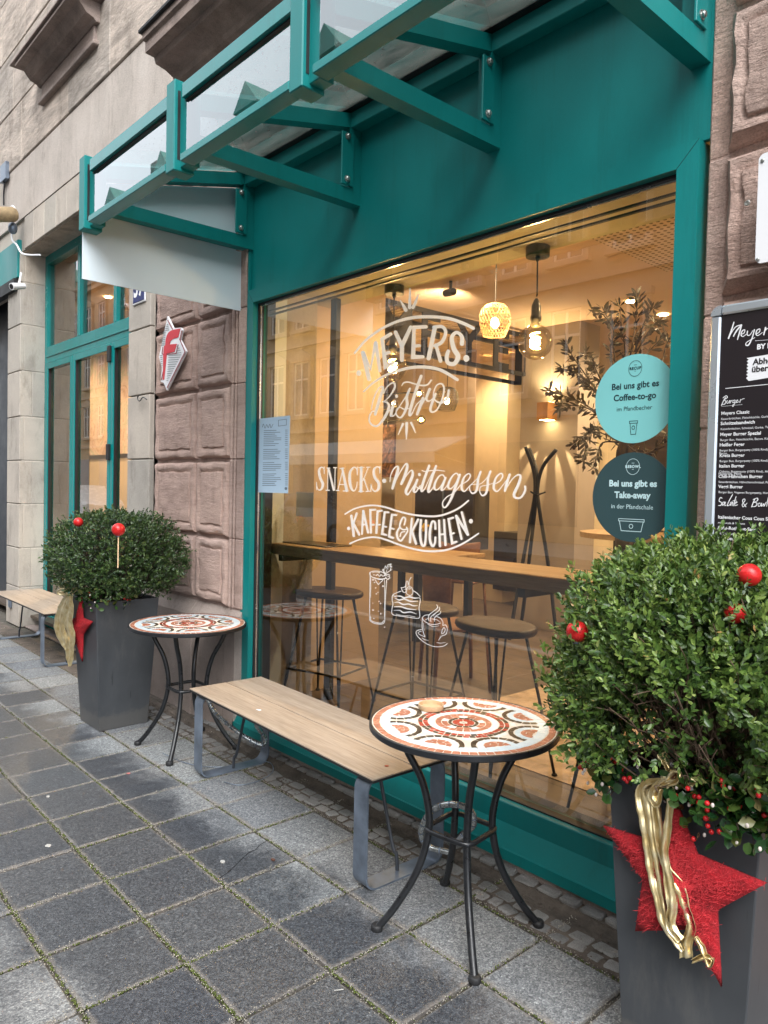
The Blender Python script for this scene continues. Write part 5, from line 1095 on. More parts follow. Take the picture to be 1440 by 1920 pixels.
pf_ = place(make_planter('tall tapered anthracite planter beside the pink stone pillar'), (-4.625, 1.915, 0), 0)
for o in (pn, pf_): o['group'] = 'anthracite planters'
view = np.array([-.855, 2.0, 0])/2.2
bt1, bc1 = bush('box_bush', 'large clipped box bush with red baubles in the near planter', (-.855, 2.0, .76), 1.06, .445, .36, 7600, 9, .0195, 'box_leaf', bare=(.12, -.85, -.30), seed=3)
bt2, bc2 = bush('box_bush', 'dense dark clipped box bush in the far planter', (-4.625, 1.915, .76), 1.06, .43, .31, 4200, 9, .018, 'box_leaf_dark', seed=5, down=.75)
for o in (bt1, bt2): o['group'] = 'clipped box bushes in planters'
# wintergreen with berries round the rim
def rimplants(name, label, cx_, cy_, H, spots, n, grp):
    t = thing(name, label, 'plant', (cx_, cy_, H-.03)); lv, lf = leaf_v(1, .68, .2); P = []; D = []; rn = []; b1 = MB(); b2_ = MB(); st = MB()
    for (sx, sy, sz, sp) in spots:
        c0 = np.array([cx_+sx, cy_+sy, H+sz])
        for _ in range(n):
            o_ = rng.normal(size=3)*np.array([sp, .022, .04]); dd = rng.normal(size=3)+np.array([np.sign(sx)*.2, -.6, .25])
            base = c0+o_; P.append(base); D.append(dd); rn.append(random.random())
            if random.random() < .25: st.tube([tuple(np.array([cx_+sx*.8, cy_+sy*.8, H-.03])), tuple(base)], .0013, 4, cap=False)
            if random.random() < .055:
                for q_ in range(random.choice((1, 2, 3))): b1.sphere(tuple(base+rng.normal(size=3)*.008+np.array([0, -.012, -.008])), .0062, 10, 7)
            if random.random() < .07: b2_.sphere(tuple(base+rng.normal(size=3)*.01+np.array([0, -.015, -.012])), .0042, 8, 6, 1.3)
    P = np.array(P); tag(scatter('leaves', lv, lf, M['round_leaf'], rot_from(np.array(D), np.array([[0, -.6, 1.]])+.5*rng.normal(size=(len(P), 3))), P, rng.uniform(.026, .040, len(P)), t, np.array(rn)), kind='stuff')
    tag(b1.build('berries', M['berry'], t, smooth=True), kind='stuff'); tag(b2_.build('pale_flowers', M['berry_white'], t, smooth=True), kind='stuff'); tag(st.build('stems', M['twig_dark'], t), kind='stuff')
    t['group'] = grp; return t
rimplants('wintergreen', 'wintergreen with round leaves and red berries at the left corner of the near planter', -.855, 2.0, .80, [(-.21, -.19, .01, .035), (-.24, -.13, .03, .03), (-.16, -.22, .03, .03), (-.20, -.22, -.03, .02)], 60, 'wintergreen at the planter rims')
rimplants('wintergreen', 'glossy wintergreen with red berries spilling over the right side of the near planter', -.855, 2.0, .80, [(.08, -.225, .0, .045), (.15, -.23, -.02, .045), (.20, -.21, -.02, .04), (.12, -.24, .035, .05), (.22, -.12, .02, .02), (.19, -.235, .03, .04), (.02, -.215, .02, .02)], 75, 'wintergreen at the planter rims')
rimplants('wintergreen', 'wintergreen with berries at the front corner of the far planter', -4.625, 1.915, .80, [(.17, -.20, .02, .04), (.20, -.10, .03, .02), (.08, -.21, .03, .04), (-.15, -.2, .05, .05), (.2, .0, .03, .02)], 26, 'wintergreen at the planter rims')
# baubles
def bauble(px, py, r_, c0, label, stick=None, yy=None):
    y_ = yy; p_ = at(px, py, y=y_+.08); t = thing('bauble', label, 'bauble', p_, group='red baubles in the box bushes')
    b = MB(); b.sphere(p_, r_, 22, 16); b.build('ball', M['red_ball'], t, smooth=True)
    b = MB(); b.lathe([(r_*.22, -r_*1.12), (r_*.22, -r_*.96)], p_, 10); b.build('cap', M['steel'], t)
    if stick: b = MB(); b.tube([p_-Vector((0, 0, r_*.95)), at(*stick, y=y_+.03)], .003, 5); b.build('stick', M['lid_wood'], t)
bauble(222, 993, .034, bc2, 'red bauble on a wooden stick at the front of the far box bush', (221, 1065), 1.50)
bauble(147, 979, .028, bc2, 'smaller red bauble at the upper left of the far box bush', None, 1.56)
bauble(1082, 1184, .027, bc1, 'red bauble at the left side of the near box bush', None, 1.53)
bauble(1405, 1078, .0265, bc1, 'red bauble at the upper right of the near box bush', None, 1.70)
bauble(1378, 1150, .024, bc1, 'half hidden red bauble at the right of the near box bush', None, 1.68)

# ---- red star and gold ribbon
M['felt'] = plain('red_sisal', (.34, .006, .012), .85, var=.35, vs=40, bmp=1, bs=160, bd=.006); M['fibre'] = plain('red_sisal_fibre', (.66, .04, .05), .6, var=.3, vs=30)
def goldmat():
    m, t, p, o = newmat('gold_ribbon'); n = noise(t, 26, 4, .6); t.links.new(ramp(t, n, [(.3, (.66, .48, .20)), (.55, (.88, .72, .40)), (.75, (.97, .88, .62))]), p.inputs['Base Color'])
    p.inputs['Metallic'].default_value = .8; p.inputs['Roughness'].default_value = .28; bump(t, p, noise(t, 22, 3, .6, 'Object', (1, 1, .35)), .35, .008); return m
M['gold'] = goldmat()
def star(label, poly, to3d, nrm, thick, nfib, fl):
    t = thing('star', label, 'star decoration', to3d(*poly[0])); nrm = Vector(nrm)
    P = [to3d(*p) for p in poly]; c = sum(P, Vector())/len(P); b = MB(); n = len(P); edge = []
    for i in range(n):
        a, d_ = P[i], P[(i+1) % n]
        for k in range(5): edge.append(a+(d_-a)*k/5+nrm*0)
    m_ = len(edge); vs = [p for p in edge]; fs = []; L_ = 5
    for l in range(1, L_+1):
        f = l/L_; h = thick*(1-(1-f)**2)
        for p in edge: q_ = p+(c-p)*f*.999; vs.append(q_+nrm*h*(1 if l < L_ else 1)+Vector((random.gauss(0, .0012),)*3))
    for l in range(L_):
        for k in range(m_): k2 = (k+1) % m_; fs.append((l*m_+k, l*m_+k2, (l+1)*m_+k2, (l+1)*m_+k))
    nb = len(vs); vs += [p-nrm*thick*.4 for p in edge]; 
    for k in range(m_): k2 = (k+1) % m_; fs.append((k2, k, nb+k, nb+k2))
    fs.append(tuple(range(nb, nb+m_))); b.add(vs, fs); b.build('star_body', M['felt'], t, smooth=True)
    f = MB(); tx = nrm.cross(Vector((0, 0, 1))).normalized(); tz = Vector((0, 0, 1))
    for _ in range(nfib):
        i = random.randrange(m_); g = random.random()**.7; p = edge[i]+(c-edge[i])*g+nrm*(thick*(1-(1-g)**2)+.001); a = random.gauss(-.7, .5); l_ = random.uniform(.3, 1)*fl
        d_ = (tx*math.cos(a)+tz*math.sin(a))*l_; f.tube([p-d_*.5, p+nrm*random.uniform(.0, .004), p+d_*.5+nrm*random.uniform(-.001, .003)], .00032, 3, cap=False)
    tag(f.build('fibres', M['fibre'], t), kind='stuff'); return t
yS = 1.775
def s3(x, y): return at(1100+x/3.556, 1380+y/3.556, y=yS)
poly = [(545, 445), (735, 790), (1195, 985), (868, 1165), (895, 1675), (735, 1275), (320, 1300), (375, 965), (105, 600), (420, 700)]
poly = [(590, 430), (735, 790), (1195, 985), (868, 1165), (895, 1675), (705, 1290), (322, 1302), (372, 960), (108, 600), (440, 700)]
star('big red sisal star hanging on the near planter', poly, s3, (0, -1, 0), .020, 2800, .032)
def ribbon(t, pts, w_, to3d, lift, name='ribbon_tail', seed=0):
    """pts: (x, y[, width, twist]) in enlarged pixels; a cloth band with folds"""
    P = catmull([(p[0], p[1], p[2] if len(p) > 2 else w_, p[3] if len(p) > 3 else 0) for p in pts], 8); b = MB(); n = len(P); vs = []; K = 12
    for i in range(n):
        a = P[max(i-1, 0)]; c = P[min(i+1, n-1)]; dx, dy = c[0]-a[0], c[1]-a[1]; l = math.hypot(dx, dy) or 1; nx, ny = -dy/l, dx/l
        for k in range(K):
            u = (k/(K-1)-.5); tw = P[i][3]; off = u*P[i][2]*.85
            q_ = to3d(P[i][0]+nx*off*(.6+.4*math.cos(tw)), P[i][1]+ny*off*(.6+.4*math.cos(tw))); wv = .0056*math.sin(u*9.5+i*.07+seed)+.0022*math.sin(i*.33+seed*2+u*5)+.0012*math.sin(i*1.1+u*3)+u*math.sin(tw)*.012
            vs.append(q_+lift+Vector((0, -wv+random.gauss(0, .0004), 0)))
    fs = [(i*K+k, i*K+k+1, (i+1)*K+k+1, (i+1)*K+k) for i in range(n-1) for k in range(K-1)]
    b.add(vs, fs); o = b.build(name, M['gold'], t, smooth=True); s_ = o.modifiers.new('solid', 'SOLIDIFY'); s_.thickness = .0008; return o
rt = thing('gold_ribbon', 'long shiny gold ribbon bow hanging over the big red star', 'ribbon', s3(560, 260))
up = lambda d: Vector((0, -d, 0))
ribbon(rt, [(600, 240, 50), (560, 290, 90, .5), (450, 300, 80, .3), (400, 360, 90), (430, 520, 100), (455, 700, 95, .4), (480, 880, 90), (515, 1060, 80, .5), (545, 1200, 90), (620, 1330, 60), (670, 1410, 50)], 90, s3, up(.025), seed=1)
ribbon(rt, [(470, 330, 40), (480, 420, 60, .4), (500, 580, 70), (520, 740, 60, .6), (570, 880, 80), (640, 980, 90, .3), (680, 1120, 95), (720, 1250, 80, .5), (690, 1360, 100), (690, 1460, 110)], 80, s3, up(.019), seed=3)
ribbon(rt, [(590, 260, 60), (600, 330, 70), (595, 450, 75), (580, 600, 75, .3), (560, 760, 60, .7), (590, 950, 80, .2), (610, 1100, 70, .6), (600, 1230, 70), (670, 1330, 40)], 70, s3, up(.031), seed=5)
ribbon(rt, [(560, 250, 40), (530, 300, 70, .3), (490, 370, 80), (520, 420, 70, .4), (545, 330, 50)], 60, s3, up(.037), 'bow_loop', 7)
ribbon(rt, [(545, 290, 40), (600, 260, 70, .2), (640, 225, 80), (670, 235, 40), (650, 270, 60, .5), (590, 285, 50)], 60, s3, up(.043), 'bow_loop', 9)
ribbon(rt, [(680, 260, 40), (730, 280, 70, .3), (760, 300, 50)], 60, s3, up(.031), 'bow_loop', 10)
ribbon(rt, [(590, 240, 50), (575, 190, 45, .3), (550, 140, 55), (535, 95, 60)], 50, s3, up(.027), 'bow_end', 11)
ribbon(rt, [(740, 1470, 40), (820, 1440, 60, .4), (870, 1460, 40), (850, 1500, 30), (800, 1380, 50, .3), (760, 1310, 40)], 50, s3, up(.027), 'bow_end', 12)
b = MB(); b.sphere(s3(575, 262)+up(.031), .016, 12, 8, .8); b.build('knot', M['gold'], rt, smooth=True)
# the far one
yF = 1.70
def f3(x, y): return at(x/5.54, 1060+y/5.54, y=yF)
star('red star half covered by gold ribbon on the far planter', [(845, 320), (858, 545), (955, 585), (858, 720), (850, 1000), (790, 800), (745, 860), (735, 640), (720, 560), (790, 540)], f3, (0, -1, 0), .02, 500, .03)
r2 = thing('gold_ribbon', 'gold foil ribbon bow hanging on the far planter', 'ribbon', f3(780, 260))
ribbon(r2, [(790, 290, 40), (725, 380, 90, .3), (672, 520, 100), (665, 650, 95, .5), (705, 780, 90), (750, 870, 50), (765, 900, 20)], 92, f3, up(.028), seed=2)
ribbon(r2, [(800, 290, 40), (780, 400, 70, .2), (735, 540, 70, .4), (720, 640, 60), (755, 760, 60), (760, 860, 30)], 92, f3, up(.036), seed=4)
ribbon(r2, [(805, 290, 40), (815, 450, 80), (795, 600, 95, .3), (815, 720, 95), (805, 850, 90, .3), (800, 960, 65), (800, 1040, 10)], 92, f3, up(.044), seed=6)
for k, pts in enumerate(([(790, 270, 40), (740, 240, 60), (690, 190, 70), (720, 170, 50), (790, 240, 40)], [(790, 270, 40), (770, 200, 60), (775, 150, 80), (805, 160, 50), (800, 250, 40)], [(800, 270, 40), (840, 230, 50), (855, 240, 60), (820, 280, 40)], [(780, 280, 30), (720, 290, 60), (690, 270, 60), (740, 250, 40)])): ribbon(r2, pts, 70, f3, up(.046), 'bow_loop', 20+k)
# ================================================================ inside the bistro
ZI = .12
M['i_grey'] = plain('light_grey_plaster', (.55, .61, .63), .8, var=.04, coord='World'); M['i_beige'] = plain('beige_plaster', (.58, .45, .32), .8, var=.05, coord='World')
M['i_cream'] = plain('cream_plaster', (.76, .65, .46), .8, var=.05, coord='World'); M['i_ceil'] = plain('ceiling_plaster', (.66, .48, .34), .85, var=.03, coord='World')
M['i_soff'] = plain('window_soffit', (.42, .38, .26), .7, var=.04, coord='World'); M['i_dark'] = plain('dark_cabinet', (.035, .028, .024), .35, var=.2); M['i_grey2'] = plain('taupe_pillar_plaster', (.34, .29, .25), .8, var=.05, coord='World')
def floormat():
    m, t, p, o = newmat('stone_floor_tiles'); g = node(t, 'ShaderNodeNewGeometry'); br = node(t, 'ShaderNodeTexBrick'); t.links.new(g.outputs['Position'], br.inputs['Vector'])
    br.inputs['Color1'].default_value = (.095, .070, .050, 1); br.inputs['Color2'].default_value = (.115, .085, .062, 1); br.inputs['Mortar'].default_value = (.04, .035, .03, 1); br.inputs['Scale'].default_value = 1; br.inputs['Mortar Size'].default_value = .004
    br.inputs['Brick Width'].default_value = 1.2; br.inputs['Row Height'].default_value = .3
    c = mixc(t, .7, br.outputs[0], ramp(t, noise(t, 4, 6, .7, 'World', (1, 4, 1)), [(.3, (.6, .6, .6)), (.7, (1.3, 1.3, 1.3))]), 'MULTIPLY'); t.links.new(c, p.inputs['Base Color']); p.inputs['Roughness'].default_value = .38; return m
M['i_floor'] = floormat()
def perf():
    m, t, p, o = newmat('perforated_ceiling_panel'); g = node(t, 'ShaderNodeNewGeometry'); mp_ = node(t, 'ShaderNodeMapping'); mp_.inputs['Scale'].default_value = (22, 22, 22); t.links.new(g.outputs['Position'], mp_.inputs[0])
    fr = node(t, 'ShaderNodeVectorMath', operation='FRACTION'); t.links.new(mp_.outputs[0], fr.inputs[0]); sb_ = node(t, 'ShaderNodeVectorMath', operation='SUBTRACT'); t.links.new(fr.outputs[0], sb_.inputs[0]); sb_.inputs[1].default_value = (.5, .5, .5)
    ml_ = node(t, 'ShaderNodeVectorMath', operation='MULTIPLY'); t.links.new(sb_.outputs[0], ml_.inputs[0]); ml_.inputs[1].default_value = (1, 1, 0); ln = node(t, 'ShaderNodeVectorMath', operation='LENGTH'); t.links.new(ml_.outputs[0], ln.inputs[0])
    t.links.new(ramp(t, ln.outputs['Value'], [(.24, (.16, .10, .06)), (.30, (.66, .52, .40))]), p.inputs['Base Color']); p.inputs['Roughness'].default_value = .8; return m
M['i_perf'] = perf()
def room(name, m_, *a, kind='structure'): b = MB(); b.box(*a); return tag(b.build(name, m_), kind=kind)
room('interior_floor', M['i_floor'], -18, 2, 2.5, 10, ZI-.03, ZI)
room('interior_ceiling', M['i_ceil'], -5.2, 2, 3.17, 9.0, 3.2, 3.3)
room('interior_ceiling', M['i_ceil'], -7.4, -5.2, 3.6, 9.0, 3.2, 3.3)
room('interior_ceiling', M['i_ceil'], -13, -7.4, 5.35, 9.0, 3.2, 3.3)
room('entrance_ceiling', M['i_ceil'], -18, 2, 2.75, 9.1, 4.15, 4.25)
room('interior_wall', M['i_cream'], -5.3, -5.2, 2.75, 3.6, 3.2, 4.15)
room('perforated_ceiling', M['i_perf'], -2.75, .2, 3.25, 5.3, 3.185, 3.199)
room('window_soffit', M['i_soff'], -5.2, 1, 2.56, 3.17, 2.75, 3.32)
room('window_reveal', M['i_grey'], -4.6, -3.9, 2.56, 2.60, 2.62, 2.75)
b = MB(); b.prism([(-3.86, 2.56, ZI), (-4.07, 3.02, ZI), (-4.3, 3.02, ZI), (-4.3, 2.56, ZI)], (0, 0, 2.63)); tag(b.build('interior_wall', M['i_grey']), kind='structure')
room('interior_wall', M['i_beige'], -4.3, -4.075, 3.025, 3.68, ZI, 3.2)
room('interior_wall', M['i_cream'], -18, 2, 9.0, 9.1, ZI, 4.15)
room('interior_wall', M['i_cream'], -.35, -.3, 2.56, 9.0, ZI, 3.2)
room('interior_wall', M['i_beige'], -17, -9.2, 5.2, 5.3, ZI, 4.15)
room('interior_wall', M['i_beige'], -18, -17.9, 2.75, 9, ZI, 4.15)
room('entrance_mat_floor', plain('patterned_cement_tiles', (.36, .27, .19), .6, var=.45, vs=9, coord='World'), -3.15, -1.2, 3.05, 5.6, ZI+.0005, ZI+.004)
# pillars and wall pieces further back, each set on its own depth
def panel(name, m_, px0, px1, y, z0=ZI, z1=3.2, dep=.35, py=900):
    a, c = at(px0, py, y=y).x, at(px1, py, y=y).x; b = MB(); b.box(a, c, y, y+dep, z0, z1); return tag(b.build(name, m_), kind='structure')
panel('interior_pillar', M['i_grey2'], 973, 1080, 6.3)
panel('interior_pillar', M['i_cream'], 868, 948, 7.4, dep=.6)
panel('interior_wall', M['i_beige'], 741, 872, 6.5, dep=.15)
panel('interior_wall', M['i_cream'], 1080, 1180, 7.6, dep=.2)
# slatted wall behind the hanging sign
b = MB(); 
for k in range(60): b.box(-7.35, -5.0, 3.7+k*.07, 3.7+k*.07+.045, 3.165, 3.198)
sw = thing('slatted_ceiling_raft', 'light wooden slatted ceiling panel behind the hanging MEYER sign', 'ceiling panel', (-6.2, 6, 3.16))
tag(b.build('slats', plain('pale_slat_wood', (.66, .47, .28), .6), sw), kind='stuff')
# floral art panel and pink mural
def art(name, stops, sc_):
    m, t, p, o = newmat(name); n = noise(t, sc_, 8, .75, 'World', None, 1.4); t.links.new(ramp(t, n, stops), p.inputs['Base Color']); p.inputs['Roughness'].default_value = .6; return m
M['art'] = art('floral_print', [(.3, (.02, .015, .012)), (.45, (.10, .05, .02)), (.55, (.35, .16, .08)), (.62, (.55, .30, .18)), (.7, (.08, .05, .02))], 5)
M['mural'] = art('pink_mural_print', [(.3, (.25, .17, .12)), (.42, (.55, .36, .28)), (.5, (.70, .52, .42)), (.58, (.42, .40, .30)), (.68, (.72, .55, .45))], 2.2)
a, c = at(690, 800, y=8.0), at(741, 895, y=8.0); b = MB(); b.box(a.x-.3, c.x, 7.96, 8.0, c.z, a.z); tag(b.build('art_panel', M['art']), 'dark floral art panel on the back wall under the globe lamps', 'art panel')
a, c = at(150, 700, y=5.15), at(246, 850, y=5.15); b = MB(); b.box(a.x-1.5, c.x+.8, 5.14, 5.19, c.z, a.z+.3); tag(b.build('mural', M['mural']), 'large pink and beige mural seen through the folding door', 'mural')
# tall black post and bar counter
a = at(612, 1020, y=3.0); b = MB(); b.box(a.x-.03, a.x+.03, 3.02, 3.06, ZI, 2.75, .003); tag(b.build('steel_post', M['black']), 'slim black steel post standing behind the left end of the bar counter', 'post')
bc_ = thing('bar_counter', 'long oak bar counter running along the inside of the shop window', 'counter', (-2.5, 2.75, 1.17))
b = MB(); b.box(-3.87, -.4, 2.575, 2.95, 1.105, 1.170, .004); b.build('counter_top', M['bar_wood'], bc_); b = MB(); b.box(-3.84, -3.80, 2.62, 2.92, 1.06, 1.104); b.box(-2.0, -1.96, 2.62, 2.92, 1.06, 1.104); b.build('bracket', M['black'], bc_)
mc = thing('menu_card', 'dark menu card lying on the left end of the bar counter', 'menu card', (-3.6, 2.7, 1.171)); b = MB(); b.box(-3.86, -3.42, 2.66, 2.86, 1.171, 1.177, .001); b.build('card', M['i_dark'], mc)
a, c = at(556, 923, y=2.75), at(587, 970, y=2.75); b = MB(); b.box(a.x, c.x, 2.749, 2.751, c.z, a.z); 
tag(b.build('notice_sheet', M['paper']), 'small pale printed notice standing behind the price list', 'notice')
# bar stools
def make_stool():
    t = thing('bar_stool', 'dark wooden bar stool', 'bar stool'); b = MB(); n = 36; H = .74; pr_ = []
    def rr_(a): return .5+.035*math.cos(2*a)
    rings = []
    for (f, z) in ((.88, H-.04), (.97, H-.034), (1, H-.022), (.985, H-.006), (.93, H), (.6, H-.010), (.02, H-.012)):
        rings += [(.25*f*(1+.04*math.cos(2*a)), 0, 0) and (.245*f*math.cos(a)*(1-.10*math.sin(a)), .175*f*math.sin(a), z) for a in [2*PI*k/n for k in range(n)]]
    fs = [(i*n+k, i*n+(k+1) % n, (i+1)*n+(k+1) % n, (i+1)*n+k) for i in range(6) for k in range(n)]; fs += [tuple(range(n))[::-1], tuple(range(6*n, 7*n))]
    b.add(rings, fs); smooth_by_angle(b.build('seat', M['dark_wood'], t), 60)
    P = []
    for (sx, sy) in ((-1, -1), (1, -1), (1, 1), (-1, 1)):
        top_, bt = Vector((sx*.115, sy*.09, H-.035)), Vector((sx*.225, sy*.205, .008)); mid = top_+(bt-top_)*.68; P.append(mid)
        b = MB(); b.tube([top_, bt], .0075, 8); lg = b.build('leg', M['iron'], t, smooth=True); b = MB(); b.lathe([(.013, 0), (.015, .005), (.013, .012), (.008, .016)], (bt.x, bt.y, 0), 12); b.build('foot_cap', M['black'], lg, smooth=True)
        b = MB(); b.tube([top_+Vector((sx*.03, -sy*.03, 0)), bt], .0055, 6); b.build('hairpin_rod', M['iron'], t, smooth=True)
    b = MB(); b.tube(P, .0075, 8, closed=True); b.build('foot_rest', M['iron'], t)
    return t
st1 = make_stool(); 
for k, (o, loc, rz, lab) in enumerate(((st1, (-3.78, 2.98, ZI), .3, 'dark bar stool nearest the left end of the bar counter'), (None, (-2.98, 3.02, ZI), .1, 'dark bar stool behind the cake drawing, middle of three'), (None, (-2.36, 2.93, ZI), -.2, 'dark bar stool to the right behind the near mosaic table'))):
    o = o or copy_tree(st1); place(o, loc, rz); o['label'] = lab; o['group'] = 'bar stools along the window counter'
o = copy_tree(st1); place(o, (-1.62, 3.0, ZI), .15); o['label'] = 'bar stool whose crossed legs show left of the near planter'; o['group'] = 'bar stools along the window counter'
# chairs and table
def make_chair():
    t = thing('chair', 'brown wooden chair', 'chair'); b = MB(); b.box(-.22, .22, -.21, .21, .43, .46, .012); b.build('seat', M['chair_wood'], t)
    b = MB(); vs = []; K = 10
    for (z, r_) in ((.58, .25), (.70, .262), (.82, .27), (.835, .262)):
        for k in range(K+1): a = PI*.15+PI*.7*k/K; vs.append((r_*math.cos(a), .02+r_*.85*math.sin(a), z+.02*abs(math.cos(a))*2))
    fs = [(i*(K+1)+k, i*(K+1)+k+1, (i+1)*(K+1)+k+1, (i+1)*(K+1)+k) for i in range(3) for k in range(K)]; b.add(vs, fs); o = b.build('backrest', M['chair_wood'], t, smooth=True); m_ = o.modifiers.new('s', 'SOLIDIFY'); m_.thickness = .014
    for (x, y) in ((-.18, -.17), (.18, -.17), (.17, .18), (-.17, .18)):
        b = MB(); top_ = .62 if y > 0 else .43; b.tube([(x*1.15, y*1.15, 0), (x, y, top_)], [.014, .017], 8); b.build('leg', M['chair_wood'], t, smooth=True)
    return t
ch = make_chair(); p_ = at(785, 1345, z=ZI); place(ch, (-3.55, 3.95, ZI), R(150)); ch['label'] = 'brown wooden chair with a curved back behind the cake drawing'
M['chair_dark'] = wood('dark_chair_wood', (.06, .035, .02), (.12, .07, .04), 'X', 2, .4)
for k, (px, py, rz, lab) in enumerate(((865, 1165, 200, 'dark wooden chair under the round cake table edge, nearer of two'), (830, 1130, 160, 'dark wooden chair further back by the cream pillar'))):
    o = copy_tree(ch); p_ = at(px, py, z=ZI); place(o, (p_.x, p_.y, ZI), R(rz)); o['label'] = lab
for o in bpy.data.objects:
    if o.name.startswith('chair') and o.type == 'EMPTY': o['group'] = 'wooden chairs inside the bistro'
def rtable(name, label, px, py, r_, h, m1):
    c = at(px, py, z=ZI+h); t = thing(name, label, 'table', (c.x, c.y, ZI)); b = MB(); b.lathe([(0, h-.04), (r_, h-.04), (r_, h), (0, h)], (c.x, c.y, ZI), 40); b.build('table_top', m1, t)
    b = MB(); b.lathe([(.25, 0), (.25, .02), (.03, .03), (.03, h-.04)], (c.x, c.y, ZI), 20); b.build('table_leg', M['black'], t); return c
c = at(770, 1036, z=.90); t = thing('dining_table', 'long wooden dining table behind the KAFFEE lettering', 'table', (c.x, c.y, ZI)); b = MB(); b.box(c.x-.7, c.x+.45, c.y-.4, c.y+.6, .86, .90, .004); b.build('table_top', M['bar_wood'], t); b = MB()
for sx in (-.6, .35): b.box(c.x+sx, c.x+sx+.06, c.y-.3, c.y-.24, ZI, .86); b.box(c.x+sx, c.x+sx+.06, c.y+.4, c.y+.46, ZI, .86)
b.build('table_legs', M['black'], t)
c = at(1175, 1000, y=4.6); t = thing('round_table', 'round wooden table on a dark box base at the right behind the slate sticker', 'table', (c.x, c.y, ZI)); b = MB(); b.lathe([(0, -.035), (.50, -.035), (.50, 0), (0, 0)], (c.x+.1, c.y+.2, c.z), 48); b.build('table_top', M['bar_wood'], t); b = MB(); b.box(c.x-.16, c.x+.45, c.y+.1, c.y+.5, ZI, c.z-.036, .004); b.build('table_base', M['dark_wood'], t)
# dark cabinets, bottle shelf
def cab(name, label, cat, x0, x1, y0, y1, yy, m_, dep=.5):
    a, c = at(x0, y0, y=yy), at(x1, y1, y=yy); t = thing(name, label, cat, (a.x, yy, c.z)); b = MB(); b.box(a.x, c.x, yy, yy+dep, c.z, a.z, .006); b.build('cabinet_body', m_, t); return t, a, c
t, a, c = cab('drinks_cooler', 'low black glass fronted drinks cooler behind the KAFFEE lettering', 'cooler', 778, 884, 918, 1032, 6.2, M['i_dark'], .29)
for px in (830,): 
    q_ = at(px, 970, y=6.19); b = MB(); b.box(q_.x-.012, q_.x+.012, 6.185, 6.199, c.z, a.z); b.build('door_bar', M['steel'], t)
t, a, c = cab('dark_cabinet', 'low dark cabinet between the cream pillar and the taupe pillar', 'cabinet', 926, 975, 996, 1112, 7.3, M['i_dark'])
t, a, c = cab('bottle_cabinet', 'tall dark cabinet with shelves of bottles left of the taupe pillar', 'cabinet', 944, 976, 780, 990, 7.9, M['black'], .1)
for k in range(5):
    zz = c.z+(a.z-c.z)*k/5; b = MB(); b.box(a.x, c.x, 7.6, 7.9, zz, zz+.015); b.build('shelf', M['steel_dark'], t)
    if k in (0, 1, 2, 3):
        for j in range(4): b = MB(); x_ = a.x+(c.x-a.x)*(j+.5)/4; b.lathe([(.03, 0), (.032, .12), (.012, .17), (.012, .22), (0, .22)], (x_, 7.7, zz+.015), 10); tag(b.build('bottle', [M['round_leaf'], plain('amber_bottle%d' % (k*4+j), random.choice([(.2, .12, .03), (.05, .1, .05), (.35, .3, .2), (.1, .05, .03)]), .15, rv=0)][1]), 'bottle on the %s shelf of the bottle cabinet' % ['lowest', 'second', 'third', 'top'][k], 'bottle', 'bottles in the bottle cabinet')
# coat rack
cr = thing('coat_rack', 'black coat rack of curved bars standing before the taupe pillar', 'coat rack', at(1000, 1180, y=5.6))
def P5(pts, y=5.6): return [at(x, y_, y=y+d) for x, y_, d in pts]
for pts in ([(985, 838, -.1), (1000, 880, 0), (1003, 925, 0), (990, 1000, .0), (970, 1110, -.1), (955, 1200, -.2)], [(993, 842, .1), (1005, 880, 0), (1006, 925, 0), (998, 1000, .05), (985, 1110, .1), (975, 1190, .2)], [(1043, 843, 0), (1018, 875, 0), (1008, 915, 0), (1012, 960, 0), (1028, 1060, .1), (1042, 1180, .1)]):
    b = MB(); b.tube(catmull(P5(pts), 5), .017, 6); b.build('curved_bar', M['black'], cr, smooth=True)
for pts in ([(1005, 928, 0), (995, 922, -.1)], [(1006, 929, 0), (1022, 923, -.1)]): b = MB(); b.tube(P5(pts), .008, 5); b.build('hook', M['black'], cr)
# wall lamp, with light up and down
M['copper'] = plain('copper_lamp_box', (.42, .20, .06), .45, .3, var=.25)
c = at(1023, 771, y=6.18); wl = thing('wall_lamp', 'square copper coloured wall lamp throwing rays on the taupe pillar', 'wall lamp', c)
b = MB(); b.box(c.x-.065, c.x+.065, 6.12, 6.29, c.z-.085, c.z+.085, .003); b.build('lamp_box', M['copper'], wl); M['warm'] = emis('warm_light', (1, .72, .32), 14)
b = MB(); b.box(c.x-.05, c.x+.05, 6.15, 6.27, c.z-.088, c.z-.086); b.box(c.x-.05, c.x+.05, 6.15, 6.27, c.z+.086, c.z+.088); b.build('lamp_opening', M['warm'], wl)
def lamp(name, typ, loc, e, col=(1, .71, .40), r_=.03, **k):
    d = bpy.data.lights.new(name, typ); d.energy = e*1.0; d.color = col
    if typ == 'POINT': d.shadow_soft_size = r_
    if typ == 'SPOT': d.spot_size = k.get('ang', 2.2); d.spot_blend = .8; d.shadow_soft_size = r_
    if typ == 'AREA': d.shape = 'DISK'; d.size = r_
    o = bpy.data.objects.new(name, d); C.objects.link(o); o.location = loc; tag(o, kind='helper')
    if 'rot' in k: o.rotation_euler = k['rot']
    return o
for a_ in (-50, -30, -10, 10, 30, 50): lamp('wall_lamp_beam', 'SPOT', (c.x, 6.22, c.z-.09), 45, (1, .72, .35), .003, ang=R(11), rot=(R(8), R(a_), 0))
lamp('wall_lamp_beam', 'SPOT', (c.x, 6.2, c.z+.10), 16, (1, .72, .35), .02, ang=R(130), rot=(PI, 0, 0))
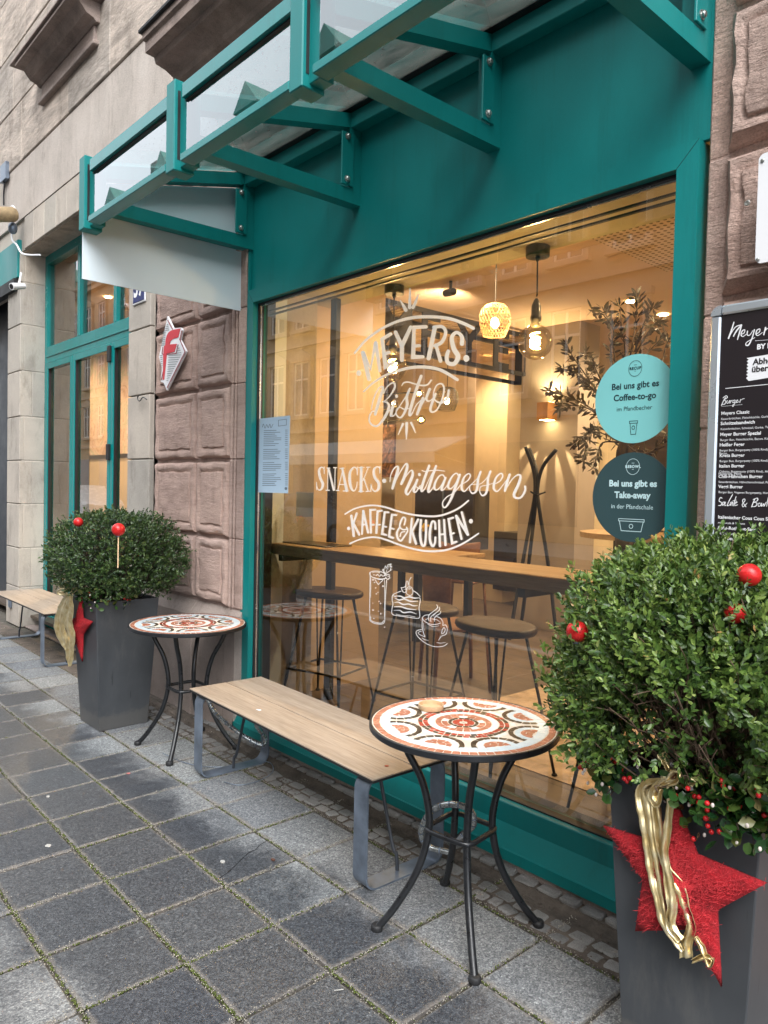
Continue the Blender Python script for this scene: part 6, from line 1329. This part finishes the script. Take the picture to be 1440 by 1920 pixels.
# downlights: the first three are seen, the rest are added to brighten the room
ld = [at(1184, 565, z=3.195), at(1243, 590, z=3.195), at(912, 662, z=3.195)]+[Vector(p) for p in ((-1.6, 3.9, 3.195), (-3.3, 3.9, 3.195), (-5.3, 5.0, 3.195), (-5.6, 7.0, 3.195), (-7.2, 7.6, 3.195), (-9.0, 7.4, 3.195), (-3.6, 7.6, 3.195), (-1.6, 6.2, 3.195), (-10.5, 4.2, 4.14), (-13.5, 4.0, 4.14), (-8.6, 3.6, 4.14), (-12, 3.4, 4.14))]
for k, p_ in enumerate(ld):
    b = MB(); b.lathe([(.05, -.004), (.05, 0)], p_, 20); o = b.build('downlight', M['warm']); tag(o, {0: 'small round ceiling downlight seen between the top leaves of the olive tree', 1: 'small round ceiling downlight at the far right above the olive tree', 2: 'small round ceiling downlight just below the woven amber lamp'}.get(k, 'small round ceiling light added to brighten the bistro'), 'downlight', 'ceiling downlights in the bistro')
    lamp('downlight_and_fill_beam', 'SPOT', (p_.x, p_.y, p_.z-.02), 62 if p_.z < 4 else 170, (1, .70, .38), .05, ang=R(150), rot=(0, 0, 0))
# pendants
M['filament'] = emis('glowing_filament', (1, .62, .18), 60); M['socket'] = plain('patinated_lamp_socket', (.09, .085, .07), .35, .7)
def pendant(x, y, zt_, zc_, r_, label):
    t = thing('pendant_lamp', label, 'pendant lamp', (x, y, zt_)); b = MB(); b.lathe([(.058, -.05), (.06, -.045), (.06, 0)], (x, y, zt_), 28); b.lathe([(.004, -.075), (.012, -.06), (.012, -.05)], (x, y, zt_), 12); b.build('ceiling_rose', M['socket'], t)
    b = MB(); b.tube([(x, y, zt_-.06), (x+.004, y, (zt_+zc_)/2), (x, y, zc_+r_+.14)], .0042, 6); b.build('cord', M['black'], t)
    b = MB(); b.lathe([(.008, .14), (.013, .13), (.020, .115), (.024, .10), (.024, .055), (.028, .053), (.028, .03), (.024, .028), (.024, .0)], (x, y, zc_+r_-.01), 20); b.build('socket', M['socket'], t, smooth=True)
    b = MB(); pr_ = [(.022, r_+.028), (.024, r_+.005)]+[(r_*math.sin(a), r_*math.cos(a)*1.0) for a in [.35+(PI-.35)*k/14 for k in range(15)]]; pr_[-1] = (1e-4, -r_); b.lathe(pr_, (x, y, zc_), 32); b.build('glass_globe', M['bulb'], t, smooth=True)
    b = MB(); hx = [(x+.024*math.cos(a), y+.024*math.sin(a), zc_-.035+.08*a/(6*PI)) for a in [6*PI*k/60 for k in range(61)]]; b.tube(hx, .0035, 5); b.build('filament', M['filament'], t)
    lamp('pendant_glow', 'POINT', (x, y, zc_), 4, (1, .66, .3), .03); return t
pendant(-2.29, 3.09, 2.75, 2.275, .088, 'clear globe pendant lamp right of the window lettering')
pendant(-3.345, 3.09, 2.75, 2.262, .088, 'clear globe pendant lamp behind the MEYERS lettering')
def wicker(px, py, y, r_, ztop, label, on=True, m_=None):
    c = at(px, py, y=y); t = thing('woven_pendant_lamp', label, 'pendant lamp', c); b = MB(); pr_ = [(.35, 1.0), (.62, .9), (.88, .62), (1.0, .2), (.96, -.25), (.84, -.62), (.70, -.98)]
    M.setdefault('wick', plain('woven_amber_glass', (.62, .40, .20), .4, var=.3, vs=60, bmp=1, bs=120)); M.setdefault('smoke', glassy('smoked_lamp_glass', 3, (.45, .36, .28), minimum=.08))
    n = 26
    for s_ in (1, -1):
        for k in range(n): b.tube([(c.x+r_*p[0]*math.cos(2*PI*k/n+s_*i*.26), c.y+r_*p[0]*math.sin(2*PI*k/n+s_*i*.26), c.z+r_*p[1]) for i, p in enumerate(pr_)], .0017, 3, cap=False)
    for p in pr_: b.tube([(c.x+r_*p[0]*math.cos(2*PI*k/24), c.y+r_*p[0]*math.sin(2*PI*k/24), c.z+r_*p[1]) for k in range(24)], .002, 3, closed=True)
    tag(b.build('woven_shade', M['wick'] if on else M['socket'], t), kind='stuff')
    b = MB(); b.tube([(c.x, c.y, c.z+r_), (c.x, c.y, ztop)], .004, 5); b.build('cord', M['black'], t); b = MB(); b.sphere(c-Vector((0, 0, .02)), .030, 14, 10, 1.3); b.build('light_bulb', M['warm'], t, smooth=True)
    if on: lamp('woven_glow', 'POINT', c+Vector((0, 0, -.16)), 2, (1, .62, .25), .03)
wicker(928, 600, 4.1, .112, 3.19, 'round amber woven pendant lamp between the two globe lamps')
wicker(838, 748, 5.9, .125, 3.19, 'dark woven pendant lamp behind the Bistro lettering', False)
# rod chandelier with globe bulbs
ct = thing('chandelier', 'black rod chandelier with glowing amber globe bulbs behind the Bistro lettering', 'chandelier', at(732, 760, y=5.6))
b = MB()
for pts in (((683, 741), (792, 735)), ((690, 792), (795, 786)), ((728, 690), (727, 800)), ((705, 775), (745, 762))): b.tube([at(x, y, y=5.6) for x, y in pts], .008, 6)
b.build('rods', M['black'], ct); b = MB(); g = MB()
for x, y in ((688, 742), (786, 738), (711, 769), (690, 792), (790, 787), (738, 757)):
    c = at(x, y, y=5.58); g.sphere(c, .048, 16, 10); b.sphere(c, .02, 10, 8)
b.build('bulbs', M['filament'], ct, smooth=True); g.build('bulb_glass', M['bulb'], ct, smooth=True)
lamp('chandelier_glow', 'POINT', at(738, 790, y=5.4), 8, (1, .62, .25), .1)
# hanging box frame with the letters MEYER
SX = -4.8; sg = thing('hanging_sign', 'black steel box frame with big letters MEYER hanging from the ceiling', 'sign', (SX, 5.4, 2.75))
ya, yb = at(686, 600, x=SX).y, at(1032, 712, x=SX).y; zt_, zb_ = at(686, 566, x=SX).z+.05, at(686, 640, x=SX).z-.02
for dx_ in (0, -.45):
    for z in (zt_, zb_): b = MB(); b.box(SX+dx_-.02, SX+dx_+.02, ya-.5, yb, z-.018, z+.018); b.build('frame_beam', M['black'], sg)
for y in (ya-.5, yb):
    for z in (zt_, zb_): b = MB(); b.box(SX-.43, SX-.02, y-.02, y+.02, z-.02, z+.02); b.build('frame_cross_bar', M['black'], sg)
b = MB(); b.box(SX-.47, SX+.02, yb-.02, yb+.02, zb_, zt_); b.build('frame_end', M['black'], sg)
hL = (zt_-zb_)
for k, ch_ in enumerate('MEYER'):
    b = MB(); yy = ya+.12+(yb-ya-.25)*k/4.75; textmesh(b, ch_, (SX, yy, zb_+.02), (0, 1, 0), (0, 0, 1), hL*1.30, 'LEFT', .006, wscale=1.1)
    o = b.build('letter', M['black'], sg); s_ = o.modifiers.new('s', 'SOLIDIFY'); s_.thickness = .015
# olive tree
ot = thing('olive_tree', 'olive tree with dark narrow leaves behind the right side of the window', 'tree', at(1150, 900, y=3.9)); YO = 3.9
def OP(x, y, d=0): return at(x, y, y=YO+d)
tr = MB()
tr.tube(catmull([OP(1170, 1040), OP(1168, 900), OP(1172, 830), OP(1160, 760), OP(1168, 700)], 4), [.05]*8+[.035]*5+[.022]*4, 8)
tr.build('trunk', M['twig_dark'], ot, smooth=True)
br = MB(); LP = []; LD = []
def sprig(pts, nl, spread=.05, dep=0):
    P = [OP(x, y, dep+random.gauss(0, .12)) for x, y in pts]; P = [Vector(p) for p in catmull([tuple(p) for p in P], 6)]
    br.tube(P, [.006*(1-.8*i/len(P)) for i in range(len(P))], 5, cap=False)
    for k in range(nl):
        f = random.random()**.6; i = min(int(f*(len(P)-1)), len(P)-2); p = P[i]; d = (P[i+1]-P[i]).normalized(); s_ = Vector((random.gauss(0, 1), random.gauss(0, 1), random.gauss(0, .8))).normalized()
        LP.append(tuple(p+s_*random.random()*.012)); LD.append(tuple(d*.7+s_*.8))
    for k in range(max(1, nl//14)):
        p = P[-1-random.randrange(max(1, len(P)//2))]; fr_b.sphere(p+Vector((0, 0, -.02)), .011, 8, 6, 1.2)
fr_b = MB()
for pts, nl in (([(1160, 740), (1145, 660), (1150, 620), (1130, 590), (1103, 580)], 34), ([(1160, 740), (1150, 650), (1140, 600), (1128, 575)], 26), ([(1168, 720), (1172, 660), (1165, 610), (1162, 570)], 36), ([(1168, 720), (1185, 650), (1192, 600), (1195, 545)], 40), ([(1170, 700), (1205, 640), (1225, 610), (1245, 600)], 36), ([(1190, 690), (1225, 650), (1250, 625)], 20), ([(1190, 660), (1210, 600), (1230, 570)], 24), ([(1240, 690), (1248, 650), (1258, 630)], 14),
   ([(1165, 800), (1120, 740), (1080, 700), (1050, 690)], 60), ([(1165, 800), (1110, 720), (1075, 670), (1060, 640)], 50), ([(1165, 810), (1100, 760), (1050, 740), (1025, 732)], 60), ([(1165, 820), (1110, 770), (1070, 760), (1045, 765)], 44), ([(1165, 830), (1120, 800), (1100, 830), (1095, 870)], 46), ([(1165, 830), (1120, 810), (1090, 820), (1075, 835)], 40), ([(1165, 800), (1130, 720), (1110, 680), (1095, 660)], 50), ([(1160, 810), (1120, 740), (1100, 720), (1115, 690)], 40), ([(1165, 830), (1130, 830), (1118, 860), (1112, 880)], 30), ([(1170, 830), (1200, 850), (1230, 840), (1262, 800)], 30)):
    sprig(pts, int(nl*1.25))
br.build('branches', M['twig_dark'], ot, smooth=True); fr_b.build('olives', M['twig_dark'], ot, smooth=True)
lv, lf = leaf_v(1, .24, .12); LP = np.array(LP); tag(scatter('leaves', lv, lf, M['olive_leaf'], rot_from(np.array(LD)), LP, rng.uniform(.045, .075, len(LP)), ot, rng.random(len(LP))), kind='stuff')
# dark hutch behind the tree, poster on the cream wall
t, a, c = cab('wooden_hutch', 'dark old wooden hutch at the right edge of the window behind the stickers', 'cabinet', 1188, 1285, 692, 985, 5.0, M['dark_wood'], .4)
a, c = at(1094, 838, y=7.55), at(1118, 920, y=7.55); b = MB(); b.box(a.x, c.x, 7.56, 7.58, c.z, a.z); tag(b.build('poster', M['paper']), 'small printed poster on the cream wall right of the taupe pillar', 'poster')
a2_, c2_ = at(1096, 842, y=7.55), at(1116, 866, y=7.55); b = MB(); b.box(a2_.x, c2_.x, 7.553, 7.559, c2_.z, a2_.z); tag(b.build('poster_picture', M['art']), 'dark picture at the top of the small printed poster', 'picture')

# ================================================================ across the street (seen in the glass)
M['op_wall'] = plain('yellow_sandstone_front', (.40, .31, .20), .85, var=.12, vs=1.5, coord='World'); M['op_wall2'] = plain('grey_plaster_front', (.38, .33, .27), .85, var=.1, vs=1.5, coord='World')
M['op_trim'] = plain('carved_stone_trim', (.42, .33, .24), .85, var=.1); M['op_frame'] = plain('white_window_frame', (.72, .72, .70), .5, var=.03); M['op_glass'] = plain('reflecting_window_glass', (.07, .08, .09), .06, rv=0)
M['roof'] = plain('dark_slate_roof', (.09, .075, .065), .8, var=.3, vs=4, coord='World'); M['copper_green'] = plain('verdigris_copper', (.07, .22, .18), .6, var=.25, vs=3)
YO_ = -14.0
def facade(x0, x1, H, wm, label, seed, cols):
    t = thing('townhouse', label, 'building', ((x0+x1)/2, YO_-4, 0), group='townhouses across the street')
    b = MB(); b.box(x0, x1, YO_-9, YO_-.25, 0, H); b.build('wall', wm, t)
    dxw = (x1-x0)/cols; fl = (H-4.4)/3
    for r_ in range(3):
        zb = 4.6+r_*fl
        b = MB(); b.box(x0, x1, YO_-.25, YO_-.12, zb-.75, zb-.6); b.build('string_course', M['op_trim'], t)
        for k in range(cols):
            xc = x0+dxw*(k+.5); ww, wh = 1.05, fl*.62
            b = MB(); b.box(xc-ww/2-.16, xc-ww/2, YO_-.25, YO_-.1, zb, zb+wh); b.box(xc+ww/2, xc+ww/2+.16, YO_-.25, YO_-.1, zb, zb+wh); b.box(xc-ww/2-.22, xc+ww/2+.22, YO_-.25, YO_-.02, zb-.16, zb); b.box(xc-ww/2-.22, xc+ww/2+.22, YO_-.25, YO_-.04, zb+wh, zb+wh+.2)
            b.prism([(xc-ww/2-.2, YO_-.25, zb+wh+.2), (xc+ww/2+.2, YO_-.25, zb+wh+.2), (xc, YO_-.25, zb+wh+.55)], (0, .15, 0)); wn = b.build('window', M['op_trim'], t)
            b = MB(); 
            for q in (-ww/2, -.035, ww/2-.07): b.box(xc+q, xc+q+.07, YO_-.2, YO_-.15, zb, zb+wh)
            for q in (0, wh*.66, wh-.07): b.box(xc-ww/2, xc+ww/2, YO_-.201, YO_-.151, zb+q, zb+q+.07)
            b.build('sash', M['op_frame'], wn); b = MB(); b.box(xc-ww/2, xc+ww/2, YO_-.24, YO_-.21, zb, zb+wh); b.build('pane', M['op_glass'], wn)
    b = MB(); b.box(x0, x1, YO_-.4, YO_+.15, H-.1, H+.2); b.box(x0, x1, YO_-.4, YO_+.3, H+.2, H+.35); b.build('eaves_cornice', M['op_trim'], t)
    b = MB(); b.prism([(x0, YO_-.1, H+.35), (x0, YO_-4.6, H+4.6), (x0, YO_-9, H+.35)], (x1-x0, 0, 0)); b.build('roof', M['roof'], t)
    for k in range(1, cols, 3):
        xc = x0+dxw*(k+.5)+seed*.1; b = MB(); b.box(xc-.7, xc+.7, YO_-3, YO_-.35, H+.35, H+2.1); d_ = b.build('dormer', M['op_trim'], t)
        b = MB(); b.prism([(xc-.95, YO_-3.2, H+2.1), (xc+.95, YO_-3.2, H+2.1), (xc, YO_-3.2, H+3.2)], (0, 3.05, 0)); b.build('dormer_roof', M['copper_green'], d_)
        b = MB(); b.box(xc-.45, xc+.45, YO_-.36, YO_-.33, H+.7, H+1.9); b.build('dormer_window', M['op_glass'], d_)
    b = MB(); b.box(x0+1.2, x0+2.0, YO_-4.4, YO_-3.6, H+2, H+6.2); b.build('chimney', M['roof'], t)
    # shops on the ground floor
    for k in range(0, cols, 2):
        xc = x0+dxw*(k+1); b = MB(); b.box(xc-1.5, xc+1.5, YO_-.26, YO_-.2, .5, 3.1); b.build('shop_front', M['op_glass'], t)
    return t
facade(-31, -20, 15.6, M['op_wall'], 'yellow sandstone townhouse across the street, mirrored in the left half of the shop window', 1, 6)
facade(-19.98, -8, 16.0, M['op_wall'], 'ochre townhouse across the street, mirrored in the right half of the shop window', 3, 6)
facade(-46, -31.02, 15.2, M['op_wall2'], 'grey plastered townhouse across the street, mirrored in the canopy glass', 2, 7)
facade(-70, -46.02, 14.6, M['op_wall'], 'long townhouse far down the street, mirrored in the folding door', 4, 10)
facade(-7.98, 14, 14.0, M['op_wall2'], 'townhouse directly opposite the menu board, behind the photographer', 5, 9)
# awning over the opposite shop
M['awning'] = plain('white_awning_cloth', (.62, .60, .55), .8, var=.05)
aw = thing('awning', 'white cloth awning across the street mirrored in the shop window', 'awning', (-22, -13, 3)); b = MB(); b.prism([(-27.5, -13.9, 3.35), (-27.5, -12.2, 2.75), (-27.5, -12.2, 2.4), (-27.5, -12.25, 2.4), (-27.5, -12.25, 2.72), (-27.5, -13.9, 3.30)], (11.0, 0, 0)); b.build('cloth', M['awning'], aw)
b = MB(); b.tube([(-27.4, -12.3, 2.7), (-27.4, -13.95, 2.4)], .02, 6); b.tube([(-16.6, -12.3, 2.7), (-16.6, -13.95, 2.4)], .02, 6); b.build('folding_arm', M['steel'], aw)
# parked cars
def car(x, y, col, label):
    t = thing('parked_car', label, 'car', (x, y, -.12), group='cars parked across the street'); z0 = -.12
    m_ = plain('car_paint_'+col[0], col[1], .25, .1, var=.02, coat=.6)
    side = [(-2.1, .35), (-2.15, .75), (-2.0, .92), (-1.65, 1.02), (-1.25, 1.42), (-.6, 1.52), (.35, 1.50), (1.0, 1.02), (1.75, .92), (2.08, .70), (2.12, .38), (1.75, .30), (-1.7, .28)]
    b = MB(); n = len(side); vs = []
    for (wy, ins, k_) in ((-.88, 0, 0), (-.80, .0, 1), (.80, .0, 1), (.88, 0, 0)):
        for (px, pz) in side: up_ = pz > .95; vs.append((x+px, y+wy*(.80 if up_ else 1)*(1 if k_ == 0 else 1), z0+pz))
    fs = [(i*n+k, i*n+(k+1) % n, (i+1)*n+(k+1) % n, (i+1)*n+k) for i in range(3) for k in range(n)]+[tuple(range(n)), tuple(range(3*n, 4*n))[::-1]]
    b.add(vs, fs); o = smooth_by_angle(b.build('body', m_, t), 40)
    for sy in (-1, 1):
        for q in ([(-1.45, 1.04), (-1.12, 1.38), (-.62, 1.44), (-.62, 1.04)], [(-.55, 1.04), (-.55, 1.44), (.28, 1.42), (.80, 1.04)]):
            b = MB(); b.prism([(x+a, y+sy*(.712 if True else 0), z0+c) for a, c in q], (0, sy*.006, 0)); b.build('side_window', M['op_glass'], t)
        for wx in (-1.3, 1.3):
            b = MB(); b.T = Matrix.Translation((x+wx, y+sy*.80, z0+.32)) @ Matrix.Rotation(PI/2, 4, 'X'); b.lathe([(.05, -.1), (.32, -.1), (.32, .1), (.05, .1)], n=24); wh = b.build('wheel', M['rubber'], t)
            b = MB(); b.T = Matrix.Translation((x+wx, y+sy*.88, z0+.32)) @ Matrix.Rotation(PI/2, 4, 'X'); b.lathe([(0, -.03), (.2, -.03), (.2, .03), (0, .03)], n=16); b.build('rim', M['steel'], wh)
    for hx, cm in ((2.08, M['op_frame']), (-2.10, M['red_ball'])):
        for sy in (-.6, .6): b = MB(); b.box(x+hx-.05, x+hx+.02, y+sy-.15, y+sy+.15, z0+.62, z0+.76, .01); b.build('headlight' if hx > 0 else 'tail_light', cm, t)
car(-33, -7.0, ('white', (.72, .72, .72)), 'white parked hatchback mirrored in the folding door')
car(-26.5, -8.9, ('silver', (.35, .37, .39)), 'silver parked car mirrored low in the shop window')
car(-17.5, -8.9, ('dark', (.04, .05, .07)), 'dark parked car mirrored behind the bar stools')

# ================================================================ fittings at the far left
sb = thing('shop_sign_box', 'teal sign box at the left edge above a dark entrance', 'sign box', at(20, 480, y=2.0)); a, c = at(33, 452, y=2.36), at(33, 519, y=2.36)
b = MB(); b.box(a.x-1.6, a.x, 2.36, 2.42, c.z, a.z+.02, .004); b.build('box', M['teal'], sb)
b = MB(); b.box(a.x-1.6, a.x-.05, 2.34, 2.41, c.z-.12, c.z-.003); b.build('underside', M['black'], sb)
sc_ = thing('security_camera', 'small white security camera under the teal sign box', 'security camera', at(30, 537, y=2.12)); p_ = at(30, 537, y=2.12)
b = MB(); ax = Vector((.35, -.85, -.25)).normalized(); b.tube([p_-ax*.09, p_-ax*.02, p_+ax*.05], [.026, .031, .032], 16); b.build('housing', M['sign_white'], sc_); b = MB(); b.tube([p_+ax*.0505, p_+ax*.053], .024, 16); b.build('lens', M['black'], sc_); b = MB(); b.tube([p_-ax*.03, p_+Vector((-.02, .05, .14))], .01, 6); b.build('arm', M['sign_white'], sc_)
M['brass'] = plain('tan_lamp_body', (.38, .28, .16), .5, .2, var=.3, vs=20)
fl_ = thing('floodlight', 'tan cylindrical lamp with a looped white cable above the teal sign box', 'lamp', at(15, 402, y=2.2)); p_, p2 = at(-10, 402, y=2.1), at(28, 402, y=2.3); r_ = (at(15, 388, y=2.2)-at(15, 416, y=2.2)).length/2
b = MB(); b.tube([p_, p_+(p2-p_)*.9, p2], [r_, r_, r_*.85], 20); smooth_by_angle(b.build('lamp_body', M['brass'], fl_))
b = MB(); b.tube(catmull([at(x, y, y=2.32) for x, y in ((20, 388), (25, 387), (29, 395), (27, 410), (23, 425), (22, 435), (23, 450), (32, 460), (40, 474), (55, 478), (75, 478))], 5), .009, 6); b.build('cable', M['sign_white'], fl_)
q_ = at(24, 428, y=2.3); b = MB(); b.sphere(q_, .045, 12, 8, 1.35); b.build('junction_box', M['steel'], fl_, smooth=True)
b = MB(); q_ = at(8, 322, y=2.34); b.box(q_.x-.12, q_.x+.08, 2.33, 2.37, q_.z-.09, q_.z+.09, .003); tag(b.build('wall_bracket', M['steel']), 'galvanised bracket bolted to the wall above the tan lamp', 'bracket')
b = MB(); b.tube(catmull([at(x, y, y=2.35) for x, y in ((3, 335), (8, 345), (7, 365), (7, 385))], 4), .010, 6); tag(b.build('black_cable', M['rubber']), 'black cable hanging from the wall bracket', 'cable')
p_ = at(17, 1130, y=2.36); b = MB(); b.box(p_.x-.04, p_.x+.04, 2.36, 2.378, p_.z-.05, p_.z+.05, .003); tag(b.build('wall_socket', M['steel']), 'small grey socket box low on the left pier behind the far bench', 'socket')
# made-up spot, added to brighten the area round the hanging sign
t = thing('added_spot', 'small black ceiling spot added to light the area of the hanging MEYER sign', 'fill light', (-4.1, 4.4, 3.1)); b = MB(); b.tube([(-4.1, 4.4, 3.19), (-4.1, 4.4, 3.12)], .012, 8); b.tube([(-4.07, 4.4, 3.10), (-4.2, 4.45, 3.12)], .03, 12); b.build('spot_body', M['black'], t)
lamp('added_spot_beam', 'SPOT', (-4.22, 4.6, 3.0), 14, (1, .72, .42), .03, ang=R(110), rot=(R(20), R(118), 0))
# small vase with yellow flowers and a jug on the dining table
c = at(797, 1022, z=.905); v = thing('flower_vase', 'small glass vase with yellow flowers on the dining table behind the KUCHEN lettering', 'vase', c)
b = MB(); b.lathe([(.03, 0), (.04, .04), (.025, .10), (.028, .12)], c, 16); b.build('vase_glass', M['bulb'], v, smooth=True)
b = MB()
for k in range(16): p_ = c+Vector((random.gauss(0, .04), random.gauss(0, .04), .16+random.random()*.08)); b.sphere(p_, .014, 8, 6)
b.build('flowers', plain('yellow_petals', (.75, .5, .04), .6), v, smooth=True)
b = MB()
for k in range(8): b.tube([c+Vector((0, 0, .02)), c+Vector((random.gauss(0, .03), random.gauss(0, .03), .18))], .002, 4)
b.build('stems', M['twig_dark'], v)
